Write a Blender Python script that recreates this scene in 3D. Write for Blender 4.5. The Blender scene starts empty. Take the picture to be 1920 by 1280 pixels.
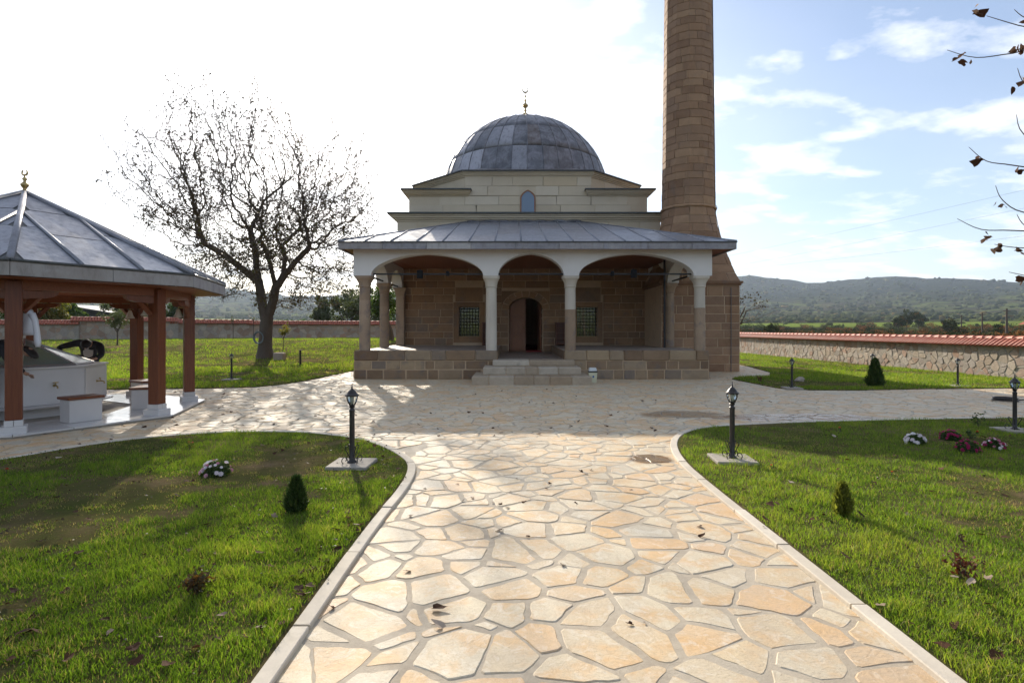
import bpy, math, random
import numpy as np
from mathutils import Vector, Matrix, noise
random.seed(7); RNG = np.random.default_rng(7)
SC = bpy.context.scene; COL = SC.collection
rad = math.radians; PI = math.pi
# ------------------------------------------------------------------ camera, sky, sun, exposure
cam = bpy.data.objects.new('camera', bpy.data.cameras.new('camera')); COL.objects.link(cam)
cam.data.lens = 20.0; cam.data.sensor_width = 36; cam.data.shift_y = -0.0125
cam.data.clip_start = 0.05; cam.data.clip_end = 20000
cam.location = (0, 0, 1.6); cam.rotation_euler = (rad(90), 0, 0)
SC.camera = cam
SUN_EL, SUN_AZ = rad(24.6), rad(-20)          # azimuth from +Y, clockwise
SUN = Vector((math.sin(SUN_AZ) * math.cos(SUN_EL), math.cos(SUN_AZ) * math.cos(SUN_EL), math.sin(SUN_EL)))
sl = bpy.data.lights.new('sun', 'SUN'); sl.energy = 4.6; sl.angle = rad(0.53); sl.color = (1.0, 0.90, 0.75)
so = bpy.data.objects.new('sun', sl); COL.objects.link(so); so.rotation_euler = SUN.to_track_quat('Z', 'Y').to_euler()
so.location = (0, 0, 60)
SC.view_settings.view_transform = 'Standard'; SC.view_settings.look = 'None'
SC.view_settings.gamma = 1.0; SC.view_settings.use_curve_mapping = False
SC.view_settings.exposure = 0.72
W = bpy.data.worlds.new('World'); SC.world = W; W.use_nodes = True
def build_world():
    nt = W.node_tree; N = nt.nodes; L = nt.links; N.clear()
    out = N.new('ShaderNodeOutputWorld'); bg = N.new('ShaderNodeBackground'); L.new(bg.outputs[0], out.inputs[0])
    bg.inputs[1].default_value = 0.10
    sky = N.new('ShaderNodeTexSky'); sky.sky_type = 'NISHITA'; sky.sun_disc = False
    sky.sun_elevation = SUN_EL; sky.sun_rotation = SUN_AZ; sky.air_density = 1.0; sky.dust_density = 1.0; sky.ozone_density = 1.6
    tc = N.new('ShaderNodeTexCoord'); sep = N.new('ShaderNodeSeparateXYZ'); L.new(tc.outputs['Generated'], sep.inputs[0])
    def math_(op, a, b=None, clamp=False):
        m = N.new('ShaderNodeMath'); m.operation = op; m.use_clamp = clamp
        for i, v in enumerate((a, b)):
            if v is None: continue
            if isinstance(v, (int, float)): m.inputs[i].default_value = v
            else: L.new(v, m.inputs[i])
        return m.outputs[0]
    zz = math_('ADD', math_('MAXIMUM', sep.outputs[2], 0.0), 0.18)
    px = math_('DIVIDE', sep.outputs[0], zz); py = math_('DIVIDE', sep.outputs[1], zz)
    cmb = N.new('ShaderNodeCombineXYZ'); L.new(px, cmb.inputs[0]); L.new(py, cmb.inputs[1])
    n1 = N.new('ShaderNodeTexNoise'); n1.inputs['Scale'].default_value = 2.7; n1.inputs['Detail'].default_value = 8
    n1.inputs['Roughness'].default_value = 0.56; n1.inputs['Distortion'].default_value = 0.1
    mp = N.new('ShaderNodeMapping'); mp.inputs['Location'].default_value = (7.4, 2.9, 0); mp.inputs['Rotation'].default_value = (0, 0, rad(-25)); mp.inputs['Scale'].default_value = (1.0, 1.35, 1)
    L.new(cmb.outputs[0], mp.inputs[0]); L.new(mp.outputs[0], n1.inputs['Vector'])
    r1 = N.new('ShaderNodeValToRGB'); r1.color_ramp.elements[0].position = 0.50; r1.color_ramp.elements[1].position = 0.66
    L.new(n1.outputs[0], r1.inputs[0])
    n2 = N.new('ShaderNodeTexNoise'); n2.inputs['Scale'].default_value = 0.55; n2.inputs['Detail'].default_value = 4
    L.new(mp.outputs[0], n2.inputs['Vector'])
    r2 = N.new('ShaderNodeValToRGB'); r2.color_ramp.elements[0].position = 0.35; r2.color_ramp.elements[1].position = 0.75
    L.new(n2.outputs[0], r2.inputs[0])
    thin = math_('MULTIPLY', r2.outputs[0], 0.22)
    cl = math_('ADD', math_('MULTIPLY', r1.outputs[0], 0.85), thin, True)
    # thin bright haze of high cloud around the sun
    dot = N.new('ShaderNodeVectorMath'); dot.operation = 'DOT_PRODUCT'; L.new(tc.outputs['Generated'], dot.inputs[0]); dot.inputs[1].default_value = SUN
    d = math_('MAXIMUM', dot.outputs['Value'], 0.0)
    g1 = math_('MULTIPLY', math_('POWER', d, 8.0), 1.7); g2 = math_('MULTIPLY', math_('POWER', d, 60.0), 22.0)
    g = math_('ADD', g1, g2)
    # pale band toward the horizon
    hz = math_('POWER', math_('SUBTRACT', 1.0, math_('MAXIMUM', sep.outputs[2], 0.0), True), 5.0)
    mixh = N.new('ShaderNodeMixRGB'); L.new(math_('MULTIPLY', hz, 0.40), mixh.inputs[0]); mixh.inputs[2].default_value = (5.6, 6.2, 7.0, 1)
    sc = N.new('ShaderNodeMixRGB'); sc.blend_type = 'MULTIPLY'; sc.inputs[0].default_value = 1; sc.inputs[2].default_value = (1.0, 1.02, 1.08, 1)
    L.new(sky.outputs[0], sc.inputs[1]); L.new(sc.outputs[0], mixh.inputs[1])
    mixc = N.new('ShaderNodeMixRGB'); L.new(cl, mixc.inputs[0]); L.new(mixh.outputs[0], mixc.inputs[1]); mixc.inputs[2].default_value = (8.2, 8.3, 8.6, 1)
    gl = N.new('ShaderNodeCombineXYZ')
    L.new(math_('MULTIPLY', g, 1.0), gl.inputs[0]); L.new(math_('MULTIPLY', g, 0.985), gl.inputs[1]); L.new(math_('MULTIPLY', g, 0.96), gl.inputs[2])
    ad = N.new('ShaderNodeMixRGB'); ad.blend_type = 'ADD'; ad.inputs[0].default_value = 1
    L.new(mixc.outputs[0], ad.inputs[1]); L.new(gl.outputs[0], ad.inputs[2]); L.new(ad.outputs[0], bg.inputs[0])
build_world()
# ------------------------------------------------------------------ picture <-> place
F = 1067.0
def G(x, y, h=0.0):                       # ground point seen at a photo pixel
    Y = (1.6 - h) * F / (y - 616.0); return ((x - 960) / F * Y, Y)
def Pt(x, y, Y): return Vector(((x - 960) / F * Y, Y, 1.6 - (y - 616) / F * Y))
# ------------------------------------------------------------------ object bookkeeping
WMX = {}
def wm(o): return WMX.get(o.name, Matrix.Identity(4))
def link(o, parent=None):
    COL.objects.link(o)
    if parent is not None:
        o.parent = parent; o.matrix_parent_inverse = wm(parent).inverted()
    return o
def tag(o, label=None, cat=None, group=None, kind=None):
    if label: o['label'] = label
    if cat: o['category'] = cat
    if group: o['group'] = group
    if kind: o['kind'] = kind
    return o
def thing(name, label, cat, loc=(0, 0, 0), group=None):
    o = bpy.data.objects.new(name, None); o.empty_display_size = 0.3; COL.objects.link(o); o.location = loc
    WMX[o.name] = Matrix.Translation(Vector(loc)); return tag(o, label, cat, group)
def kids(o): return [c for c in bpy.data.objects if c.parent == o]
def copy_tree(o, parent=None, tree=None):
    if tree is None:
        tree = {}
        for c in bpy.data.objects:
            if c.parent: tree.setdefault(c.parent.name, []).append(c)
    c = o.copy(); COL.objects.link(c)
    if parent is not None: c.parent = parent
    for ch in tree.get(o.name, []): copy_tree(ch, c, tree)
    return c
def place(o, loc, rz=0.0, s=1.0):
    o.location = loc; o.rotation_euler = (0, 0, rz); o.scale = (s, s, s)
class MB:
    def __init__(s): s.v = []; s.f = []; s.m = []; s.t = []; s.cur = 0; s.tint = 0.5
    def add(s, vs, fs, M=None):
        b = len(s.v)
        s.v += [tuple(M @ Vector(p)) for p in vs] if M is not None else [tuple(p) for p in vs]
        for f in fs: s.f.append(tuple(b + i for i in f)); s.m.append(s.cur); s.t.append(s.tint)
        return s
    def box(s, x0, x1, y0, y1, z0, z1, M=None):
        vs = [(x0, y0, z0), (x1, y0, z0), (x1, y1, z0), (x0, y1, z0), (x0, y0, z1), (x1, y0, z1), (x1, y1, z1), (x0, y1, z1)]
        return s.add(vs, [(0, 3, 2, 1), (4, 5, 6, 7), (0, 1, 5, 4), (1, 2, 6, 5), (2, 3, 7, 6), (3, 0, 4, 7)], M)
    def bbox(s, x0, x1, y0, y1, z0, z1, b=0.01, M=None):          # chamfered box
        vs = []; 
        for (zz, i) in ((z0, b), (z0 + b, 0), (z1 - b, 0), (z1, b)):
            vs += [(x0 + i, y0 + b, zz), (x0 + b, y0 + i, zz), (x1 - b, y0 + i, zz), (x1 - i, y0 + b, zz), (x1 - i, y1 - b, zz), (x1 - b, y1 - i, zz), (x0 + b, y1 - i, zz), (x0 + i, y1 - b, zz)]
        fs = [tuple(range(7, -1, -1)), tuple(range(24, 32))]
        for k in range(3):
            for j in range(8): a = k * 8 + j; c = k * 8 + (j + 1) % 8; fs.append((a, c, c + 8, a + 8))
        return s.add(vs, fs, M)
    def prism(s, poly, z0, z1, M=None):
        n = len(poly); vs = [(p[0], p[1], z0) for p in poly] + [(p[0], p[1], z1) for p in poly]
        return s.add(vs, [tuple(range(n - 1, -1, -1)), tuple(range(n, 2 * n))] + [(i, (i + 1) % n, n + (i + 1) % n, n + i) for i in range(n)], M)
    def loft(s, rings, cap=True, M=None):
        n = len(rings[0]); vs = [p for r in rings for p in r]; fs = []
        for k in range(len(rings) - 1):
            for i in range(n): j = (i + 1) % n; fs.append((k * n + i, k * n + j, (k + 1) * n + j, (k + 1) * n + i))
        if cap: fs += [tuple(range(n - 1, -1, -1)), tuple(range((len(rings) - 1) * n, len(rings) * n))]
        return s.add(vs, fs, M)
    def lathe(s, prof, n=12, c=(0, 0, 0), M=None, ph=0.0):
        return s.loft([[(c[0] + r * math.cos(2 * PI * i / n + ph), c[1] + r * math.sin(2 * PI * i / n + ph), c[2] + z) for i in range(n)] for r, z in prof], True, M)
    def tube(s, pts, r, n=6, cap=True):
        pts = [Vector(p) for p in pts]; rs = r if isinstance(r, (list, tuple)) else [r] * len(pts); rings = []
        up = Vector((0, 0, 1)); 
        for i, p in enumerate(pts):
            d = (pts[min(i + 1, len(pts) - 1)] - pts[max(i - 1, 0)])
            if d.length < 1e-9: d = Vector((0, 0, 1))
            d.normalize()
            if i == 0:
                a = d.cross(up if abs(d.z) < 0.9 else Vector((1, 0, 0))).normalized()
            else:
                a = (a - d * a.dot(d)); a = a.normalized() if a.length > 1e-6 else d.cross(Vector((1, 0, 0))).normalized()
            b = d.cross(a)
            rings.append([p + (a * math.cos(2 * PI * k / n) + b * math.sin(2 * PI * k / n)) * rs[i] for k in range(n)])
        return s.loft(rings, cap)
    def sphere(s, c, r, nu=10, nv=6, sc=(1, 1, 1)):
        return s.loft([[(c[0] + sc[0] * r * math.sin(PI * k / nv) * math.cos(2 * PI * i / nu), c[1] + sc[1] * r * math.sin(PI * k / nv) * math.sin(2 * PI * i / nu), c[2] - sc[2] * r * math.cos(PI * k / nv)) for i in range(nu)] for k in [0.02] + list(range(1, nv)) + [nv - 0.02]], True)
    def mesh(s, name, mats, smooth=False, tints=False):
        me = bpy.data.meshes.new(name); me.from_pydata(s.v, [], s.f)
        for m in (mats if isinstance(mats, (list, tuple)) else [mats]): me.materials.append(m)
        if any(s.m): me.polygons.foreach_set('material_index', s.m)
        if smooth: me.polygons.foreach_set('use_smooth', [True] * len(s.f))
        if tints:
            a = me.attributes.new('tint', 'FLOAT', 'FACE'); a.data.foreach_set('value', s.t)
        me.update(); return me
    def build(s, name, mats, parent=None, smooth=False, tints=False, auto=None):
        o = bpy.data.objects.new(name, s.mesh(name, mats, smooth, tints))
        if auto is not None: smooth_by_angle(o, auto)
        return link(o, parent)
def smooth_by_angle(o, ang):
    me = o.data; me.polygons.foreach_set('use_smooth', [True] * len(me.polygons))
    try: me.set_sharp_from_angle(angle=rad(ang))
    except Exception: pass
def inst(name, me, parent, M):              # a part sharing mesh data, placed by a world matrix
    o = bpy.data.objects.new(name, me); link(o, parent); o.matrix_basis = M if parent is None else M
    return o
def fast_mesh(name, V, counts, idx, mat, attrs=None, smooth=False):
    me = bpy.data.meshes.new(name); me.vertices.add(len(V)); me.vertices.foreach_set('co', np.ascontiguousarray(V, dtype=np.float32).ravel())
    me.loops.add(len(idx)); me.loops.foreach_set('vertex_index', idx.astype(np.int32))
    starts = np.concatenate([[0], np.cumsum(counts)[:-1]]).astype(np.int32)
    me.polygons.add(len(counts)); me.polygons.foreach_set('loop_start', starts)
    try: me.polygons.foreach_set('loop_total', counts.astype(np.int32))
    except Exception: pass
    for k, a in (attrs or {}).items():
        at = me.attributes.new(k, 'FLOAT', 'POINT'); at.data.foreach_set('value', a.astype(np.float32))
    for m in (mat if isinstance(mat, (list, tuple)) else [mat]): me.materials.append(m)
    if smooth: me.polygons.foreach_set('use_smooth', [True] * len(counts))
    me.update(calc_edges=True); me.validate(); return me
# ------------------------------------------------------------------ materials
MATS = {}
class NT:
    def __init__(s, name):
        s.m = bpy.data.materials.new(name); s.m.use_nodes = True; s.N = s.m.node_tree.nodes; s.L = s.m.node_tree.links
        s.b = s.N['Principled BSDF']; MATS[name] = s.m
    def node(s, t, **k):
        n = s.N.new(t)
        for a, b in k.items(): setattr(n, a, b)
        return n
    def put(s, v, inp):
        if hasattr(v, 'is_linked') or hasattr(v, 'links'): s.L.new(v, inp)
        elif isinstance(v, tuple) and len(v) == 3: inp.default_value = (*v, 1) if len(inp.default_value) == 4 else v
        else: inp.default_value = v
    def pos(s): return s.node('ShaderNodeNewGeometry').outputs['Position']
    def noise(s, scale, detail=4, rough=0.55, vec=None, dist=0.0, stretch=None):
        n = s.node('ShaderNodeTexNoise'); n.inputs['Scale'].default_value = scale; n.inputs['Detail'].default_value = detail
        n.inputs['Roughness'].default_value = rough; n.inputs['Distortion'].default_value = dist
        v = vec if vec is not None else s.pos()
        if stretch:
            mp = s.node('ShaderNodeMapping'); mp.inputs['Scale'].default_value = stretch; s.L.new(v, mp.inputs[0]); v = mp.outputs[0]
        s.L.new(v, n.inputs['Vector']); return n.outputs[0]
    def ramp(s, f, stops):
        r = s.node('ShaderNodeValToRGB'); e = r.color_ramp.elements
        while len(e) < len(stops): e.new(0.5)
        for i, (p, c) in enumerate(stops):
            e[i].position = p; e[i].color = (*c, 1) if isinstance(c, tuple) else (c, c, c, 1)
        s.L.new(f, r.inputs[0]); return r.outputs[0]
    def mix(s, f, a, b, mode='MIX'):
        n = s.node('ShaderNodeMixRGB', blend_type=mode); s.put(f, n.inputs[0]); s.put(a, n.inputs[1]); s.put(b, n.inputs[2]); return n.outputs[0]
    def math(s, op, a, b=0.0, clamp=False):
        n = s.node('ShaderNodeMath', operation=op, use_clamp=clamp); s.put(a, n.inputs[0]); s.put(b, n.inputs[1]); return n.outputs[0]
    def rand(s): return s.node('ShaderNodeObjectInfo').outputs['Random']
    def attr(s, n='tint'): return s.node('ShaderNodeAttribute', attribute_name=n).outputs['Fac']
    def bump(s, h, strength=0.4, dist=0.01):
        n = s.node('ShaderNodeBump'); n.inputs['Strength'].default_value = strength; n.inputs['Distance'].default_value = dist
        s.L.new(h, n.inputs['Height']); s.L.new(n.outputs[0], s.b.inputs['Normal'])
    def fin(s, col, rough=0.8, metal=0.0, spec=None):
        s.put(col, s.b.inputs['Base Color']); s.put(rough, s.b.inputs['Roughness']); s.b.inputs['Metallic'].default_value = metal
        if spec is not None: s.b.inputs['Specular IOR Level'].default_value = spec
        return s.m
def stone_mat(name, stops, src='rand', nscale=6, namt=0.5, dark=(0.6, 0.58, 0.56), rough=0.85, bumps=0.5, bd=0.01, stain=None, stretch=None):
    t = NT(name); r = t.rand() if src == 'rand' else t.attr()
    c = t.ramp(r, stops)
    n = t.noise(nscale, 6, 0.65, stretch=stretch); c = t.mix(t.math('MULTIPLY', t.ramp(n, [(0.35, 0.0), (0.7, 1.0)]), namt), c, t.mix(1.0, c, dark, 'MULTIPLY'))
    big = t.noise(nscale * 0.22, 3, 0.5); c = t.mix(t.math('MULTIPLY', t.ramp(big, [(0.4, 0.0), (0.65, 1.0)]), 0.35), c, t.mix(1.0, c, (0.72, 0.70, 0.70), 'MULTIPLY'))
    if stain: c = t.mix(t.math('MULTIPLY', t.ramp(t.noise(stain[1], 5, 0.6), [(stain[2], 0.0), (stain[2] + 0.12, 1.0)]), stain[3]), c, stain[0])
    t.bump(t.noise(nscale * 5, 8, 0.7, stretch=stretch), bumps, bd); return t.fin(c, rough)
brown = stone_mat('brown_sandstone', [(0.0, (0.25, 0.138, 0.07)), (0.3, (0.37, 0.215, 0.108)), (0.55, (0.30, 0.185, 0.108)), (0.8, (0.42, 0.25, 0.13)), (1.0, (0.27, 0.19, 0.13))], nscale=5, stain=((0.15, 0.13, 0.12), 2.3, 0.56, 0.4))
platst = stone_mat('platform_sandstone', [(0.0, (0.19, 0.12, 0.07)), (0.3, (0.31, 0.205, 0.115)), (0.5, (0.25, 0.17, 0.105)), (0.75, (0.44, 0.32, 0.19)), (1.0, (0.23, 0.18, 0.135))], nscale=4, bumps=0.8, bd=0.02, stain=((0.14, 0.12, 0.11), 3, 0.55, 0.5))
minst = stone_mat('minaret_sandstone', [(0.0, (0.26, 0.148, 0.082)), (0.35, (0.38, 0.225, 0.125)), (0.6, (0.31, 0.19, 0.115)), (1.0, (0.43, 0.265, 0.15))], nscale=4, stain=((0.19, 0.15, 0.13), 1.7, 0.58, 0.35))
mortar = stone_mat('pink_mortar', [(0.0, (0.56, 0.41, 0.26)), (1.0, (0.60, 0.44, 0.29))], nscale=9, namt=0.3)
cream = stone_mat('cream_limestone', [(0.0, (0.62, 0.52, 0.37)), (0.5, (0.65, 0.555, 0.415)), (0.85, (0.68, 0.59, 0.45)), (1.0, (0.61, 0.49, 0.325))], nscale=3, namt=0.25, dark=(0.85, 0.8, 0.74), bumps=0.15, stain=((0.52, 0.42, 0.29), 1.1, 0.6, 0.35))
creamj = stone_mat('limestone_joint', [(0.0, (0.58, 0.49, 0.355)), (1.0, (0.60, 0.51, 0.37))], nscale=8, namt=0.2)
stepst = stone_mat('worn_step_stone', [(0.0, (0.46, 0.375, 0.27)), (0.5, (0.36, 0.265, 0.17)), (1.0, (0.56, 0.49, 0.385))], nscale=5, stain=((0.24, 0.2, 0.16), 4, 0.58, 0.5))
floorst = stone_mat('porch_floor_stone', [(0.0, (0.33, 0.27, 0.22)), (1.0, (0.42, 0.35, 0.28))], nscale=4, rough=0.6)
colb = stone_mat('column_brown_stone', [(0.0, (0.36, 0.255, 0.165)), (1.0, (0.42, 0.305, 0.205))], nscale=4, stretch=(1, 1, 0.35), stain=((0.19, 0.155, 0.14), 3, 0.52, 0.65))
colw = stone_mat('column_pale_stone', [(0.0, (0.58, 0.52, 0.42)), (1.0, (0.63, 0.57, 0.47))], nscale=4, namt=0.2, bumps=0.2, stretch=(1, 1, 0.3))
marble = stone_mat('white_marble', [(0.0, (0.60, 0.57, 0.54)), (1.0, (0.68, 0.65, 0.62))], nscale=2.0, namt=0.35, dark=(0.8, 0.8, 0.83), rough=0.35, bumps=0.03)
wetmarble = stone_mat('wet_marble_floor', [(0.0, (0.62, 0.60, 0.57)), (1.0, (0.70, 0.68, 0.65))], nscale=3, namt=0.3, rough=0.13, bumps=0.05)
rubble = stone_mat('rubble_stone', [(0.0, (0.36, 0.25, 0.18)), (0.2, (0.45, 0.37, 0.28)), (0.45, (0.50, 0.44, 0.36)), (0.65, (0.40, 0.35, 0.30)), (0.82, (0.46, 0.30, 0.21)), (1.0, (0.55, 0.48, 0.38))], src='attr', nscale=9, bumps=0.8, bd=0.02)
rubmort = stone_mat('wall_mortar', [(0.0, (0.37, 0.335, 0.28)), (1.0, (0.40, 0.36, 0.30))], nscale=14, bumps=0.9, bd=0.02)
kerbm = stone_mat('kerb_limestone', [(0.0, (0.56, 0.49, 0.385)), (1.0, (0.66, 0.59, 0.48))], nscale=8, namt=0.3, bumps=0.3, stain=((0.42, 0.36, 0.27), 6, 0.6, 0.5))
conc = stone_mat('pad_concrete', [(0.0, (0.34, 0.30, 0.245)), (1.0, (0.38, 0.34, 0.28))], nscale=12, stain=((0.30, 0.22, 0.17), 7, 0.6, 0.5))
rockm = stone_mat('field_rock', [(0.0, (0.45, 0.40, 0.34)), (1.0, (0.36, 0.27, 0.19))], nscale=12)
plaster = stone_mat('white_plaster', [(0.0, (0.74, 0.715, 0.67)), (1.0, (0.75, 0.725, 0.68))], nscale=2.5, namt=0.12, dark=(0.9, 0.88, 0.85), bumps=0.2, rough=0.9, stain=((0.58, 0.53, 0.45), 1.6, 0.56, 0.35))
def mk_paving():
    t = NT('paving_stone'); a = t.attr()
    c = t.ramp(a, [(0.0, (0.58, 0.465, 0.30)), (0.3, (0.62, 0.53, 0.375)), (0.5, (0.645, 0.54, 0.365)), (0.62, (0.52, 0.47, 0.365)), (0.74, (0.62, 0.49, 0.305)), (0.9, (0.63, 0.445, 0.255)), (1.0, (0.62, 0.39, 0.20))])
    n = t.noise(3.2, 6, 0.6); c = t.mix(t.ramp(n, [(0.47, 0.0), (0.60, 0.85)]), c, (0.61, 0.385, 0.175)); c = t.mix(t.ramp(t.noise(1.7, 5, .65), [(0.46, 0.0), (0.64, 0.5)]), c, (0.47, 0.40, 0.30))
    n2 = t.noise(7, 6, 0.65, dist=1.5); c = t.mix(t.ramp(n2, [(0.52, 0.0), (0.68, 0.55)]), c, (0.68, 0.63, 0.53))
    n3 = t.noise(28, 8, 0.75, dist=0.8); c = t.mix(t.ramp(n3, [(0.53, 0.0), (0.70, 0.6)]), c, (0.40, 0.30, 0.19)); c = t.mix(t.ramp(t.noise(0.9, 4, .6), [(0.45, 0.0), (0.7, 0.25)]), c, (0.42, 0.36, 0.27)); rd = t.node('ShaderNodeTexNoise'); rd.inputs['Scale'].default_value = 7; rd.inputs['Detail'].default_value = 9; rd.inputs['Roughness'].default_value = .7; rd.inputs['Distortion'].default_value = 1.6; t.L.new(t.pos(), rd.inputs['Vector']); vein = t.math('ABSOLUTE', t.math('SUBTRACT', rd.outputs[0], .5)); c = t.mix(t.ramp(vein, [(0.0, 0.38), (0.008, 0.12), (0.03, 0.0)]), c, (0.34, 0.24, 0.15))
    sp = t.noise(130, 2, 0.5); c = t.mix(t.ramp(sp, [(0.62, 0.0), (0.72, 0.5)]), c, (0.33, 0.25, 0.17))
    c, rg = wet(t, c, 0.62)
    v = t.node('ShaderNodeTexNoise'); v.inputs['Scale'].default_value = 9; v.inputs['Detail'].default_value = 8; v.inputs['Roughness'].default_value = 0.62; v.inputs['Distortion'].default_value = 1.2
    t.L.new(t.pos(), v.inputs['Vector'])
    step = t.math('ADD', t.math('MULTIPLY', t.math('FLOOR', t.math('MULTIPLY', v.outputs[0], 7.0)), 0.05), t.math('MULTIPLY', t.noise(45, 8, 0.75), 0.6))
    t.bump(step, 0.8, 0.010); return t.fin(c, rg, spec=0.4)
def ell(t, cx, cy, rx, ry, nz=0.5):
    p = t.pos(); mp = t.node('ShaderNodeMapping'); mp.vector_type = 'POINT'
    mp.inputs['Location'].default_value = (-cx / rx, -cy / ry, 0); mp.inputs['Scale'].default_value = (1 / rx, 1 / ry, 0)
    t.L.new(p, mp.inputs[0]); ln = t.node('ShaderNodeVectorMath', operation='LENGTH'); t.L.new(mp.outputs[0], ln.inputs[0])
    d = t.math('ADD', ln.outputs['Value'], t.math('MULTIPLY', t.math('SUBTRACT', t.noise(2.2, 5, 0.6), 0.5), nz * 2))
    return t.ramp(d, [(0.75, 1.0), (1.0, 0.0)])
def wet(t, c, base):
    a = ell(t, 5.1, 10.25, 1.7, 0.5); b = ell(t, 1.72, 7.0, 0.30, 0.28); e = ell(t, 3.2, 10.6, 0.9, 0.5)
    w = t.math('MAXIMUM', t.math('MAXIMUM', a, b), t.math('MULTIPLY', e, 0.7))
    return t.mix(w, c, t.mix(1.0, c, (0.5, 0.42, 0.36), 'MULTIPLY')), t.math('SUBTRACT', base, t.math('MULTIPLY', w, base - 0.16))
pave = mk_paving()
def mk_mortar():
    t = NT('paving_mortar'); n = t.noise(20, 8, 0.7); c = t.ramp(n, [(0.3, (0.38, 0.31, 0.225)), (0.7, (0.49, 0.415, 0.31))])
    c = t.mix(t.ramp(t.noise(1.3, 3), [(0.4, 0.0), (0.7, 0.5)]), c, (0.50, 0.45, 0.36)); c, rg = wet(t, c, 0.85)
    c = t.mix(t.ramp(t.noise(3.1, 6, .7), [(0.45, 0.0), (0.7, 0.55)]), c, (0.22, 0.185, 0.14)); t.bump(t.noise(90, 6, 0.8), 0.8, 0.006); return t.fin(c, rg)
pmort = mk_mortar()
def mk_lead(name, base, warm, light, k=1.0, rough=0.42):
    t = NT(name); r = t.rand(); n = t.noise(2.2, 7, 0.65, dist=0.6); n2 = t.noise(9, 7, 0.7, stretch=(1, 1, 0.4))
    c = t.ramp(r, [(0.0, tuple(x * 0.72 for x in base)), (0.45, base), (0.7, warm), (0.85, tuple(x * 0.85 for x in base)), (1.0, light)])
    c = t.mix(t.ramp(n, [(0.42, 0.0), (0.7, 0.5)]), c, light); c = t.mix(t.ramp(n2, [(0.5, 0.0), (0.72, 0.5)]), c, tuple(x * 0.55 for x in warm))
    t.bump(t.noise(4, 4, 0.5), 0.35, 0.02); return t.fin(c, t.ramp(n2, [(0.3, rough - 0.08), (0.7, rough + 0.2)]), 0.35)
lead = mk_lead('weathered_lead', (0.15, 0.155, 0.175), (0.14, 0.115, 0.105), (0.42, 0.42, 0.46), rough=0.45)
leadp = mk_lead('pale_lead', (0.26, 0.27, 0.30), (0.24, 0.23, 0.24), (0.38, 0.39, 0.43), rough=0.40)
leadf = mk_lead('fascia_lead', (0.32, 0.31, 0.33), (0.33, 0.29, 0.25), (0.46, 0.44, 0.42), rough=0.6)
def simple(name, col, rough=0.6, metal=0.0, n=None, b=0.0, spec=None):
    t = NT(name); c = col
    if n: c = t.mix(t.ramp(t.noise(n[0], 5, 0.6), [(0.35, 0.0), (0.7, 1.0)]), col, n[1])
    if b: t.bump(t.noise(60, 4, 0.6), b, 0.005)
    return t.fin(c, rough, metal, spec)
darklead = simple('dark_lead_edge', (0.06, 0.065, 0.06), 0.6, 0.2, (8, (0.10, 0.10, 0.10)))
brass = simple('brass', (0.55, 0.40, 0.16), 0.32, 0.9, (25, (0.35, 0.26, 0.13)))
iron = simple('black_iron', (0.018, 0.018, 0.02), 0.42, 0.4, (30, (0.03, 0.026, 0.024)))
black = simple('black_paint', (0.02, 0.018, 0.017), 0.38, 0.1, (20, (0.035, 0.028, 0.024)))
carpet = simple('red_carpet', (0.30, 0.012, 0.010), 0.95)
dim = simple('inner_plaster', (0.45, 0.42, 0.37), 0.9)
cable = simple('cable_grey', (0.12, 0.12, 0.12), 0.6)
def mk_wood(name, a, b, axis='z', rough=0.45):
    t = NT(name); st = {'z': (14, 14, 0.8), 'x': (0.8, 14, 14), 'y': (14, 0.8, 14)}[axis]
    n = t.noise(3.0, 8, 0.6, dist=0.7, stretch=st); c = t.ramp(n, [(0.3, a), (0.7, b)]); c = t.mix(t.math('MULTIPLY', t.rand(), 0.35), c, t.mix(1.0, c, (0.7, 0.6, 0.55), 'MULTIPLY'))
    t.bump(n, 0.2, 0.004); return t.fin(c, rough)
wood = mk_wood('varnished_wood', (0.125, 0.030, 0.009), (0.21, 0.062, 0.018), rough=.4)
woodx = mk_wood('varnished_board', (0.17, 0.045, 0.014), (0.27, 0.085, 0.027), 'x')
doorw = mk_wood('carved_door_wood', (0.20, 0.075, 0.03), (0.31, 0.13, 0.055))
tilem = stone_mat('clay_tile', [(0.0, (0.40, 0.10, 0.055)), (0.5, (0.46, 0.135, 0.075)), (1.0, (0.42, 0.15, 0.10))], nscale=14, namt=0.35, bumps=0.2, rough=0.6)
def mk_glass(name, tint=(0.9, 0.95, 0.95), rough=0.05, k=0.75):
    t = NT(name); tr = t.node('ShaderNodeBsdfTransparent'); tr.inputs[0].default_value = (*tint, 1); gl = t.node('ShaderNodeBsdfGlossy'); gl.inputs['Roughness'].default_value = rough
    fr = t.node('ShaderNodeFresnel'); fr.inputs[0].default_value = 1.5; mx = t.node('ShaderNodeMixShader'); t.L.new(t.math('ADD', fr.outputs[0], 1 - k, True), mx.inputs[0])
    t.L.new(tr.outputs[0], mx.inputs[1]); t.L.new(gl.outputs[0], mx.inputs[2]); t.L.new(mx.outputs[0], t.N['Material Output'].inputs[0]); return t.m
glass = mk_glass('clear_glass', k=0.9)
def mk_frost():
    t = NT('greenish_pane'); t.fin((0.34, 0.42, 0.37), 0.12, spec=0.6); tr = t.node('ShaderNodeBsdfTransparent'); tr.inputs[0].default_value = (.7, .8, .75, 1); mx = t.node('ShaderNodeMixShader'); mx.inputs[0].default_value = .72; t.L.new(tr.outputs[0], mx.inputs[1]); t.L.new(t.b.outputs[0], mx.inputs[2]); t.L.new(mx.outputs[0], t.N['Material Output'].inputs[0]); return t.m
basinglass = mk_frost()
frost = simple('frosted_bulb', (0.75, 0.74, 0.70), 0.4)
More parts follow.
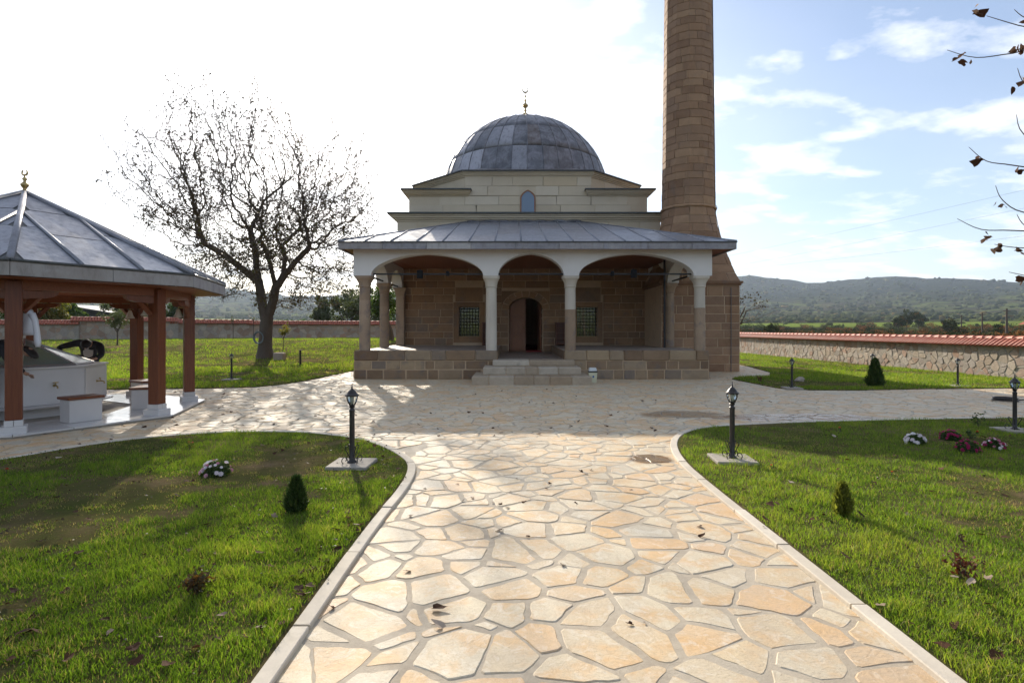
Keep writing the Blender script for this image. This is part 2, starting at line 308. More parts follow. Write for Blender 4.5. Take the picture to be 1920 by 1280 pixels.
winglass = simple('dark_window_glass', (0.02, 0.03, 0.04), 0.03, 0.0, spec=1.0); MATS['dark_window_glass'].node_tree.nodes['Principled BSDF'].inputs['IOR'].default_value = 2.3
lensm = simple('floodlight_lens', (0.012, 0.012, 0.013), 0.6, spec=.1)
lamp_shade_m = simple('opal_shade', (0.75, 0.70, 0.60), 0.35)
def mk_leaf(name, stops, trans=0.45, src='attr', tcol=None, rough=0.55, spec=0.25):
    t = NT(name); r = t.attr() if src == 'attr' else t.rand(); c = t.ramp(r, stops); t.fin(c, rough, spec=spec)
    if trans > 0:
        tl = t.node('ShaderNodeBsdfTranslucent'); t.put(t.mix(1.0, c, tcol or (1.3, 1.45, 0.7), 'MULTIPLY'), tl.inputs[0]); mx = t.node('ShaderNodeMixShader'); mx.inputs[0].default_value = trans
        t.L.new(t.b.outputs[0], mx.inputs[1]); t.L.new(tl.outputs[0], mx.inputs[2]); t.L.new(mx.outputs[0], t.N['Material Output'].inputs[0])
    return t.m
grassm = mk_leaf('grass_blade', [(0.0, (0.055, 0.10, 0.013)), (0.35, (0.115, 0.19, 0.02)), (0.65, (0.175, 0.25, 0.03)), (0.85, (0.23, 0.265, 0.042)), (0.93, (0.27, 0.20, 0.10)), (1.0, (0.33, 0.26, 0.14))], 0.5, tcol=(1.6, 1.7, 0.75))
autumn = mk_leaf('dry_tree_leaf', [(0.0, (0.04, 0.026, 0.014)), (0.5, (0.07, 0.042, 0.02)), (0.8, (0.10, 0.075, 0.022)), (1.0, (0.08, 0.10, 0.025))], 0.12)
greenleaf = mk_leaf('green_leaf', [(0.0, (0.035, 0.06, 0.018)), (0.5, (0.06, 0.10, 0.025)), (1.0, (0.12, 0.15, 0.035))], 0.3)
oliveleaf = mk_leaf('olive_leaf', [(0.0, (0.07, 0.085, 0.04)), (1.0, (0.13, 0.145, 0.07))], 0.25)
yellowleaf = mk_leaf('yellowing_leaf', [(0.0, (0.08, 0.10, 0.02)), (0.6, (0.18, 0.16, 0.03)), (1.0, (0.28, 0.16, 0.04))], 0.35)
thujam = mk_leaf('thuja_leaf', [(0.0, (0.025, 0.05, 0.015)), (0.6, (0.05, 0.085, 0.02)), (1.0, (0.11, 0.12, 0.035))], 0.2)
fallen = mk_leaf('fallen_leaf', [(0.0, (0.04, 0.02, 0.012)), (0.6, (0.09, 0.045, 0.026)), (0.85, (0.15, 0.085, 0.05)), (1.0, (0.40, 0.33, 0.26))], 0.12, src='rand', tcol=(1.2, 1, 0.8), spec=0.08, rough=0.8)
redleaf = mk_leaf('dark_red_leaf', [(0.0, (0.08, 0.02, 0.015)), (1.0, (0.16, 0.05, 0.03))], 0.3)
petw = mk_leaf('white_petal', [(0.0, (0.75, 0.66, 0.68)), (1.0, (0.86, 0.84, 0.82))], 0.25, src='rand', tcol=(1, 1, 1))
petp = mk_leaf('magenta_petal', [(0.0, (0.30, 0.015, 0.09)), (1.0, (0.45, 0.03, 0.12))], 0.25, src='rand', tcol=(1, 1, 1))
petm = mk_leaf('pink_white_petal', [(0.0, (0.55, 0.16, 0.26)), (0.5, (0.75, 0.5, 0.55)), (1.0, (0.84, 0.80, 0.78))], 0.25, src='rand', tcol=(1, 1, 1))
petr = mk_leaf('red_petal', [(0.0, (0.55, 0.04, 0.02)), (1.0, (0.65, 0.07, 0.02))], 0.25, src='rand', tcol=(1, 1, 1))
bark = stone_mat('tree_bark', [(0.0, (0.11, 0.085, 0.065)), (1.0, (0.13, 0.10, 0.075))], nscale=7, bumps=1.0, bd=0.04, stretch=(1, 1, 0.25))
twig = simple('twig_bark', (0.10, 0.075, 0.055), 0.8)
def mk_soil():
    t = NT('lawn_soil'); n = t.noise(1.1, 6, 0.6); n2 = t.noise(16, 8, 0.75)
    c = t.ramp(n, [(0.38, (0.085, 0.115, 0.025)), (0.52, (0.13, 0.125, 0.045)), (0.66, (0.24, 0.175, 0.10))]); c = t.mix(t.ramp(n2, [(0.3, 0.0), (0.7, 0.7)]), c, (0.09, 0.065, 0.04))
    t.bump(t.noise(40, 8, 0.8), 1.0, 0.03); return t.fin(c, 1.0, spec=0.0)
soil = mk_soil()
def mk_terrain():
    t = NT('valley_ground'); p = t.pos(); sep = t.node('ShaderNodeSeparateXYZ'); t.L.new(p, sep.inputs[0])
    n = t.noise(0.010, 5, 0.6, stretch=(0.5, 1.3, 1)); n2 = t.noise(0.045, 6, 0.65, stretch=(0.6, 1.5, 1)); n3 = t.noise(0.3, 5, 0.7)
    fld = t.ramp(n, [(0.38, (0.06, 0.058, 0.034)), (0.46, (0.10, 0.08, 0.045)), (0.50, (0.15, 0.20, 0.04)), (0.55, (0.16, 0.21, 0.045)), (0.58, (0.09, 0.07, 0.042)), (0.66, (0.05, 0.058, 0.03))])
    c = t.mix(t.ramp(n2, [(0.42, 0.0), (0.56, 0.85)]), fld, (0.036, 0.042, 0.022)); strip = t.math('MULTIPLY', t.ramp(t.math('MULTIPLY', t.math('ADD', sep.outputs[1], t.math('MULTIPLY', sep.outputs[0], .35)), .001), [(0.42, 0.0), (0.44, 1.0), (0.60, 1.0), (0.63, 0.0)]), t.ramp(t.noise(.006, 2), [(0.36, 0.0), (0.44, 1.0)])); c = t.mix(strip, c, (0.21, 0.28, 0.05)); c = t.mix(t.ramp(n3, [(0.45, 0.0), (0.7, 0.35)]), c, (0.10, 0.065, 0.032))
    hi = t.ramp(t.math('MULTIPLY', t.math('ADD', sep.outputs[2], t.math('MULTIPLY', t.math('SUBTRACT', t.noise(0.004, 5, 0.6), 0.5), 150.0)), 0.004), [(0.22, 0.0), (0.42, 1.0)])
    forest = t.ramp(t.noise(0.035, 7, 0.7), [(0.38, (0.018, 0.026, 0.016)), (0.58, (0.032, 0.04, 0.022)), (0.70, (0.08, 0.062, 0.04))])
    c = t.mix(hi, c, forest); t.bump(t.noise(0.08, 8, 0.75), 1.0, 6.0); return t.fin(c, 1.0, spec=0.0)
terr = mk_terrain()
bushm = mk_leaf('valley_scrub', [(0.0, (0.04, 0.05, 0.022)), (0.45, (0.07, 0.082, 0.034)), (0.75, (0.105, 0.115, 0.045)), (0.9, (0.22, 0.11, 0.04)), (1.0, (0.30, 0.12, 0.04))], 0.0, rough=1.0, spec=0.0)
# ------------------------------------------------------------------ numpy noise
def vnoise(x, y, seed=0):
    xi = np.floor(x).astype(np.int64); yi = np.floor(y).astype(np.int64); fx = x - xi; fy = y - yi
    fx = fx * fx * (3 - 2 * fx); fy = fy * fy * (3 - 2 * fy)
    def h(a, b):
        n = (a * 374761393 + b * 668265263 + seed * 974634777) & 0x7fffffff
        n = ((n ^ (n >> 13)) * 1274126177) & 0x7fffffff; return ((n ^ (n >> 16)) & 0xffff) / 65535.0
    return (h(xi, yi) * (1 - fx) + h(xi + 1, yi) * fx) * (1 - fy) + (h(xi, yi + 1) * (1 - fx) + h(xi + 1, yi + 1) * fx) * fy
def fbm(x, y, oct=4, seed=0):
    s = 0; a = 0.5; t = 0
    for k in range(oct): s = s + a * vnoise(x * 2 ** k, y * 2 ** k, seed + k); t += a; a *= 0.5
    return s / t
def inpoly(px, py, poly):
    ins = np.zeros(len(px), bool); n = len(poly)
    for i in range(n):
        x0, y0 = poly[i]; x1, y1 = poly[(i + 1) % n]
        if y0 == y1: continue
        c = ((y0 > py) != (y1 > py)) & (px < (x1 - x0) * (py - y0) / (y1 - y0) + x0); ins ^= c
    return ins
def sstep(a, b, x): t = np.clip((x - a) / (b - a), 0, 1); return t * t * (3 - 2 * t)
# ------------------------------------------------------------------ terrain
def near_z(x, y):
    side = 1 - sstep(-4.0, 0.0, x); return 0.82 * sstep(23.0, 38.0, y) * (side + (1 - side) * sstep(34, 44, y) * (1 - sstep(6, 10, x)))
RIDGE = [(-180, .05), (-60, .055), (-42, .04), (-32, .052), (-27, .066), (-22, .056), (-14, .058), (-5, .07), (5, .075), (17, .09), (22.4, .091), (25, .083), (28, .074), (31, .079), (33, .081), (36, .076), (39, .071), (42, .064), (50, .05), (80, .04), (180, .05)]
def far_z(x, y):
    d = np.hypot(x, y); az = np.degrees(np.arctan2(x, y)); rg = np.interp(az, [r[0] for r in RIDGE], [r[1] for r in RIDGE])
    ang = np.interp(d, [0, 60, 130, 300, 600, 1100, 1800], [0, 0, -.006, .0035, .010, .021, .042])
    k = sstep(1500, 2900, d); ang = ang * (1 - k) + rg * k * .95
    tex = fbm(az * 0.9 + 50, d * 0.004, 5, 3) - 0.5; ang = ang + tex * 0.016 * sstep(700, 2300, d) * (1 - 0.8 * sstep(2500, 2900, d)) + (fbm(az * 2.2 + 80, d * 0.001, 4, 9) - 0.5) * 0.004 * sstep(2200, 2900, d)
    cosaz = 1.0
    z = np.where(d > 60, 1.6 * sstep(60, 400, d) * 0 + ang * d + (1.6 * sstep(200, 900, d)), 0)
    return z
def ground_z(x, y):
    x = np.asarray(x, float); y = np.asarray(y, float); d = np.hypot(x, y); return near_z(x, y) * (1 - sstep(62, 110, d)) + far_z(x, y) * sstep(62, 110, d) 
def build_ground():
    rr = np.concatenate([np.array([0.5]), np.linspace(3, 60, 30), 60 * (3200 / 60) ** (np.arange(1, 130) / 129.0), [3500, 4200]])
    na = 540; a = np.linspace(-PI, PI, na, endpoint=False); R, A = np.meshgrid(rr, a, indexing='ij'); X = R * np.sin(A); Y = R * np.cos(A)
    Z = ground_z(X, Y) - 0.07; Z = np.where(R > 3300, Z - 120 * (R - 3200) / 1000, Z)
    V = np.stack([X.ravel(), Y.ravel(), Z.ravel()], 1); nr = len(rr)
    i, j = np.meshgrid(np.arange(nr - 1), np.arange(na), indexing='ij'); j2 = (j + 1) % na
    q = np.stack([i * na + j, (i + 1) * na + j, (i + 1) * na + j2, i * na + j2], -1).reshape(-1, 4)
    me = fast_mesh('ground', V, np.full(len(q), 4), q.ravel(), terr, smooth=True)
    bm_fill = None
    o = bpy.data.objects.new('ground', me); link(o); tag(o, kind='structure')
build_ground()
# ------------------------------------------------------------------ lawns (outlines read off the photo)
L1 = [(-1.12, -6), (-1.12, 2.57), (-1.128, 4.63), (-1.07, 5.71), (-1.14, 6.59), (-1.37, 7.14), (-1.73, 7.69), (-2.14, 8.17), (-2.91, 8.62), (-3.4, 8.73), (-3.94, 8.75), (-4.55, 8.67), (-5.18, 8.37), (-5.66, 7.94), (-5.96, 7.39), (-6.2, 6.83), (-6.9, 5.8), (-8.1, 4.6), (-10, 3.6), (-16, 3), (-16, -6)]
L2 = [(1.98, -6), (16, -6), (20, 11.0), (9.14, 10.16), (6.88, 9.92), (4.88, 9.64), (3.87, 9.4), (3.18, 9.18), (2.75, 8.85), (2.42, 8.37), (2.18, 7.7), (2.03, 6.9), (1.98, 6.0), (1.98, 2.57)]
L3 = [(6.9, 18.55), (7.05, 16.1), (7.12, 15.1), (7.6, 14.78), (8.79, 14.65), (9.6, 14.84), (11.6, 15.1), (13.7, 15.24), (18.0, 15.3), (18.0, 50), (9.0, 50), (9.6, 32), (10.3, 25.9), (9.1, 19.0)]
def smooth_closed(poly, it=2, keep=()):
    for _ in range(it):
        q = []
        for i in range(len(poly)):
            a, b = poly[i], poly[(i + 1) % len(poly)]
            q += [(a[0] * .75 + b[0] * .25, a[1] * .75 + b[1] * .25), (a[0] * .25 + b[0] * .75, a[1] * .25 + b[1] * .75)]
        poly = q
    return poly
L1s, L2s, L3s = smooth_closed(L1), smooth_closed(L2), smooth_closed(L3, 1)
def y0_far(x):
    return np.interp(x, [-45, -13.3, -10.6, -8.6, -7.7, -6.98, -6.6, -6.3, -6.18, -5.97, -5.2, -4.85, 9.4], [14.3, 14.7, 14.84, 15.1, 15.24, 15.5, 16.1, 17.24, 19.4, 21.6, 23.2, 36.0, 36.0])
def poly_mesh(poly, z, name, mat, sk=0.12):
    bm = MB(); n = len(poly); bm.add([(p[0], p[1], z) for p in poly] + [(p[0], p[1], z - sk) for p in poly], [tuple(range(n))] + [(i, n + i, n + (i + 1) % n, (i + 1) % n) for i in range(n)])
    return bm.build(name, mat)
LAWN_Z = 0.022
lawn_left = tag(poly_mesh(L1s, LAWN_Z, 'front_left_lawn', soil), kind='structure')
lawn_right = tag(poly_mesh(L2s, LAWN_Z, 'front_right_lawn', soil), kind='structure')
lawn_side = tag(poly_mesh(L3s, LAWN_Z, 'side_lawn', soil), kind='structure')
def far_lawn():
    xs = np.concatenate([np.linspace(-45, -14, 24), np.linspace(-13.3, -4.86, 60), np.linspace(-4.8, 9.4, 12)]); vs = np.linspace(0, 1, 50) ** 1.4
    V = []; 
    for v in vs:
        for x in xs:
            y0 = float(y0_far(x)); y = y0 + (60 - y0) * v; V.append((x, y, float(near_z(x, y)) + LAWN_Z - 0.0))
    n = len(xs); F_ = [(k * n + i, k * n + i + 1, (k + 1) * n + i + 1, (k + 1) * n + i) for k in range(len(vs) - 1) for i in range(n - 1)]
    m = MB(); m.add(V, F_); sk = [(x, float(y0_far(x)), -0.1) for x in xs]; m.add([V[i] for i in range(n)] + sk, [(i, n + i, n + i + 1, i + 1) for i in range(n - 1)])
    return tag(m.build('far_left_lawn', soil, smooth=False), kind='structure')
far_lawn()
# ------------------------------------------------------------------ crazy paving
def power_cells(x0, x1, y0, y1, s, seed, gap=(0.009, 0.026), wk=0.62, ax=1.0, warp=0.0):
    rg = random.Random(seed); nx = int((x1 - x0) / (s * ax)) + 1; ny = int((y1 - y0) / s) + 1; P = {}
    for i in range(-1, nx + 1):
        for j in range(-1, ny + 1):
            P[i, j] = (x0 + (i + 0.5 + rg.uniform(-.42, .42) + (0.5 if j % 2 else 0)) * s * ax, y0 + (j + 0.5 + rg.uniform(-.42, .42)) * s, rg.random() ** 1.3 * (wk * s) ** 2)
    out = []
    for (i, j), (px, py, w) in P.items():
        if not (0 <= i < nx and 0 <= j < ny): continue
        B = 2.2 * s * ax; poly = [(px - B, py - B), (px + B, py - B), (px + B, py + B), (px - B, py + B)]
        for di in (-1, 0, 1, -2, 2):
            for dj in (-1, 0, 1, -2, 2):
                if (di, dj) == (0, 0) or (i + di, j + dj) not in P: continue
                qx, qy, qw = P[i + di, j + dj]; nx_, ny_ = 2 * (qx - px), 2 * (qy - py); L = math.hypot(nx_, ny_)
                if L < 1e-6: continue
                c = qx * qx + qy * qy - px * px - py * py - (qw - w) - rg.uniform(*gap) * L
                new = []; m = len(poly)
                ds = [nx_ * p[0] + ny_ * p[1] - c for p in poly]
                if max(ds) <= 0: continue
                for k in range(m):
                    a, b = poly[k], poly[(k + 1) % m]; da, db = ds[k], ds[(k + 1) % m]
                    if da <= 0: new.append(a)
                    if (da < 0 < db) or (db < 0 < da): t = da / (da - db); new.append((a[0] + (b[0] - a[0]) * t, a[1] + (b[1] - a[1]) * t))
                poly = new
                if len(poly) < 3: break
            if len(poly) < 3: break
        if len(poly) < 3: continue
        ar = 0.5 * sum(poly[k][0] * poly[(k + 1) % len(poly)][1] - poly[(k + 1) % len(poly)][0] * poly[k][1] for k in range(len(poly)))
        if ar < 0.07 * s * s: continue
        if warp:
            def wf(x, y): return (x + warp * (math.sin(5.1 * y + 1.3 * math.sin(3.3 * x)) + .6 * math.sin(9.7 * y + 4.0 * x)), y + warp * (math.sin(4.3 * x + 2 * math.sin(2.9 * y)) + .6 * math.sin(8.3 * x - 5.1 * y)))
            poly = [wf(*p) for p in poly]
        out.append((poly, ar))
    return out
def rough_outline(poly, rg, step=0.055, jit=0.011):
    # drop tiny edges, round the corners and chip the edges a little
    p = [poly[0]]
    for q in poly[1:]:
        if math.hypot(q[0] - p[-1][0], q[1] - p[-1][1]) > 0.025: p.append(q)
    if len(p) < 3: return None
    out = []; n = len(p)
    for k in range(n):
        a, b = p[k], p[(k + 1) % n]; L = math.hypot(b[0] - a[0], b[1] - a[1]); cut = min(0.30, rg.uniform(0.004, 0.026) / max(L, .01))
        m = max(1, int(L * (1 - 2 * cut) / step)); nxn, nyn = -(b[1] - a[1]) / max(L, 1e-6), (b[0] - a[0]) / max(L, 1e-6)
        for i in range(m + 1):
            t = cut + (1 - 2 * cut) * i / m; d = rg.uniform(-0.35, 1) * jit if 0 < i < m else rg.uniform(0, 0.3) * jit
            out.append((a[0] + (b[0] - a[0]) * t + nxn * d, a[1] + (b[1] - a[1]) * t + nyn * d))
    return out
def slab(mb, outline, z0, z1, rg, tf=None, bev=0.010, tilt=0.003):
    cx = sum(p[0] for p in outline) / len(outline); cy = sum(p[1] for p in outline) / len(outline); n = len(outline)
    r = sum(math.hypot(p[0] - cx, p[1] - cy) for p in outline) / n; tx, ty = rg.uniform(-tilt, tilt) / r, rg.uniform(-tilt, tilt) / r
    k = 1 - bev / r; top = [(cx + (p[0] - cx) * k, cy + (p[1] - cy) * k, z1 + (p[0] - cx) * tx + (p[1] - cy) * ty) for p in outline]
    mid = [(p[0], p[1], z1 - bev * 0.7 + (p[0] - cx) * tx + (p[1] - cy) * ty) for p in outline]; bot = [(p[0], p[1], z0) for p in outline]
    vs = top + mid + bot
    if tf: vs = [tf(*v) for v in vs]
    fs = [tuple(range(n))] + [(i, n + i, n + (i + 1) % n, (i + 1) % n) for i in range(n)] + [(n + i, 2 * n + i, 2 * n + (i + 1) % n, n + (i + 1) % n) for i in range(n)]
    mb.add(vs, fs)
def paving(base, cells, dist, nparts, name, thick=0.012, seed=5, only=None, tiltk=0.0018):
    rg = random.Random(seed); cs = []
    for poly, ar in cells:
        cx = sum(p[0] for p in poly) / len(poly); cy = sum(p[1] for p in poly) / len(poly)
        if only and not only(cx, cy): continue
        cs.append((dist(cx, cy, ar), poly))
    cs.sort(key=lambda c: c[0]); rest = MB(); k = 0
    for d, poly in cs:
        ol = rough_outline(poly, rg)
        if not ol: continue
        z1 = 0.0022 + rg.uniform(-0.0012, 0.0015)
        if k < nparts:
            m = MB(); m.tint = rg.random(); slab(m, ol, -thick, z1, rg, tilt=tiltk, bev=.006); m.build(name, pave, base, tints=True)
        else: rest.tint = rg.random(); slab(rest, ol, -thick, z1, rg, tilt=tiltk, bev=.006)
        k += 1
    if rest.v: tag(rest.build('far_' + name + 's', pave, base, tints=True), kind='stuff')
    return k
def flat(name, x0, x1, y0, y1, z, mat): m = MB(); m.add([(x0, y0, z), (x1, y0, z), (x1, y1, z), (x0, y1, z)], [(0, 1, 2, 3)]); return m.build(name, mat)
path = tag(flat('path', -1.3, 2.2, -3.5, 8.6, -0.001, pmort), kind='structure')
plaza = tag(flat('plaza', -24, 26, 3.0, 27, -0.005, pmort), kind='structure')
L1a, L2a, L3a = [np.array(l) for l in (L1s, L2s, L3s)]
def inside1(x, y, poly): return bool(inpoly(np.array([x]), np.array([y]), poly)[0])
def edge_dist(x, y, A):
    B = np.roll(A, -1, 0); ab = B - A; t = np.clip(((x - A[:, 0]) * ab[:, 0] + (y - A[:, 1]) * ab[:, 1]) / (ab ** 2).sum(1), 0, 1)
    return float(np.hypot(x - A[:, 0] - ab[:, 0] * t, y - A[:, 1] - ab[:, 1] * t).min())
def okpave(x, y):
    for A in (L1a, L2a, L3a):
        if inside1(x, y, A) and edge_dist(x, y, A) > 0.16: return False
    return True
np_ = paving(path, power_cells(-1.3, 2.15, 1.6, 8.3, 0.250, 11, (0.003, 0.024), wk=0.86, ax=1.15, warp=.045), lambda x, y, a: y - a * 3, 300, 'paving_stone', only=lambda x, y: okpave(x, y) and y < 8.3)
def okplaza(x, y):
    if abs(x) > 0.93 * y + 5.5 or (-1.45 < x < 2.3 and y < 8.25): return False
    if -4.9 < x < 6.1 and y > 18.3: return False
    if 5.6 < x < 8.3 and 21.4 < y < 23.8: return False
    if math.hypot(x + 9.08, y - 10.6) < 2.45: return False
    if x < -4.4 and y > y0_far(x) + 0.25: return False
    return okpave(x, y)
paving(plaza, power_cells(-20, 24, 4.4, 27, 0.250, 12, (0.003, 0.018), wk=0.86, ax=1.15, warp=.045), lambda x, y, a: math.hypot(x, y), 300, 'paving_stone', seed=8, only=okplaza)
# kerb stones along the two front lawns
def resample(pts, step):
    out = [pts[0]]; acc = 0; last = Vector((*pts[0], 0))
    P = [Vector((*p, 0)) for p in pts]; i = 0; cur = P[0]; 
    for q in P[1:]:
        while (q - cur).length + 1e-9 >= step - acc:
            d = (q - cur).normalized(); cur = cur + d * (step - acc); out.append((cur.x, cur.y)); acc = 0
        acc += (q - cur).length; cur = q
    return out
def kerb(parent, poly, lo, hi, seg=0.95):
    pts = [p for p in poly]; fine = resample(pts + [pts[0]], 0.1); sel = [p for p in fine if lo(p)]
    # keep the longest run in order
    start = next((i for i in range(len(fine)) if lo(fine[i]) and not lo(fine[i - 1])), 0); run = []
    for k in range(len(fine)):
        p = fine[(start + k) % len(fine)]
        if lo(p): run.append(p)
        else: break
    n = int(seg / 0.1); rg = random.Random(3)
    i = 0
    while i < len(run) - 2:
        curv = 0
        j = min(len(run) - 1, i + n + rg.randint(-1, 1)); ch = run[i:j + 1]
        L = []; R = []
        for k, p in enumerate(ch):
            a = ch[max(0, k - 1)]; b = ch[min(len(ch) - 1, k + 1)]; dx, dy = b[0] - a[0], b[1] - a[1]; l = math.hypot(dx, dy) or 1
            nx_, ny_ = -dy / l, dx / l; e = 0.009 if k == 0 else (-0.009 if k == len(ch) - 1 else 0); px, py = p[0] + dx / l * e, p[1] + dy / l * e
            L.append((px + nx_ * 0.042 * hi, py + ny_ * 0.042 * hi)); R.append((px - nx_ * 0.05 * hi, py - ny_ * 0.05 * hi))
        m = MB(); zt = 0.031 + rg.uniform(-.004, .004); n_ = len(ch); b = 0.006
        vs = []
        for q in range(n_):
            l, r = L[q], R[q]; ux, uy = (r[0] - l[0]), (r[1] - l[1]); k = b / 0.095
            vs += [(l[0], l[1], -0.06), (l[0], l[1], zt - b), (l[0] + ux * k, l[1] + uy * k, zt), (r[0] - ux * k, r[1] - uy * k, zt), (r[0], r[1], zt - b), (r[0], r[1], -0.06)]
        fs = []
        for q in range(n_ - 1):
            for c in range(5): fs.append((q * 6 + c, q * 6 + c + 1, q * 6 + 6 + c + 1, q * 6 + 6 + c))
        fs += [(0, 1, 2, 3, 4, 5), tuple((n_ - 1) * 6 + c for c in (5, 4, 3, 2, 1, 0))]
        m.add(vs, fs); m.build('kerb_stone', kerbm, parent); i = j
kerb(lawn_left, L1s, lambda p: p[0] > -8.5 and p[1] > 1.4 and not (p[0] < -1.3 and p[1] < 4.2), 1)
kerb(lawn_right, L2s, lambda p: p[0] < 12 and p[1] > 1.4 and not (p[0] > 2.3 and p[1] < 6), 1)
# ------------------------------------------------------------------ grass
def blades(P, Z, h, w, lean, tint, nseg=2):
    n = len(P); a = RNG.uniform(0, 2 * PI, n); la = RNG.uniform(0, 2 * PI, n); dx, dy = np.cos(a) * w / 2, np.sin(a) * w / 2
    lx, ly = np.cos(la) * lean * h, np.sin(la) * lean * h; x, y = P[:, 0], P[:, 1]
    if nseg == 2:
        V = np.stack([np.stack([x - dx, y - dy, Z], 1), np.stack([x + dx, y + dy, Z], 1), np.stack([x + lx * .35 + dx * .7, y + ly * .35 + dy * .7, Z + h * .55], 1), np.stack([x + lx * .35 - dx * .7, y + ly * .35 - dy * .7, Z + h * .55], 1), np.stack([x + lx, y + ly, Z + h * np.sqrt(np.maximum(0.1, 1 - lean ** 2 * 0.5))], 1)], 1).reshape(-1, 3)
        b = (np.arange(n) * 5)[:, None]; idx = np.concatenate([b + np.array([[0, 1, 2, 3]]), b + np.array([[3, 2, 4]])], 1).ravel(); cnt = np.tile([4, 3], n); T = np.repeat(tint, 5)
    else:
        V = np.stack([np.stack([x - dx, y - dy, Z], 1), np.stack([x + dx, y + dy, Z], 1), np.stack([x + lx, y + ly, Z + h], 1)], 1).reshape(-1, 3)
        idx = np.arange(n * 3); cnt = np.full(n, 3); T = np.repeat(tint, 3)
    return V, cnt, idx, T
BARE = [(*G(250, 1015), .75, .28, .24), (*G(330, 965), .5, .2, .14), (*G(620, 895), .5, .35, .12), (*G(60, 905), 1.2, .5, .10), (*G(470, 1180), .16, .10, .16), (*G(690, 1000), .12, .3, .2), (*G(1430, 905), .5, .3, .12), (*G(1300, 900), .2, .6, .1), (*G(560, 1090), .25, .12, .1)]
def grass_patch(name, poly, n, box, hh, ww, bare=0.0, seed=1, nseg=2, dens=None, zf=None, clumpy=1.0, tintoff=0.0, view=True):
    x = RNG.uniform(box[0], box[1], n * 4); y = RNG.uniform(box[2], box[3], n * 4)
    k = RNG.random(n * 4) < (dens(x, y) if dens else 1.0)
    if view: k &= np.abs(x) < 0.93 * np.maximum(y, 0) + 1.3
    if poly is not None: k &= inpoly(x, y, poly)
    m = fbm(x * 0.75, y * 0.75, 4, seed) - sum(d_ * np.exp(-(((x - a_) / b_) ** 2 + ((y - c_) / e_) ** 2)) for a_, c_, b_, e_, d_ in BARE); m2 = fbm(x * 5, y * 5, 3, seed + 20)
    k &= RNG.random(n * 4) < np.clip((m - bare) * 7 + 0.25 + (m2 - 0.5) * 2.2 * clumpy, 0.05, 1)
    if poly is not None and name == 'grass' and seed in (31, 47):
        ii = np.where(k)[0][:int(n * 1.1)]; A = np.array(poly); B = np.roll(A, -1, 0); near_ = np.full(len(ii), 9.0)
        for a, b in zip(A, B):
            ab = b - a; tt = np.clip(((x[ii] - a[0]) * ab[0] + (y[ii] - a[1]) * ab[1]) / max((ab ** 2).sum(), 1e-9), 0, 1); near_ = np.minimum(near_, np.hypot(x[ii] - a[0] - ab[0] * tt, y[ii] - a[1] - ab[1] * tt))
        k[:] = False; k[ii[near_ > .055 + .02 * RNG.random(len(ii))]] = True
    x, y, m, m2 = x[k][:n], y[k][:n], m[k][:n], m2[k][:n]; N = len(x)
    h = RNG.uniform(hh[0], hh[1], N) * (0.55 + 0.9 * np.clip((m2 - 0.3) * 2, 0, 1)) * (0.6 + 0.8 * np.clip((m - bare) * 4, 0, 1)); w = RNG.uniform(ww[0], ww[1], N)
    t = np.clip(0.35 + (m - 0.5) * 0.9 + (m2 - 0.5) * 0.7 + RNG.normal(0, 0.2, N) + tintoff, 0, 0.86); dry = RNG.random(N) < np.clip(0.10 + (bare + 0.14 - m) * 2.5, 0.06, 0.7); t = np.where(dry, RNG.uniform(0.9, 1.0, N), t)
    Z = (zf(x, y) if zf else np.zeros(N)) + LAWN_Z - 0.004
    V, c, i, T = blades(np.stack([x, y], 1), Z, h, w, RNG.uniform(0.15, 0.9, N), t, nseg)
    o = bpy.data.objects.new(name, fast_mesh(name, V, c, i, grassm, {'tint': T})); link(o); tag(o, 'short green grass growing in ' + {'L': 'the front left lawn with bare patches', 'R': 'the dense front right lawn', 'S': 'the side lawn by the tile capped wall', 'F': 'the wide far left lawn around the bare tree'}[seed_lab[name]], 'grass', kind='stuff')
    return o
seed_lab = {'grass': 'L'}
def gr(lab, *a, **k): seed_lab['grass'] = lab; return grass_patch('grass', *a, **k)
dn = lambda x, y: np.clip(3.2 / np.maximum(y, 1.6), 0.28, 1) ** 1.25
gr('L', L1s, 190000, (-9.5, -1.1, 1.5, 8.8), (0.015, 0.048), (0.0028, 0.006), bare=0.315, seed=31, dens=dn, clumpy=1.3)
gr('R', L2s, 215000, (1.95, 12.5, 1.5, 10.3), (0.018, 0.050), (0.0028, 0.006), bare=0.27, seed=47, dens=dn, clumpy=0.8, tintoff=0.06)
gr('S', L3s, 90000, (6.8, 18, 14.6, 45), (0.03, 0.06), (0.012, 0.022), bare=0.3, seed=53, nseg=1, dens=lambda x, y: np.clip(16 / y, 0, 1) ** 1.8, tintoff=0.08)
x_ = None
def farpoly():
    xs = list(np.linspace(-45, -4.9, 80)); return [(x, float(y0_far(x)) + 0.02) for x in xs] + [(-4.9, 58), (-45, 58)]
gr('F', farpoly(), 190000, (-44, -4.9, 14.4, 56), (0.03, 0.085), (0.014, 0.030), bare=0.30, seed=61, nseg=1, dens=lambda x, y: np.clip(15 / y, 0, 1) ** 1.7, zf=near_z, tintoff=0.12)
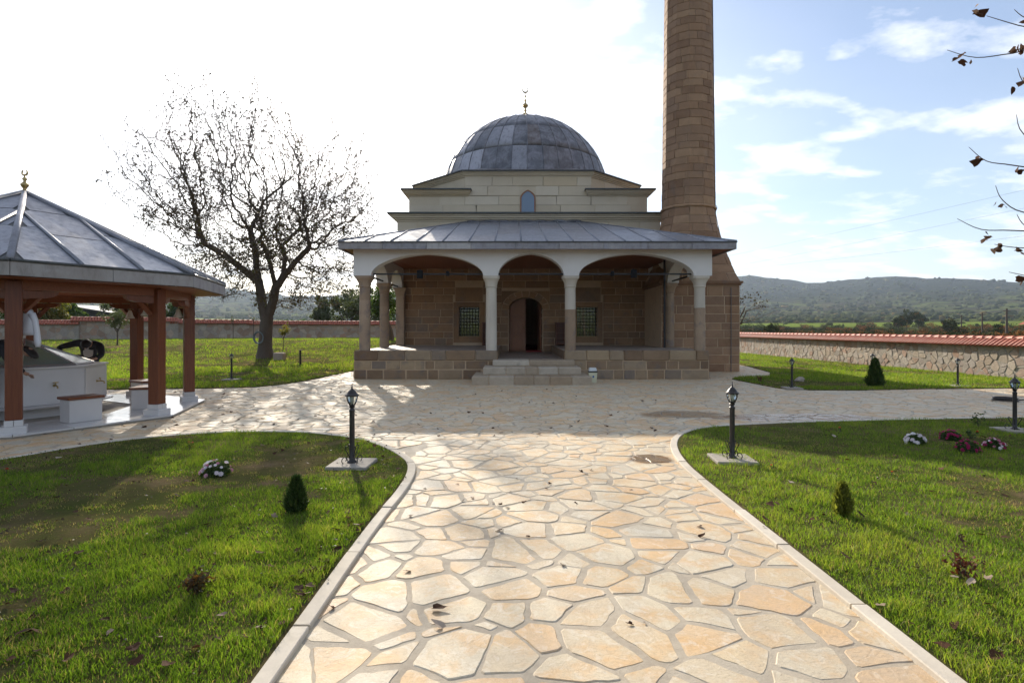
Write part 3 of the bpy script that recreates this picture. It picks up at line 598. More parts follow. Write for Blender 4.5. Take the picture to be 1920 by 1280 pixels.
# ------------------------------------------------------------------ masonry helpers
def unit_blocks(mat, n=4, bev=0.035, name='block'):
    out = []; rg = random.Random(len(name) + n)
    for _ in range(n):     # x: along the wall 0..1, z: up 0..1, y: 0 (front) .. 1 (back)
        m = MB(); j = lambda: rg.uniform(0, 0.012)
        c = [(j(), j()), (1 - j(), j()), (1 - j(), 1 - j()), (j(), 1 - j())]
        b = bev; bx = bev * 0.55
        inn = [(c[0][0] + bx, c[0][1] + b), (c[1][0] - bx, c[1][1] + b), (c[2][0] - bx, c[2][1] - b), (c[3][0] + bx, c[3][1] - b)]
        mid = [(0.5 + rg.uniform(-.2, .2), 0.5 + rg.uniform(-.2, .2))]
        vs = [(x, 0.10 + rg.uniform(-.04, .04), z) for x, z in inn] + [(x, 0.35, z) for x, z in c] + [(x, 1, z) for x, z in c] + [(mid[0][0], 0.0 + rg.uniform(0, .08), mid[0][1])]
        fs = [(0, 1, 12), (1, 2, 12), (2, 3, 12), (3, 0, 12)] + [(4 + i, 4 + (i + 1) % 4, (i + 1) % 4, i) for i in range(4)] + [(8 + i, 8 + (i + 1) % 4, 4 + (i + 1) % 4, 4 + i) for i in range(4)]
        m.add(vs, fs); out.append(m.mesh(name, mat))
    return out
UB = {k: unit_blocks(m, name=k) for k, m in (('brown', brown), ('plat', platst), ('cream', cream), ('min', minst), ('step', stepst))}
UB['cream'] = unit_blocks(cream, bev=0.008, name='cream')
def courses(parent, name, org, u, nrm, L, heights, lr, kind, openings=(), gap=0.014, depth=0.05, proud=0.02, seed=1, z0=0.0):
    """stone courses on a wall: org = lower left corner, u = along, nrm = outward normal"""
    rg = random.Random(seed); u = Vector(u); nrm = Vector(nrm); z = z0; k = 0; up = Vector((0, 0, 1))
    for h in heights:
        cuts = [(a, b) for (a, b, c, d) in openings if c < z + h - 0.02 and d > z + 0.02]; pos = -rg.uniform(0, lr[0] * 0.6) if k % 2 else 0.0
        segs = []
        p = 0.0
        for a, b in sorted(cuts): 
            if a - p > 0.05: segs.append((p, a))
            p = max(p, b)
        if L - p > 0.05: segs.append((p, L))
        for a, b in segs:
            x = a
            while x < b - 0.02:
                w = rg.uniform(*lr); 
                if b - (x + w) < lr[0] * 0.7: w = b - x
                hh = h - gap; ww = w - gap; pr = proud + rg.uniform(-.006, .008)
                o = Vector(org) + u * (x + gap / 2) + up * (z + gap / 2) + nrm * pr
                M = Matrix(((u.x * ww, -nrm.x * depth, 0, o.x), (u.y * ww, -nrm.y * depth, 0, o.y), (0, 0, hh, o.z), (0, 0, 0, 1)))
                inst(name, rg.choice(UB[kind]), parent, M); x += w
        z += h; k += 1
    return z
def wall_boxes(mb, org, u, nrm, L, z0, z1, thick, openings=()):
    us = sorted({0, L} | {v for o in openings for v in o[:2]}); zs = sorted({z0, z1} | {min(max(v, z0), z1) for o in openings for v in o[2:]})
    u = Vector(u); nrm = Vector(nrm)
    M = Matrix(((u.x, -nrm.x, 0, org[0]), (u.y, -nrm.y, 0, org[1]), (0, 0, 1, 0), (0, 0, 0, 1)))
    for i in range(len(us) - 1):
        run = None
        for j in range(len(zs) - 1):
            cu, cz = (us[i] + us[i + 1]) / 2, (zs[j] + zs[j + 1]) / 2; hole = any(a < cu < b and c < cz < d for a, b, c, d in openings)
            if not hole: run = (run[0], zs[j + 1]) if run else (zs[j], zs[j + 1])
            if hole or j == len(zs) - 2:
                if run: mb.box(us[i], us[i + 1], 0, thick, run[0], run[1], M)
                run = None
def arch_curve(t, kind='ellipse'):
    t = abs(t)
    if t >= 1: return 0.0
    if kind == 'ellipse': return 0.90 * math.sqrt(1 - t * t) + 0.10 * (1 - t)
    if kind == 'point': return 0.62 * math.sqrt(1 - t * t) + 0.38 * (1 - t)
    if kind == 'seg': return 1 - t * t * 0.92 if t < 0.999 else 0.0
    return math.sqrt(1 - t * t)
def arch_wall(mb, org, u, nrm, L, z0, z1, thick, arches, ns=26):
    """wall with arched openings cut from its lower edge; arches: (centre u, half width, rise, kind)"""
    u = Vector(u); nrm = Vector(nrm); M = Matrix(((u.x, -nrm.x, 0, org[0]), (u.y, -nrm.y, 0, org[1]), (0, 0, 1, 0), (0, 0, 0, 1)))
    xs = [0.0, L]
    for c, hw, r, k in arches: xs += [c - hw * math.cos(PI * i / ns) for i in range(ns + 1)]
    xs = sorted(set(round(x, 5) for x in xs if -1e-6 <= x <= L + 1e-6))
    def low(x, side):
        for c, hw, r, k in arches:
            t = (x - c) / hw
            if abs(t) < 0.99999: return z0 + r * arch_curve(t, k)
        return z0
    n = len(xs); vs = []
    for x in xs: l = low(x, 0); vs += [(x, 0, l), (x, 0, z1), (x, thick, l), (x, thick, z1)]
    fs = []
    for i in range(n - 1):
        a, b = i * 4, i * 4 + 4; fs += [(a, b, b + 1, a + 1), (b + 2, a + 2, a + 3, b + 3), (a + 1, b + 1, b + 3, a + 3), (b, a, a + 2, b + 2)]
    fs += [(0, 1, 3, 2), ((n - 1) * 4, (n - 1) * 4 + 2, (n - 1) * 4 + 3, (n - 1) * 4 + 1)]
    mb.add(vs, fs, M)
def rot_z(a): return Matrix.Rotation(a, 4, 'Z')
# ------------------------------------------------------------------ the mosque
CX = 0.68
mosque = thing('mosque', 'domed stone mosque with a white arcaded porch, lead roofs and wide stone steps', 'mosque', (CX, 24, 0))
YW = 23.75; XL, XR = -4.79, 6.19
def build_body():
    # front wall with door and two windows (opening coordinates along u from XL)
    door = (-0.13 - XL, 1.27 - XL, 0.63, 2.92); wl = (-2.22 - XL, -1.36 - XL, 1.28, 2.50); wr = (2.70 - XL, 3.56 - XL, 1.28, 2.50)
    fw = MB(); wall_boxes(fw, (XL, YW), (1, 0, 0), (0, -1, 0), XR - XL, 0.0, 6.20, 0.9, [door, wl, wr]); front = fw.build('front_wall', mortar, mosque)
    Mx = (XL, YW, 0)
    # inner arched niches above the windows, voussoirs round the door
    hs = [0.28, 0.30, 0.26, 0.33, 0.29, 0.31, 0.27, 0.34, 0.28, 0.30, 0.33, 0.29, 0.31]
    pad = 0.24; openz = [(door[0] - .02, door[1] + .02, 0.63, 2.40), (door[0] - 0.30, door[1] + 0.30, 2.40, 3.18), (wl[0] - pad, wl[1] + pad, 0.98, 2.72), (wr[0] - pad, wr[1] + pad, 0.98, 2.72), (wl[0] - .15, wl[1] + .15, 2.72, 3.32), (wr[0] - .15, wr[1] + .15, 2.72, 3.32)]
    courses(front, 'stone_block', Mx, (1, 0, 0), (0, -1, 0), XR - XL, hs, (0.42, 1.05), 'brown', openz, seed=4, z0=0.63, gap=0.016)
    # side and back walls, seen from a step aside
    sw = MB(); wall_boxes(sw, (XL, YW + 0.9), (0, 1, 0), (-1, 0, 0), 9.2, 0, 6.2, 0.9, []); 
    M2 = MB(); wall_boxes(M2, (XR, YW + 10.1), (0, -1, 0), (1, 0, 0), 9.2, 0, 6.2, 0.9, []); sw.v and None
    b = len(sw.v); sw.v += M2.v; sw.f += [tuple(b + i for i in f) for f in M2.f]; sw.m += M2.m; sw.t += M2.t
    M3 = MB(); wall_boxes(M3, (XR, YW + 11.0), (-1, 0, 0), (0, 1, 0), XR - XL, 0, 6.2, 0.9, []); b = len(sw.v); sw.v += M3.v; sw.f += [tuple(b + i for i in f) for f in M3.f]; sw.m += M3.m; sw.t += M3.t
    side = sw.build('side_wall', mortar, mosque)
    courses(side, 'stone_block', (XL, YW + 11, 0), (0, -1, 0), (-1, 0, 0), 11.0, [0.42] * 14, (0.8, 1.7), 'brown', [(4.0, 5.1, 1.2, 2.6), (6.6, 7.7, 1.2, 2.6)], seed=9)
    fl = MB(); fl.box(XL + .9, XR - .9, YW + .9, YW + 10.1, 0.5, 0.66); fl.build('carpet', carpet, mosque)
    cl = MB(); cl.box(XL + .9, XR - .9, YW + .9, YW + 10.1, 6.05, 6.18); cl.build('inner_ceiling', dim, mosque)
    # door jambs and arch stones
    dc, dw = (door[0] + door[1]) / 2 + XL, (door[1] - door[0]) / 2
    ar = MB(); arch_wall(ar, (dc - dw, YW + 0.02), (1, 0, 0), (0, -1, 0), 2 * dw, 2.40, 2.92, 0.4, [(dw, dw - 0.003, 0.49, 'round')]); ar.build('door_head', brown, front)
    rg = random.Random(2)
    for k in range(9):
        a0, a1 = PI * k / 9 + 0.02, PI * (k + 1) / 9 - 0.02; m = MB(); pts = []
        for a, r in ((a0, 1), (a1, 1), (a1, 2), (a0, 2)):
            hx, hz = (dw, 0.49) if r == 1 else (dw + 0.29, 0.77); pts.append((dc - hx * math.cos(a), 2.40 + hz * math.sin(a)))
        vs = [(p[0], YW - 0.035 + rg.uniform(-.005, .005), p[1]) for p in pts] + [(p[0], YW + 0.03, p[1]) for p in pts]
        m.add(vs, [(0, 1, 2, 3), (4, 7, 6, 5)] + [(i, i + 4, (i + 1) % 4 + 4, (i + 1) % 4) for i in range(4)]); m.build('arch_stone', brown, front)
    for sx in (-1, 1): # pieces filling the corners over the arch stones
        m = MB(); pts = [(dc + sx * (dw + .30), 2.42), (dc + sx * (dw + .30), 3.17), (dc + sx * 0.12, 3.17)] + [(dc + sx * (dw + .30) * math.cos(a), 2.42 + 0.765 * math.sin(a)) for a in [rad(x) for x in (76, 62, 48, 34, 20, 8)]]
        n = len(pts); m.add([(p[0], YW - 0.012, p[1]) for p in pts] + [(p[0], YW + 0.02, p[1]) for p in pts], [tuple(range(n)), tuple(range(2 * n - 1, n - 1, -1))] + [(i, i + n, (i + 1) % n + n, (i + 1) % n) for i in range(n)]); m.build('spandrel_stone', brown, front)
    # windows: plain stone frame, iron grille, dark pane, blind arch above
    for (a, b, z0, z1) in (wl, wr):
        a += XL; b += XL; w = thing_part('window', front, a, b, z0, z1)
        for (x0, x1, q0, q1) in ((a - .22, a - .004, z0 - .26, z1 + .20), (b + .004, b + .22, z0 - .26, z1 + .20), (a - .002, b + .002, z1 + .004, z1 + .20), (a - .002, b + .002, z0 - .26, z0 - .004)):
            m = MB(); m.bbox(x0, x1, YW - 0.035, YW + 0.3, q0, q1, 0.008); m.build('frame_stone', brown, front)
        # blind pointed arch
        m = MB(); c = (a + b) / 2; hw = (b - a) / 2 + .14; arch_wall(m, (c - hw, YW - 0.014), (1, 0, 0), (0, -1, 0), 2 * hw, z1 + .225, z1 + .81, 0.03, [(hw, hw - .16, 0.44, 'point')]); m.build('blind_arch', brown, front)
        m = MB(); m.box(c - hw + .1, c + hw - .1, YW - .004, YW + .02, z1 + .225, z1 + .76); m.build('niche_stone', brown, front)
    # double door: left leaf shut, right leaf open inward
    dl = MB(); x0, x1 = dc - dw + .03, dc; 
    def leaf(parent_, M, mirror=1):
        m = MB(); poly = []; W_ = dw - .03
        for i in range(10): t = i / 9.0; poly.append((t * W_, 2.40 + 0.47 * math.sqrt(max(0, 1 - (1 - t) ** 2)) - .02))
        poly = [(0, 0.66)] + poly + [(W_, 0.66)]; n = len(poly)
        m.add([(p[0], 0, p[1]) for p in poly] + [(p[0], 0.06, p[1]) for p in poly], [tuple(range(n - 1, -1, -1)), tuple(range(n, 2 * n))] + [(i, (i + 1) % n, (i + 1) % n + n, i + n) for i in range(n)], M)
        o = m.build('door_leaf', doorw, parent_)
        for (z0, z1) in ((0.74, 1.22), (1.36, 1.98), (2.10, 2.20)):
            p = MB(); p.bbox(.10, W_ - .10, -.018, .01, z0, z1, 0.012, M); p.build('door_panel', doorw, o)
            p = MB()
            for q in ((.07, .10, z0 - .03, z1 + .03), (W_ - .10, W_ - .07, z0 - .03, z1 + .03), (.10, W_ - .10, z0 - .03, z0), (.10, W_ - .10, z1, z1 + .03)): p.box(q[0], q[1], -.03, .01, q[2], q[3], M)
            p.build('moulding', doorw, o)
        p = MB(); p.lathe([(.0, 0), (.03, .005), (.03, .02), (.012, .03), (.012, .06), (.028, .07), (.0, .09)], 8, M=M @ Matrix.Translation((W_ - .05, 0, 1.62)) @ Matrix.Rotation(rad(90), 4, 'X')); p.build('door_knob', brass, o, smooth=True)
        return o
    leaf(mosque, Matrix.Translation((dc - dw + .03, YW + .18, 0)))
    leaf(mosque, Matrix.Translation((dc + dw - .03, YW + .25, 0)) @ rot_z(rad(97)) )
    m = MB(); m.box(dc + .03, dc + dw - .03, YW + .03, YW + .88, .635, .665); m.build('door_mat', carpet, mosque)
def thing_part(name, front, a, b, z0, z1):
    m = MB(); m.box(a, b, YW + .36, YW + .38, z0, z1); pane = m.build('window_pane', winglass, front)
    g = MB()
    for i in range(7): x = a + (b - a) * (i + .5) / 7; g.tube([(x, YW + .12, z0), (x, YW + .12, z1)], .011, 5)
    for i in range(9): z = z0 + (z1 - z0) * (i + .5) / 9; g.tube([(a, YW + .12, z), (b, YW + .12, z)], .011, 5)
    for i in range(7):
        for j in range(9): g.sphere((a + (b - a) * (i + .5) / 7, YW + .12, z0 + (z1 - z0) * (j + .5) / 9), .02, 5, 4)
    g.build('window_grille', iron, front)
    return pane
build_body()
# upper cream storey, cornices, drum
def slab_stack(parent, poly_fn, zb, lays, mat_c, name='cornice'):
    m = MB(); z = zb
    for off, h in lays: m.prism(poly_fn(off), z, z + h); z += h
    return m.build(name, mat_c, parent), z
def sq(cx, cy, hx, hy=None):
    hy = hy or hx; return lambda o: [(cx - hx - o, cy - hy - o), (cx + hx + o, cy - hy - o), (cx + hx + o, cy + hy + o), (cx - hx - o, cy + hy + o)]
CY = 29.1
def build_upper():
    band = MB(); band.box(XL + .03, XR - .03, YW - .004 + .03, YW + 10.97, 4.6, 6.06); ub = band.build('upper_wall', creamj, mosque)
    courses(ub, 'ashlar_block', (XL, YW - .004, 0), (1, 0, 0), (0, -1, 0), XR - XL, [.36, .36, .36, .36], (0.7, 1.5), 'cream', z0=4.62, gap=.004, proud=.012, depth=.03, seed=3)
    _, z = slab_stack(mosque, sq(CX + .02, CY + .15, 5.49 + .0, 5.49), 6.06, [(.05, .07), (.12, .07), (.20, .08), (.27, .06)], cream)
    slab_stack(mosque, sq(CX + .02, CY + .15, 5.49, 5.49), z, [(.36, .035), (.34, .03), (.0, .03)], darklead, 'lead_cap')
    # square middle storey
    m = MB(); m.box(CX - 5.04, CX + 5.04, 24.08, 34.1, 6.40, 7.20); mid = m.build('middle_wall', creamj, mosque)
    win = (CX - .01 - .30, CX - .01 + .30); L = 10.08
    courses(mid, 'ashlar_block', (CX - 5.04, 24.08, 0), (1, 0, 0), (0, -1, 0), L, [.40, .40], (0.8, 1.6), 'cream', [(5.03 - .33, 5.03 + .33, 6.3, 7.5)], z0=6.42, gap=.004, proud=.012, depth=.03, seed=6)
    for sx in (-1, 1):
        def pf(o, sx=sx):
            x0, x1 = CX + sx * 5.04 + sx * o, CX + sx * (2.62 - .06) - sx * (o * .6); xa, xb = min(x0, x1), max(x0, x1); return [(xa, 24.06 - o), (xb, 24.06 - o), (xb, 27.6), (xa, 27.6)]
        _, z = slab_stack(mosque, pf, 7.20, [(.05, .05), (.11, .05), (.18, .06), (.24, .05)], cream)
        slab_stack(mosque, pf, z, [(.31, .03), (.29, .03), (-.1, .02)], darklead, 'lead_cap')
    # chamfered drum
    def octo(h, c): return lambda o: [(CX + x * 1.0, CY + y) for x, y in ((-(h - c) - o * .41, -h - o), ((h - c) + o * .41, -h - o), (h + o, -(h - c) - o * .41), (h + o, (h - c) + o * .41), ((h - c) + o * .41, h + o), (-(h - c) - o * .41, h + o), (-h - o, (h - c) + o * .41), (-h - o, -(h - c) - o * .41))]
    oc = octo(5.02, 2.35); m = MB(); m.prism(oc(0), 6.42, 8.0); dr = m.build('drum', creamj, mosque)
    courses(dr, 'ashlar_block', (CX - 2.67, 24.05, 0), (1, 0, 0), (0, -1, 0), 5.34, [.40, .40], (0.8, 1.5), 'cream', [(2.66 - .33, 2.66 + .33, 6.3, 7.5)], z0=7.22, gap=.004, proud=.014, depth=.03, seed=8)
    s2 = math.sqrt(.5); 
    for sx in (-1, 1):
        a = (CX + sx * 2.67, 24.08); b = (CX + sx * 5.02, 24.08 + 2.35)
        if sx < 0: courses(dr, 'ashlar_block', (b[0], b[1], 0), (s2, -s2, 0), (-s2, -s2, 0), 2.35 / s2, [.40, .40], (0.8, 1.4), 'cream', z0=7.22, gap=.004, proud=.012, depth=.03, seed=12)
        else: courses(dr, 'ashlar_block', (a[0], a[1], 0), (s2, s2, 0), (s2, -s2, 0), 2.35 / s2, [.40, .40], (0.8, 1.4), 'cream', z0=7.22, gap=.004, proud=.012, depth=.03, seed=13)
    _, z = slab_stack(mosque, oc, 8.0, [(.05, .05), (.11, .05), (.17, .05), (.22, .04)], cream)
    slab_stack(mosque, oc, z, [(.30, .03), (.28, .025), (.05, .02)], darklead, 'lead_cap')
    zr = z + .06
    # gently sloping lead skirt between the drum edge and the dome
    m = MB(); P = oc(.05); m.loft([[(p[0], p[1], zr) for p in P], [(CX + (p[0] - CX) * .78, CY + (p[1] - CY) * .78, zr + .42) for p in P]]); m.build('drum_roof', lead, mosque)
    # pointed window in the drum
    m = MB(); m.box(CX - .34, CX + .32, 24.045, 24.07, 6.46, 7.22); 
    fr = MB(); wx = CX - .01
    pts = [(wx - .27, 6.50), (wx - .27, 7.10)] + [(wx + .27 * t, 7.10 + .30 * arch_curve(t, 'point')) for t in np.linspace(-.95, .95, 11)] + [(wx + .27, 7.10), (wx + .27, 6.50)]; n = len(pts)
    gl_ = MB(); gl_.add([(p[0], 24.03, p[1]) for p in pts], [tuple(range(n))]); 
    big = [(wx + (p[0] - wx) * 1.2, 6.50 + (p[1] - 6.50) * 1.065) for p in pts]
    fr.add([(p[0], 24.015, p[1]) for p in pts] + [(p[0], 24.015, p[1]) for p in big] + [(p[0], 24.1, p[1]) for p in big] + [(p[0], 24.06, p[1]) for p in pts], [(i, i + 1, n + i + 1, n + i) for i in range(n - 1)] + [(n + i, n + i + 1, 2 * n + i + 1, 2 * n + i) for i in range(n - 1)] + [(i + 1, i, 3 * n + i, 3 * n + i + 1) for i in range(n - 1)])
    fo = fr.build('arched_window', doorw, mosque); gl_.build('window_pane', simple('blue_pane', (0.13, 0.19, 0.27), 0.12, spec=0.7), fo)
    wf = MB(); wf.bbox(wx - .335, wx - .325 + .0, 24.03, 24.07, 6.44, 7.2, .002); 
    inf = MB(); inf.box(wx - .34, wx + .34, 24.035, 24.06, 6.42, 7.60); inf.build('window_surround', cream, mosque)
build_upper()
# dome of lead sheets
def build_dome():
    R, ZC = 4.20, 8.05; N = 36
    def sp(az, ph, r=R): return (CX + r * math.cos(ph) * math.sin(az), CY - r * math.cos(ph) * math.cos(az), ZC + r * math.sin(ph))
    core = MB(); core.loft([[sp(2 * PI * i / 72, ph, R - .02) for i in range(72)] for ph in [rad(x) for x in (0, 8, 16, 24, 32, 40, 48, 56, 64, 72, 80, 88)]]); dome = core.build('dome', darklead, mosque, smooth=True)
    rows = [(3, 24), (24, 43.5), (43.5, 64), (64, 86)]; rg = random.Random(4)
    for ri, (a, b) in enumerate(rows):
        for k in range(N):
            if ri == 3 and k % 2: continue
            wdt = 1 if ri < 3 else 2; az0 = rad(10 * k + .25); az1 = rad(10 * (k + wdt) - .25); o = rg.uniform(0, .012); m = MB(); nu, nv = 2 * wdt, 4
            V = [sp(az0 + (az1 - az0) * i / nu, rad(a + .25 + (b - a - .5) * j / nv), R + .008 + o * (1 - j / nv)) for j in range(nv + 1) for i in range(nu + 1)]; n = nu + 1
            V += [sp(az0 + (az1 - az0) * i / nu, rad(a + .25), R - .02) for i in range(n)]
            m.add(V, [(j * n + i, j * n + i + 1, (j + 1) * n + i + 1, (j + 1) * n + i) for j in range(nv) for i in range(nu)] + [((nv + 1) * n + i, (nv + 1) * n + i + 1, i + 1, i) for i in range(nu)]); m.build('lead_sheet', lead, dome, smooth=True)
    for k in range(N):
        m = MB(); m.tube([sp(rad(10 * k), rad(x), R + .018) for x in np.linspace(3, 64 if k % 2 else 86, 11)], .024, 6); m.build('seam', lead, dome, smooth=True)
    fin = MB(); fin.lathe([(.12, -.1), (.14, .02), (.06, .08), (.05, .14), (.17, .26), (.17, .33), (.05, .44), (.04, .50), (.09, .55), (.04, .60), (.04, .65), (.15, .76), (.15, .82), (.045, .92), (.035, 1.0), (.075, 1.05), (.03, 1.10), (.028, 1.22), (.06, 1.27), (.02, 1.32), (.018, 1.42)], 12, (CX, CY, 12.20)); f = fin.build('finial', brass, mosque, smooth=True)
    crescent((CX, CY, 13.80), .17, f)
def crescent(c, r, parent):
    m = MB(); pts = []; rs = []
    for i in range(17):
        a = rad(-90 + 150 * (i - 8) / 8.0); rr = r * .8; pts.append((c[0] + rr * math.cos(a), c[1], c[2] + rr * math.sin(a))); rs.append(.008 + r * .19 * (1 - abs(i - 8) / 8.0) ** .6)
    m.tube(pts, rs, 6); m.build('crescent', brass, parent, smooth=True)
build_dome()
# ---- platform, steps
YF = 17.92; PX0, PX1 = -4.97, 6.20; RX0, RX1 = -0.47, 1.66        # recess for the entrance
def build_platform():
    m = MB(); m.box(PX0, RX0, YF, YW, -.1, .87); m.box(RX1, PX1, YF, YW, -.1, .87); m.box(RX0, RX1, YF + .002, YW, -.1, .60); pl = m.build('platform', mortar, mosque)
    for x0, x1 in ((PX0, RX0), (RX1, PX1)):
        rg = random.Random(int(x1 * 10))
        nx, ny = 6, 8
        for i in range(nx):
            for j in range(ny):
                a, b = x0 + (x1 - x0) * i / nx, x0 + (x1 - x0) * (i + 1) / nx; c, d = YF + .30 + (YW - YF - .30) * j / ny, YF + .30 + (YW - YF - .30) * (j + 1) / ny
                s = MB(); s.bbox(a + .006, b - .006, c + .006, d - .006, .86, .905 + rg.uniform(-.002, .003), .005); s.build('floor_slab', floorst, pl)
    s = MB()
    for i in range(3):
        for j in range(6):
            a, b = RX0 + (RX1 - RX0) * i / 3, RX0 + (RX1 - RX0) * (i + 1) / 3; c, d = YF + .25 + (YW - YF - .25) * j / 6, YF + .25 + (YW - YF - .25) * (j + 1) / 6
            s = MB(); s.bbox(a + .006, b - .006, c + .006, d - .006, .59, .632, .005); s.build('floor_slab', floorst, pl)
    hs = [.31, .295]
    courses(pl, 'stone_block', (PX0, YF, 0), (1, 0, 0), (0, -1, 0), PX1 - PX0, [.315, .275], (.30, .80), 'plat', [(RX0 - PX0, RX1 - PX0, 0.35, .6), (2.9 + PX0 * 0 + 1.1, 7.0, -.1, .33)], seed=21, gap=.03, proud=.03, depth=.10)
    rg = random.Random(5)
    def cap(x0, x1):
        x = x0
        while x < x1 - .05:
            w = rg.uniform(.45, .95); w = x1 - x if x1 - x - w < .4 else w
            s = MB(); s.bbox(x + .010, x + w - .010, YF - .045 + rg.uniform(-.01, .01), YF + .30, .60, .912, .022); s.build('stone_block', platst, pl); x += w
    cap(PX0, RX0); cap(RX1, PX1)
    for x, w in ((PX0, -1), (PX1, 1)):
        courses(pl, 'stone_block', (x, YW if w < 0 else YF, 0), (0, w * 1.0, 0), (w, 0, 0), YW - YF, [.31, .29, .30], (.4, .9), 'plat', seed=31 + w, gap=.03, proud=.03, depth=.08)
    for x, w in ((RX0, 1), (RX1, -1)):
        s = MB(); s.box(min(x, x + w * .02), max(x, x + w * .02), YF + .02, YW, .60, .895); s.build('recess_side', platst, pl)
    # steps, each of several stones
    def step(x0, x1, y0, y1, z0, z1, n, seed):
        rg = random.Random(seed); st = MB(); st.box(x0 + .02, x1 - .02, y0 + .03, y1, z0 - .02, z1 - .02); so_ = st.build('step', mortar, mosque); xs = [x0] + sorted(x0 + (x1 - x0) * (i + rg.uniform(-.2, .2)) / n for i in range(1, n)) + [x1]
        for a, b in zip(xs, xs[1:]): s = MB(); s.bbox(a + .006, b - .006, y0 + rg.uniform(0, .012), y1 + .02, z0, z1 + rg.uniform(-.004, .004), .018); s.build('step_stone', stepst, so_)
    step(-1.15, 2.27, 16.12, YF - .02, -.03, .235, 6, 1); step(-.86, 2.04, 16.72, YF - .03, .245, .455, 5, 2); step(-.60, 1.93, 17.38, YF + .25, .465, .632, 2, 3)
build_platform()
# ---- columns
def column(x, y, lower, upper, split, z0=.912, z1=3.27, s=1.0):
    m = MB(); m.lathe([(.175 * s, 0), (.178 * s, .4), (.172 * s, split - .004)], 16, (x, y, z0)); co = m.build('column', lower, mosque, smooth=False, auto=40)
    if upper is not lower: u = MB(); u.lathe([(.172 * s, split), (.168 * s, z1 - z0 - .37)], 16, (x, y, z0)); u.build('upper_shaft', upper, co, auto=40)
    else: u = MB(); u.lathe([(.172 * s, split - .004), (.168 * s, z1 - z0 - .37)], 16, (x, y, z0)); u.build('upper_shaft', upper, co, auto=40)
    c = MB(); rings = []
    for t, r, k in ((0, .170, 0), (.03, .195, 0), (.06, .185, .1), (.16, .20, .35), (.27, .245, .8), (.29, .262, 1), (.37, .27, 1)):
        ring = []
        for i in range(24):
            a = 2 * PI * (i + .5) / 24; ca, sa = math.cos(a), math.sin(a); q = max(abs(ca), abs(sa)); rr = r * s * ((1 - k) + k / q * .98); ring.append((x + rr * ca, y + rr * sa, z1 - .37 + t))
        rings.append(ring)
    c.loft(rings); c.build('capital', upper, co, auto=25)
    return co
YC = 18.17
column(-4.70, YC, colb, colb, 1.6); column(-0.66, YC, colw, colw, 1.5); column(1.86, YC, colb, colw, 1.30); column(5.99, YC, colb, colw, 1.35)
column(-4.72, 21.05, colb, colb, 1.5); column(5.82, 21.02, colb, colb, 1.5)
for x in (-4.62,): 
    p = MB(); p.bbox(x - .17, x + .17, YW - .30, YW - .002, .91, 3.0, .02); po = p.build('wall_pier', colb, mosque); c = MB(); c.loft([[(x - w, YW - .30 - w + .17, z), (x + w, YW - .30 - w + .17, z), (x + w, YW - .003, z), (x - w, YW - .003, z)] for z, w in ((2.95, .175), (3.12, .2), (3.27, .26), (3.28, .27))]); c.build('capital', colb, po)
# ---- arcade
def build_arcade():
    u0 = -5.0; m = MB(); cs = [((-4.70 - .66) / 2 - u0, (4.04 / 2) - .25, .70, 'ellipse'), ((-.66 + 1.86) / 2 - u0, 1.26 - .22, .71, 'ellipse'), ((1.86 + 5.99) / 2 - u0, 4.13 / 2 - .25, .71, 'ellipse')]
    arch_wall(m, (u0, YC - .23), (1, 0, 0), (0, -1, 0), 11.31, 3.272, 4.16, .46, cs); arc = m.build('arcade', plaster, mosque, auto=25)
    arc['label'] = 'white plastered arcade wall with three flat arches'
    for xs, sgn in ((-4.97 + .02, -1), (6.10 - .0, 1)):
        s = MB(); x = xs if sgn < 0 else xs; y0 = YC + .232; L = YW - y0 - .003
        cc = [((21.05 - .0 + y0 - .23) / 2 - y0 + .0, (21.05 - y0 + .2) / 2 - .24, .62, 'ellipse'), ((21.05 + YW) / 2 - y0, (YW - 21.05) / 2 - .30, .62, 'ellipse')]
        if sgn < 0: arch_wall(s, (xs, y0 + L), (0, -1, 0), (-1, 0, 0), L, 3.272, 4.15, .42, [(L - c[0], *c[1:]) for c in cc])
        else: arch_wall(s, (xs, y0), (0, 1, 0), (1, 0, 0), L, 3.272, 4.15, .42, cc[:1] + cc[1:])
        s.build('side_arcade', plaster, mosque, auto=25)
    # iron tie rods
    for a, b in ((-4.7, -.66), (-.66, 1.86), (1.86, 5.99)): t = MB(); t.box(a + .15, b - .15, YC - .02, YC + .02, 3.315, 3.365); t.build('tie_rod', iron, mosque)
    for x in (-4.72, 5.86):
        for a, b in ((YC, 21.05), (21.05, YW)): t = MB(); t.box(x - .02, x + .02, a + .2, b - .2, 3.31, 3.36); t.build('tie_rod', iron, mosque)
    dp = MB(); dp.tube([(5.55, 20.7, .9), (5.55, 20.7, 4.1)], .04, 8); dp.build('downpipe', iron, mosque)
    cl = MB(); n = 14
    for i in range(n): x = -4.9 + 11.0 * i / n; b_ = MB(); b_.box(x + .004, x + 11.0 / n - .004, YC + .24, YW - .005, 4.10, 4.14); b_.build('ceiling_board', woodx, mosque)
build_arcade()
def floodlight(x, z, s, lab):
    t = thing('floodlight', lab, 'floodlight', (x, YC, z), 'floodlights fixed on the porch tie rods'); m = MB(); m.bbox(x - .09 * s, x + .09 * s, YC - .10, YC - .03, z - .13 * s, z + .12 * s, .012); m.build('housing', lensm, t)
    g = MB(); g.box(x - .07 * s, x + .07 * s, YC - .103, YC - .1005, z - .10 * s, z + .09 * s); g.build('lens', lensm, t); b = MB(); b.box(x - .012, x + .012, YC - .03, YC + .03, z - .02, z + .16 * s); b.build('bracket', black, t)
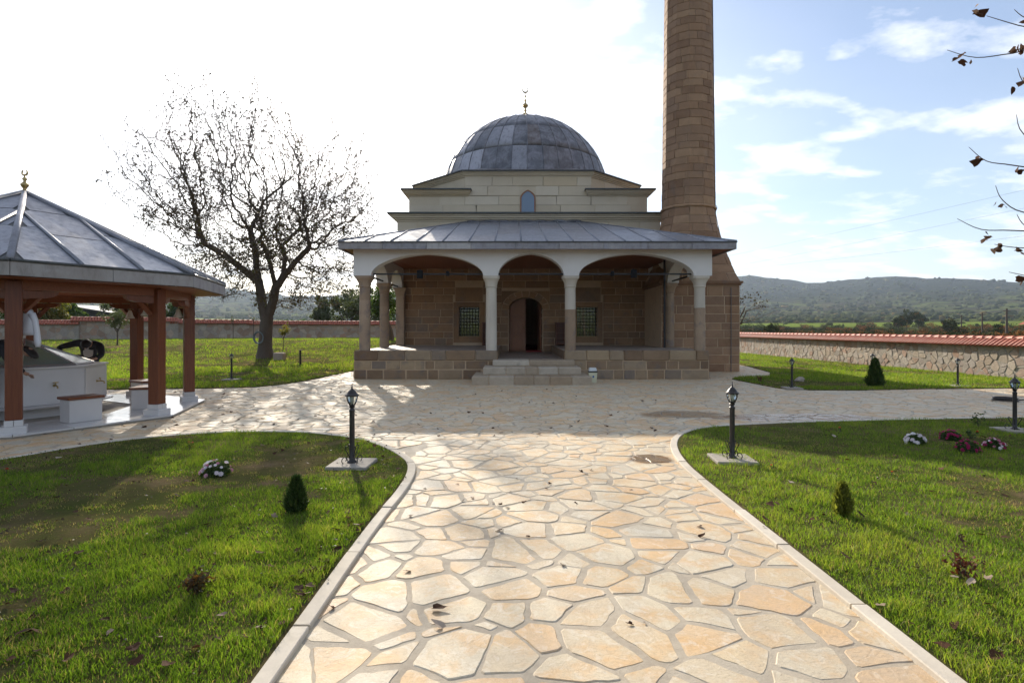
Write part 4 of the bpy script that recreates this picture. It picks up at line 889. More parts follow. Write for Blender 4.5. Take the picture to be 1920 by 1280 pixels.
floodlight(-2.93, 3.33, 1.05, 'larger black floodlight under the left porch arch'); floodlight(-2.05, 3.35, .6, 'smaller black floodlight under the left porch arch'); floodlight(3.88, 3.35, 1.05, 'larger black floodlight under the right porch arch'); floodlight(3.2, 3.35, .6, 'smaller black floodlight under the right porch arch')
# ---- porch roof
def build_porch_roof():
    xl, xr, yf, ze = -5.34, 6.90, 17.48, 4.27; xt0, xt1, yb, zt = -1.86, 2.86, 23.74, 6.03
    b = MB(); b.add([(xl, yf, ze), (xr, yf, ze), (xt1, yb, zt), (xt0, yb, zt), (xl, yb, ze), (xr, yb, ze), (xl, yf, ze - .03), (xr, yf, ze - .03), (xl, yb, ze - .03), (xr, yb, ze - .03)], [(0, 1, 2, 3), (0, 3, 4), (1, 5, 2), (3, 2, 5, 4), (6, 8, 9, 7)]); rf = b.build('porch_roof', darklead, mosque)
    nrm = Vector((0, -(zt - ze), yb - yf)).normalized(); rg = random.Random(9)
    def clipx(poly, f):
        out = []
        for i in range(len(poly)):
            a, c = poly[i], poly[(i + 1) % len(poly)]; da, dc = f(a), f(c)
            if da >= 0: out.append(a)
            if da * dc < 0: t = da / (da - dc); out.append((a[0] + (c[0] - a[0]) * t, a[1] + (c[1] - a[1]) * t))
        return out
    S = 0.80; x = CX - S * 8.5; L = yb - yf
    rows = [0, .24, .52, .80, 1.0]
    for i in range(17):
        a, c = x + i * S, x + (i + 1) * S
        off = (i % 2) * .05
        for j in range(4):
            v0, v1 = (rows[j] + (off if 0 < j else 0)) * L, (rows[j + 1] + (off if j < 3 else 0)) * L
            poly = [(a + .012, v0 + .006), (c - .012, v0 + .006), (c - .012, v1 - .006), (a + .012, v1 - .006)]
            poly = clipx(poly, lambda p: (p[0] - xl) * L - p[1] * (xt0 - xl) - .02); poly = clipx(poly, lambda p: (xr - p[0]) * L - p[1] * (xr - xt1) - .02) if len(poly) > 2 else poly
            if len(poly) < 3: continue
            q = rg.uniform(0, .006); n = len(poly); mk = lambda p, h: tuple(Vector((p[0], yf + p[1], ze + p[1] / L * (zt - ze))) + nrm * h)
            m = MB(); m.add([mk(p, .016 + q) for p in poly] + [mk(p, 0.001) for p in poly], [tuple(range(n))] + [(k, k + n, (k + 1) % n + n, (k + 1) % n) for k in range(n)]); m.build('lead_sheet', leadp, rf)
        # standing seam
        vmax = L if xt0 < a < xt1 else (L * (a - xl) / (xt0 - xl) if a <= xt0 else L * (xr - a) / (xr - xt1))
        if vmax > .15 and i > 0 and a > xl + .05 and a < xr - .05:
            m = MB(); m.tube([tuple(Vector((a, yf + v, ze + v / L * (zt - ze))) + nrm * .025) for v in (0, vmax)], .028, 6); m.build('seam', leadp, rf, smooth=True)
    for p, q in (((xl, yf, ze), (xt0, yb, zt)), ((xr, yf, ze), (xt1, yb, zt))):
        m = MB(); m.tube([Vector(p) + Vector((0, 0, .02)), Vector(q) + Vector((0, 0, .02))], .04, 6); m.build('hip_roll', leadp, rf, smooth=True)
    m = MB(); pts = [Vector((xt0 + (xt1 - xt0) * i / 24, yb - .05, zt + .02 + rg.uniform(-.02, .03))) for i in range(25)]; m.tube(pts, .06, 6); m.build('ridge_roll', lead, rf, smooth=True)
    # fascia pieces and wooden soffit
    def fascia(p, q, n):
        p, q = Vector(p), Vector(q); d = (q - p).normalized(); nr = Vector((d.y, -d.x, 0))
        for i in range(n):
            a, c = p + (q - p) * (i / n), p + (q - p) * ((i + 1) / n) - d * .008; o = nr * rg.uniform(0, .006)
            m = MB(); m.add([tuple(v) for v in (a + o, c + o, c + o + Vector((0, 0, .20)), a + o + Vector((0, 0, .20)), a - nr * .04, c - nr * .04, c - nr * .04 + Vector((0, 0, .20)), a - nr * .04 + Vector((0, 0, .20)))], [(0, 1, 2, 3), (4, 7, 6, 5), (0, 4, 5, 1), (3, 2, 6, 7), (0, 3, 7, 4), (1, 5, 6, 2)]); m.build('fascia_sheet', leadf, rf)
        m = MB(); m.tube([p + nr * .01 + Vector((0, 0, .215)), q + nr * .01 + Vector((0, 0, .215))], .022, 6); m.build('drip_edge', darklead, rf)
    zf = 4.045; fascia((xl, yf, zf), (xr, yf, zf), 9); fascia((xr, yf, zf), (xr, yb, zf), 5); fascia((xl, yb, zf), (xl, yf, zf), 5)
    for (a, c, d, e) in ((xl + .05, xr - .05, yf + .05, YC - .235), (xl + .05, -5.005, YC - .232, yb - .01), (6.32, xr - .05, YC - .232, yb - .01)): m = MB(); m.box(a, c, d, e, 4.09, 4.13); m.build('soffit_board', woodx, rf)
build_porch_roof()
# shoe cabinets and bin
def cabinet(x0, x1, lab):
    t = thing('shoe_cabinet', lab, 'cabinet', ((x0 + x1) / 2, YW - .25, .905)); m = MB(); z0, z1 = .907, 1.83; y0, y1 = YW - .42, YW - .045
    for q in ((x0, x0 + .025, y0, y1, z0, z1), (x1 - .025, x1, y0, y1, z0, z1), (x0 + .025, x1 - .025, y1 - .02, y1, z0, z1), (x0 - .01, x1 + .01, y0 - .01, y1, z1, z1 + .03)): m.box(*q)
    m.build('case', wood, t)
    for k in range(4): s = MB(); s.box(x0 + .026, x1 - .026, y0 + .01, y1 - .021, z0 + .05 + .22 * k, z0 + .07 + .22 * k); s.build('shelf', woodx, t)
cabinet(1.80, 2.22, 'reddish wooden shoe cabinet against the porch wall right of the door'); cabinet(-1.22, -.93, 'narrow wooden cabinet against the porch wall left of the door')
def bin_():
    x, y = G(1110, 715); x = 2.40; y = 16.95; t = thing('litter_bin', 'small cream litter bin with a dark rimmed lid beside the mosque steps', 'bin', (x, y, 0)); m = MB(); m.loft([[(x - a, y - b, z), (x + a, y - b, z), (x + a, y + b, z), (x - a, y + b, z)] for z, a, b in ((.0, .105, .09), (.30, .125, .105), (.31, .125, .105))]); cm = simple('cream_plastic', (0.62, 0.60, 0.42), 0.4); m.build('bin_body', cm, t)
    m = MB(); m.bbox(x - .135, x + .135, y - .115, y + .115, .30, .345, .01); m.build('rim', black, t); m = MB(); m.loft([[(x - a, y - b, z), (x + a, y - b, z), (x + a, y + b, z), (x - a, y + b, z)] for z, a, b in ((.345, .115, .10), (.43, .10, .085), (.44, .09, .075))]); m.build('lid', simple('pale_lid', (0.6, 0.62, 0.6), 0.35), t)
    m = MB(); m.lathe([(0.0, 0), (.03, 0), (.03, .003), (0, .003)], 10, M=Matrix.Translation((x + .01, y - .106, .18)) @ Matrix.Rotation(rad(83), 4, 'X')); m.build('badge', simple('blue_badge', (0.05, 0.12, 0.3), 0.4), t)
bin_()
# ------------------------------------------------------------------ the minaret
def build_minaret():
    X0, X1, Y0, Y1 = 5.53, 8.43, 21.07, 23.97; cx, cy = 6.98, 22.52
    mn = thing('minaret', 'tall round brown stone minaret on a square base right of the mosque', 'minaret', (cx, cy, 0))
    m = MB(); m.box(X0, X1, Y0, Y1, -.1, 3.2); pd = m.build('pedestal', mortar, mn)
    hs = [.30, .33, .28, .34, .30, .27, .33, .31, .35, .38]; 
    courses(pd, 'stone_block', (X0, Y0, 0), (1, 0, 0), (0, -1, 0), 2.9, hs, (.45, 1.0), 'min', seed=41, gap=.018)
    courses(pd, 'stone_block', (X1, Y0, 0), (0, 1, 0), (1, 0, 0), 2.9, hs, (.45, 1.0), 'min', seed=42, gap=.018)
    m = MB(); m.prism(sq(cx, cy, 1.45)(.05), 3.20, 3.27); m.prism(sq(cx, cy, 1.45)(.10), 3.27, 3.36); m.build('base_cornice', minst, mn)
    def poly12(r, ph=rad(0)): return [Vector((cx + r * math.sin(ph + 2 * PI * i / 12), cy - r * math.cos(ph + 2 * PI * i / 12))) for i in range(12)]
    def shaftr(z): return .985 - (z - 6.2) * .0125
    PH = rad(15)
    def sect(z):
        P = poly12(shaftr(max(z, 6.2)) / math.cos(rad(15)), PH)
        if z >= 6.05: return P
        k = max(0.0, (z - 3.36) / (6.05 - 3.36)) ** .80; Q = []
        for i in range(12):
            a = PH + 2 * PI * i / 12; s, c = math.sin(a), -math.cos(a); q = 1.47 / max(abs(s), abs(c)); Q.append(Vector((cx + q * s, cy + q * c)))
        # square corners are pulled out between the polygon corners
        return [Q[i].lerp(P[i], k) for i in range(12)]
    def outer(z, t, off=0.0):
        P = sect(z); i = int(t) % 12; f = t - int(t); p = P[i].lerp(P[(i + 1) % 12], f); d = (p - Vector((cx, cy))); d.normalize(); p = p + d * off; return (p.x, p.y, z)
    def core(name, zs, off): m = MB(); m.loft([[outer(z, i, off) for i in range(12)] for z in zs]); return m.build(name, mortar, mn)
    rg = random.Random(17)
    def ring(parent, z0, z1, nb, g=.007):
        o = rg.uniform(0, 12); cuts = sorted((o + 12 * (i + rg.uniform(-.22, .22)) / nb) for i in range(nb))
        for i in range(nb):
            a = cuts[i]; b = cuts[(i + 1) % nb] + (12 if i == nb - 1 else 0); a += .012 + g; b -= .012 + g; ts = [a] + [t for t in range(int(a) + 1, int(b) + 1) if a + .02 < t < b - .02] + [b]; pr = rg.uniform(-.003, .006)
            m = MB(); V = []
            for t in ts: V += [outer(z0 + g, t % 12, -.03), outer(z0 + g, t % 12, pr), outer(z0 + g + .012, t % 12, pr + .007), outer(z1 - g - .012, t % 12, pr + .007), outer(z1 - g, t % 12, pr), outer(z1 - g, t % 12, -.03)]
            fs = [(q * 6 + c, q * 6 + 6 + c, q * 6 + 7 + c, q * 6 + 1 + c) for q in range(len(ts) - 1) for c in range(5)]; n = (len(ts) - 1) * 6; fs += [(0, 1, 2, 3, 4, 5), (n + 5, n + 4, n + 3, n + 2, n + 1, n)]
            m.add(V, fs); m.build('stone_block', minst, parent)
    tr = core('transition', [3.36, 4.0, 4.7, 5.4, 6.05], -.02); z = 3.36
    for k in range(9): h = 2.86 / 9; ring(tr, z, z + h, 11 if k < 4 else 9); z += h
    m = MB(); m.loft([[outer(6.24, i, o) for i in range(12)] for o in (-.05,)] + [[(outer(zz, i, o)) for i in range(12)] for zz, o in ((6.235, .035), (6.27, .06), (6.31, .06), (6.345, .03))] + [[outer(6.35, i, -.05) for i in range(12)]]); m.build('ring_moulding', minst, mn)
    sh = core('shaft', [6.2, 9, 12, 15.3], -.02); z = 6.35
    while z < 14.95: h = rg.uniform(.25, .33); ring(sh, z, z + h, 9); z += h
    up = MB(); up.loft([[outer(zz, i, 0) for i in range(12)] for zz in (z, 18.0)]); up.build('upper_shaft', minst, mn)
    up = MB(); up.lathe([(.9, 17.9), (1.0, 18.1), (1.15, 18.3), (1.3, 18.45), (1.32, 18.55), (1.32, 19.4), (1.25, 19.4), (1.25, 18.6), (.7, 18.6), (.68, 21.6), (.72, 21.7)], 12, (cx, cy, 0)); up.build('balcony', minst, mn)
    up = MB(); up.lathe([(.85, 21.7), (.1, 24.9), (.02, 25.6)], 12, (cx, cy, 0)); up.build('cone_roof', lead, mn)
    c = MB(); c.tube([outer(zz, 1.62, .03) for zz in np.linspace(15.2, 6.4, 8)] + [outer(6.3, 1.62, .09)] + [outer(zz, 1.62, .03) for zz in np.linspace(6.1, 3.5, 6)] + [outer(3.3, 1.62, .13), (8.1, 21.03, 3.1), (8.1, 21.03, 0)], .014, 5); c.build('lightning_cable', cable, mn)
build_minaret()
# ------------------------------------------------------------------ the pavilion
GC = Vector((-9.08, 10.6)); GPH = rad(-7)
def gp(r, k, z=0.0, off=0.0): a = GPH + k * PI / 4 + off; return (GC.x + r * math.cos(a), GC.y + r * math.sin(a), z)
def build_pavilion():
    pv = thing('ablution_pavilion', 'octagonal wooden pavilion with grey lead roof sheltering the marble fountain', 'pavilion', (GC.x, GC.y, 0))
    # marble floor: slabs per side, with a gutter round the fountain
    fl = MB(); fl.prism([gp(2.98, k)[:2] for k in range(8)], -.05, .042); base = fl.build('floor', conc, pv)
    for k in range(8):
        for j in range(3):
            r0, r1 = 1.72 + j * .43, 1.72 + (j + 1) * .43 - .006
            for q in range(3):
                def pt(r, t): a, b = Vector(gp(r, k)[:2]), Vector(gp(r, k + 1)[:2]); return a.lerp(b, t)
                t0, t1 = q / 3 + .003, (q + 1) / 3 - .003; P = [pt(r0, t0), pt(r1, t0), pt(r1, t1), pt(r0, t1)]; s = MB(); z = .055; s.add([(p.x, p.y, z) for p in P] + [(p.x, p.y, .03) for p in P], [(0, 1, 2, 3)] + [(i, i + 4, (i + 1) % 4 + 4, (i + 1) % 4) for i in range(4)]); s.build('floor_slab', wetmarble, base)
    for k in range(8):
        x, y, _ = gp(2.69, k); a = GPH + k * PI / 4 ; M = Matrix.Translation((x, y, 0)) @ rot_z(a - rad(0))
        p = MB(); p.bbox(-.10, .10, -.10, .10, .245, 2.31, .008, M); po = p.build('post', wood, pv)
        q = MB(); q.bbox(-.155, .155, -.155, .155, -.02, .155, .01, M); q.build('base_block', marble, po)
        q = MB(); q.bbox(-.108, .108, -.108, -.003, .156, .244, .003, M); q.bbox(-.108, .108, .003, .108, .156, .244, .003, M); q.build('sleeve', marble, po)
        # bracket beam with a rounded end, and knee braces to the ring beam
        for s in (-1, 1):
            a2 = a + s * rad(112.5); d = Vector((math.cos(a2), math.sin(a2), 0)); o = Vector((x, y, 0)); b = MB(); b.tube([o + d * .10 + Vector((0, 0, 1.86)), o + d * .36 + Vector((0, 0, 2.16))], .055, 4); b.build('brace', wood, po)
            b = MB(); n = Vector((-d.y, d.x, 0)); prof = [(.0, 2.17), (.0, 2.07), (.12, 2.05), (.40, 2.07), (.48, 2.09), (.53, 2.13), (.54, 2.17)]; vs = [tuple(o + d * u + n * (w * .06) + Vector((0, 0, zz))) for w in (-1, 1) for u, zz in prof]; np2 = len(prof); b.add(vs, [tuple(range(np2)), tuple(range(2 * np2 - 1, np2 - 1, -1))] + [(i, i + np2, (i + 1) % np2 + np2, (i + 1) % np2) for i in range(np2)]); b.build('bracket', wood, po)
        di = Vector((GC.x - x, GC.y - y, 0)).normalized()
        bl = MB(); bx, by = x + di.x * .20, y + di.y * .20; bl.lathe([(.02, 2.02), (.035, 2.0), (.05, 1.95), (.062, 1.90), (.095, 1.845), (.10, 1.835), (.085, 1.84)][::-1], 14, (bx, by, 0)); l = bl.build('bell_lamp', lamp_shade_m, po, smooth=True); bl = MB(); bl.tube([(x + di.x * .1, y + di.y * .1, 2.04), (bx, by, 2.06), (bx, by, 2.0)], .012, 5); bl.build('lamp_arm', brass, po)
        b = MB(); P, Q = Vector(gp(2.69, k)), Vector(gp(2.69, k + 1)); n = (Vector((GC.x, GC.y, 0)) - (P + Q) / 2).normalized() * .06; vs = []
        for zz in (2.18, 2.33):
            for w in (-1, 1):
                for pq in (P, Q): pp = pq + n * w; vs.append((pp.x, pp.y, zz))
        b.add(vs, [(0, 1, 3, 2), (4, 6, 7, 5), (0, 4, 5, 1), (2, 3, 7, 6), (0, 2, 6, 4), (1, 5, 7, 3)]); b.build('ring_beam', woodx, pv)
    RE, ZE, ZA = 3.40, 2.56, 4.12; rg = random.Random(12)
    rc = MB(); rc.add([gp(RE, k, ZE) for k in range(8)] + [(GC.x, GC.y, ZA)], [(k, (k + 1) % 8, 8) for k in range(8)]); rf = rc.build('roof', darklead, pv)
    sf = MB(); sf.add([gp(RE - .03, k, 2.335) for k in range(8)] + [gp(2.6, k, 2.335) for k in range(8)] + [gp(.3, k, 3.6) for k in range(8)] + [(GC.x, GC.y, 3.6)], [(k, 8 + k, 8 + (k + 1) % 8, (k + 1) % 8) for k in range(8)] + [(8 + k, 16 + k, 16 + (k + 1) % 8, 8 + (k + 1) % 8) for k in range(8)] + [(16 + k, 24, 16 + (k + 1) % 8) for k in range(8)]); sf.build('soffit', woodx, pv)
    for k in range(8):
        A, B, T = Vector(gp(RE, k, ZE)), Vector(gp(RE, k + 1, ZE)), Vector((GC.x, GC.y, ZA)); nr = (B - A).cross(T - A).normalized(); L = (B - A).length
        if nr.z < 0: nr = -nr
        def fp(t, v): return A.lerp(B, t).lerp(T, v)      # v: up the slope
        # two battens run straight up the slope and end on the hips, one in the middle
        def up_pt(u, v):   # u along the eave in metres, v fraction of the slope height
            base = A + (B - A).normalized() * u; mid = (A + B) / 2; return base + (T - mid) * v
        def vmax(u): return min(u, L - u) / (L / 2)
        cuts = [0, L * .333, L * .667, L]; joints = [[0, .44, 1.2], [0, .36, .70, 1.2], [0, .44, 1.2]]
        for i in range(3):
            for j in range(len(joints[i]) - 1):
                v0, v1 = joints[i][j], joints[i][j + 1]; us = np.linspace(cuts[i] + .03, cuts[i + 1] - .03, 7); lo = []; hi = []
                for u in us:
                    vm = vmax(u) - .025
                    if vm > v0 + .01: lo.append(up_pt(u, v0 + .004)); hi.append(up_pt(u, min(v1 - .004, vm)))
                if len(lo) < 2: continue
                n = len(lo); q = rg.uniform(.008, .014); V = [tuple(p + nr * q) for p in lo] + [tuple(p + nr * q) for p in hi] + [tuple(p) for p in lo] + [tuple(p) for p in hi]
                m = MB(); m.add(V, [(a, a + 1, n + a + 1, n + a) for a in range(n - 1)] + [(2 * n + a + 1, 2 * n + a, a, a + 1)[::-1] for a in range(n - 1)] + [(n + a, n + a + 1, 3 * n + a + 1, 3 * n + a) for a in range(n - 1)]); m.build('lead_sheet', leadp, rf)
        for u in cuts[1:3]: m = MB(); m.tube([up_pt(u, -.005) + nr * .022, up_pt(u, vmax(u)) + nr * .022], .030, 6); m.build('batten_roll', leadp, rf, smooth=True)
        m = MB(); m.tube([A + Vector((0, 0, .02)), T + Vector((0, 0, .02))], .048, 8); m.build('hip_roll', leadp, rf, smooth=True)
        for j in range(2):
            P, Q = A.lerp(B, j / 2) , A.lerp(B, (j + 1) / 2); d = (Q - P).normalized(); no = Vector((d.y, -d.x, 0)); Q = Q - d * .006; o = no * rg.uniform(.004, .010); V = []
            for zz in (-.215, -.012):
                for pp in (P, Q): V.append(tuple(pp + o + Vector((0, 0, zz))))
                for pp in (P, Q): V.append(tuple(pp - no * .03 + Vector((0, 0, zz))))
            m = MB(); m.add(V, [(0, 1, 5, 4), (2, 6, 7, 3), (0, 2, 3, 1), (4, 5, 7, 6), (0, 4, 6, 2), (1, 3, 7, 5)]); m.build('fascia_sheet', leadf, rf)
        m = MB(); m.tube([A + Vector((0, 0, -.002)), B + Vector((0, 0, -.002))], .026, 6); m.build('drip_edge', darklead, rf)
    fin = MB(); fin.lathe([(.07, -.04), (.085, .02), (.03, .06), (.03, .09), (.065, .14), (.065, .17), (.025, .21), (.02, .23), (.045, .265), (.015, .30), (.012, .33)], 10, (GC.x, GC.y, ZA)); f = fin.build('finial', brass, pv, smooth=True); crescent((GC.x, GC.y, ZA + .385), .062, f)
    return pv
build_pavilion()
def build_fountain():
    ft = thing('fountain', 'octagonal white marble ablution fountain with brass taps and a glass pyramid lid', 'fountain', (GC.x, GC.y, .055))
    R = 1.26; m = MB(); m.prism([gp(R - .16, k)[:2] for k in range(8)], .02, .24); m.build('plinth', marble, ft)
    m = MB(); m.prism([gp(R - .03, k)[:2] for k in range(8)], .24, .90); bs = m.build('basin', marble, ft)
    m = MB(); P1, P0 = [gp(R + .05, k)[:2] for k in range(8)], [gp(R - .2, k)[:2] for k in range(8)]
    m.loft([[(*gp(R - .05, k)[:2], .215) for k in range(8)], [(*gp(R + .09, k)[:2], .225) for k in range(8)], [(*gp(R + .10, k)[:2], .25) for k in range(8)], [(*gp(R - .01, k)[:2], .27) for k in range(8)]]); m.build('ledge', marble, ft)
    for k in range(8):
        A, B = Vector(gp(R - .028, k)), Vector(gp(R - .028, k + 1)); d = (B - A).normalized(); n = Vector((d.y, -d.x, 0)); 
        p = MB(); p.add([tuple(q) for q in (A + d * .012 + Vector((0, 0, .275)), B - d * .012 + Vector((0, 0, .275)), B - d * .012 + Vector((0, 0, .875)), A + d * .012 + Vector((0, 0, .875)))] + [tuple(q + n * .018) for q in (A + d * .012 + Vector((0, 0, .275)), B - d * .012 + Vector((0, 0, .275)), B - d * .012 + Vector((0, 0, .875)), A + d * .012 + Vector((0, 0, .875)))], [(4, 5, 6, 7), (0, 4, 7, 3), (1, 2, 6, 5), (3, 7, 6, 2), (0, 1, 5, 4)]); p.build('marble_panel', marble, bs)
        c = (A + B) / 2 + n * .018; t = MB(); z = .60; o = Vector((c.x, c.y, z)); t.tube([o, o + n * .07], .014, 8); t.tube([o + n * .05 + Vector((0, 0, 0)), o + n * .09, o + n * .125 + Vector((0, 0, -.015)), o + n * .13 + Vector((0, 0, -.05))], .013, 8); t.tube([o + n * .06, o + n * .06 + Vector((0, 0, .05))], .009, 6); t.tube([o + n * .06 - d * .04 + Vector((0, 0, .055)), o + n * .06 + d * .04 + Vector((0, 0, .055))], .010, 6); t.lathe([(.022, 0), (.024, .003), (.024, .008), (.01, .012)], 10, M=Matrix.Translation(o) @ n.to_track_quat('Z', 'Y').to_matrix().to_4x4()); t.build('tap', brass, ft, smooth=True)
    rim = MB(); rim.loft([[gp(r, k, z) for k in range(8)] for r, z in ((R - .02, .90), (R + .02, .905), (R + .02, .93), (R - .22, .93), (R - .22, .90))], cap=False); rim.build('rim', marble, ft)
    w = MB(); w.prism([gp(R - .2, k)[:2] for k in range(8)], .84, .86); w.build('water', mk_glass('basin_water', (.55, .7, .68), .02, .8), ft)
    RL, zb, za = 1.04, .945, 1.40; lid = thing_lid = None
    fr = MB(); 
    for k in range(8): fr.tube([gp(RL, k, zb), (GC.x, GC.y, za)], .020, 5); fr.tube([gp(RL, k, zb), gp(RL, k + 1, zb)], .022, 5)
    lidf = fr.build('lid_frame', simple('aluminium_frame', (0.55, 0.54, 0.53), 0.35, 0.7), ft)
    for k in range(8): p = MB(); p.add([gp(RL - .03, k, zb + .015, 0.02), gp(RL - .03, k + 1, zb + .015, -0.02), (GC.x, GC.y, za - .01)], [(0, 1, 2)]); p.build('glass_pane', basinglass, lidf)
build_fountain()
for k in range(8):
    a = GPH + (k + .5) * PI / 4; r = 2.12 if k != 0 else 1.98; x, y = GC.x + r * math.cos(a), GC.y + r * math.sin(a); M = Matrix.Translation((x, y, 0)) @ rot_z(a)
    lab = {7: 'marble stool with wooden seat nearest the camera, between the front pavilion posts', 0: 'marble stool with wooden seat half hidden behind the second pavilion post', 1: 'marble stool with wooden seat at the far right pavilion post'}.get(k)
    if k in (3, 4): continue
    lab = lab or {2: 'marble stool with wooden seat behind the fountain on the right', 5: 'marble stool with wooden seat at the left front of the fountain, outside the picture edge', 6: 'marble stool with wooden seat hidden behind the front left pavilion post'}[k]
    t = thing('stool', lab, 'stool', (x, y, .055), 'marble stools round the fountain'); m = MB(); m.bbox(-.165, .165, -.24, .24, .056, .43, .006, M); m.build('block', marble, t); s = MB(); s.bbox(-.195, .195, -.27, .27, .432, .475, .008, M); s.build('seat', wood, t)
# ------------------------------------------------------------------ people
skin = simple('skin', (0.42, 0.24, 0.16), 0.5); hairm = simple('dark_hair', (0.018, 0.014, 0.012), 0.6); clothk = simple('black_cloth', (0.018, 0.018, 0.021), 0.85, b=.3); clothg = simple('grey_shirt_cloth', (0.42, 0.39, 0.37), 0.85); clothw = simple('white_shirt_cloth', (0.72, 0.72, 0.75), 0.85); leatherm = simple('shoe_leather', (0.03, 0.025, 0.02), 0.45); navy = simple('dark_trouser_cloth', (0.022, 0.024, 0.035), 0.9)
def skinned(name, mat, nodes, edges, root, parent, sub=2):
    me = bpy.data.meshes.new(name); keys = list(nodes); me.from_pydata([nodes[k][0] for k in keys], [(keys.index(a), keys.index(b)) for a, b in edges], []); me.materials.append(mat)
    o = bpy.data.objects.new(name, me); link(o, parent); md = o.modifiers.new('skin', 'SKIN'); md.use_smooth_shade = True
    if not me.skin_vertices: 
        bm = __import__('bmesh').new(); bm.from_mesh(me); bm.verts.layers.skin.verify(); bm.to_mesh(me); bm.free()
    for i, k in enumerate(keys): r = nodes[k][1]; me.skin_vertices[0].data[i].radius = r if isinstance(r, tuple) else (r, r); me.skin_vertices[0].data[i].use_root = (k == root)
    s = o.modifiers.new('sub', 'SUBSURF'); s.levels = sub; s.render_levels = sub; return o
def person(label, J, loc, jack, shirt, trous):
    t = thing('person', label, 'person', loc); V = Vector
    J = {k: V(v) for k, v in J.items()}
    def mid(a, b, f=.5): return J[a].lerp(J[b], f)
    J['belly'] = mid('pelvis', 'chest', .4); J['up'] = mid('chest', 'neck', .55)
    body = {'pelvis': (J['pelvis'], .13), 'belly': (J['belly'], .12), 'chest': (J['chest'], (.15, .12)), 'up': (J['up'], .10), 'neck': (J['neck'], .055)}
    hd = (J['head'] - J['neck']); body['skull'] = (J['head'] - hd.normalized() * .02, .085); body['crown'] = (J['head'] + hd.normalized() * .05, .075)
    E = [('pelvis', 'belly'), ('belly', 'chest'), ('chest', 'up'), ('up', 'neck'), ('neck', 'skull'), ('skull', 'crown')]
    for s in 'lr':
        for a, r in (('sho', .06), ('elb', .042), ('wri', .028), ('hip', .088), ('kne', .058), ('ank', .038), ('toe', .035)): body[a + s] = (J[a + s], r)
        J['pal' + s] = J['wri' + s] + (J['fin' + s] - J['wri' + s]) * .5; body['pal' + s] = (J['pal' + s], (.036, .018))
        E += [('up', 'sho' + s), ('sho' + s, 'elb' + s), ('elb' + s, 'wri' + s), ('wri' + s, 'pal' + s), ('pelvis', 'hip' + s), ('hip' + s, 'kne' + s), ('kne' + s, 'ank' + s), ('ank' + s, 'toe' + s)]
    skinned('body', skin, body, E, 'pelvis', t)
    for s in 'lr':
        d = (J['fin' + s] - J['wri' + s]).normalized(); side = d.cross(Vector((0, 0, 1))); side = side.normalized() if side.length > .05 else Vector((1, 0, 0)); nn = side.cross(d)
        for i, (o, l) in enumerate(((-.027, .055), (-.009, .068), (.009, .064), (.027, .05))):
            m = MB(); b = J['pal' + s] + d * .02 + side * o; m.tube([b, b + d * .03, b + d * l * .8 - nn * .008, b + d * (l + .02) - nn * .022], [.0095, .009, .008, .006], 6); m.build('finger', skin, t, smooth=True)
        m = MB(); b = J['pal' + s] - d * .01 + side * .03; m.tube([b, b + side * .02 + d * .025, b + side * .024 + d * .05], [.011, .010, .007], 6); m.build('thumb', skin, t, smooth=True)
    # clothes follow the body a little outside it
    cl = {'pelvis': (J['pelvis'], (.165, .14)), 'belly': (J['belly'], (.16, .14)), 'chest': (J['chest'], (.185, .145)), 'up': (J['up'], (.14, .12))}; CE = [('pelvis', 'belly'), ('belly', 'chest'), ('chest', 'up')]
    for s in 'lr': cl['sho' + s] = (J['sho' + s], .082); cl['elb' + s] = (J['elb' + s], .062); cl['cuf' + s] = (J['elb' + s].lerp(J['wri' + s], .9), .046); CE += [('up', 'sho' + s), ('sho' + s, 'elb' + s), ('elb' + s, 'cuf' + s)]
    skinned('jacket', jack, cl, CE, 'pelvis', t)
    if shirt:
        fwd = J['face'].normalized(); sh = {'a': (J['chest'] + fwd * .06 - Vector((0, 0, .02)), (.10, .10)), 'b': (J['up'] + fwd * .05, (.075, .075)), 'c': (J['neck'] - hd.normalized() * .02, .062)}; sh['z'] = (J['belly'] + fwd * .06, (.10, .10)); skinned('shirt', shirt, sh, [('z', 'a'), ('a', 'b'), ('b', 'c')], 'a', t)
    tr = {'pelvis': (J['pelvis'] - Vector((0, 0, .01)), (.155, .135))}; TE = []
    for s in 'lr': tr['hip' + s] = (J['hip' + s], .105); tr['kne' + s] = (J['kne' + s], .078); tr['hem' + s] = (J['kne' + s].lerp(J['ank' + s], .93), .062); TE += [('pelvis', 'hip' + s), ('hip' + s, 'kne' + s), ('kne' + s, 'hem' + s)]
    skinned('trousers', trous, tr, TE, 'pelvis', t)
    for s in 'lr': skinned('shoe', leatherm, {'h': (J['ank' + s] + Vector((0, 0, -.03)), .052), 't': (J['toe' + s] + Vector((0, 0, -.005)), .045)}, [('h', 't')], 'h', t)
    f = J['face'].normalized(); up = hd.normalized(); sd = up.cross(f).normalized(); hc = J['head'] + up * .02
    M = Matrix(((sd.x, f.x, up.x, hc.x), (sd.y, f.y, up.y, hc.y), (sd.z, f.z, up.z, hc.z), (0, 0, 0, 1)))
    h = MB(); h.sphere((0, -.022, .025), .106, 14, 9, (.90, 1.0, 1.05), ); h.v = [tuple(M @ Vector((p[0], min(p[1], .055 + .3 * max(0, p[2] - .06)), max(p[2], -.055 if p[1] < 0 else .045)))) for p in h.v]; h.build('hair', hairm, t, smooth=True)
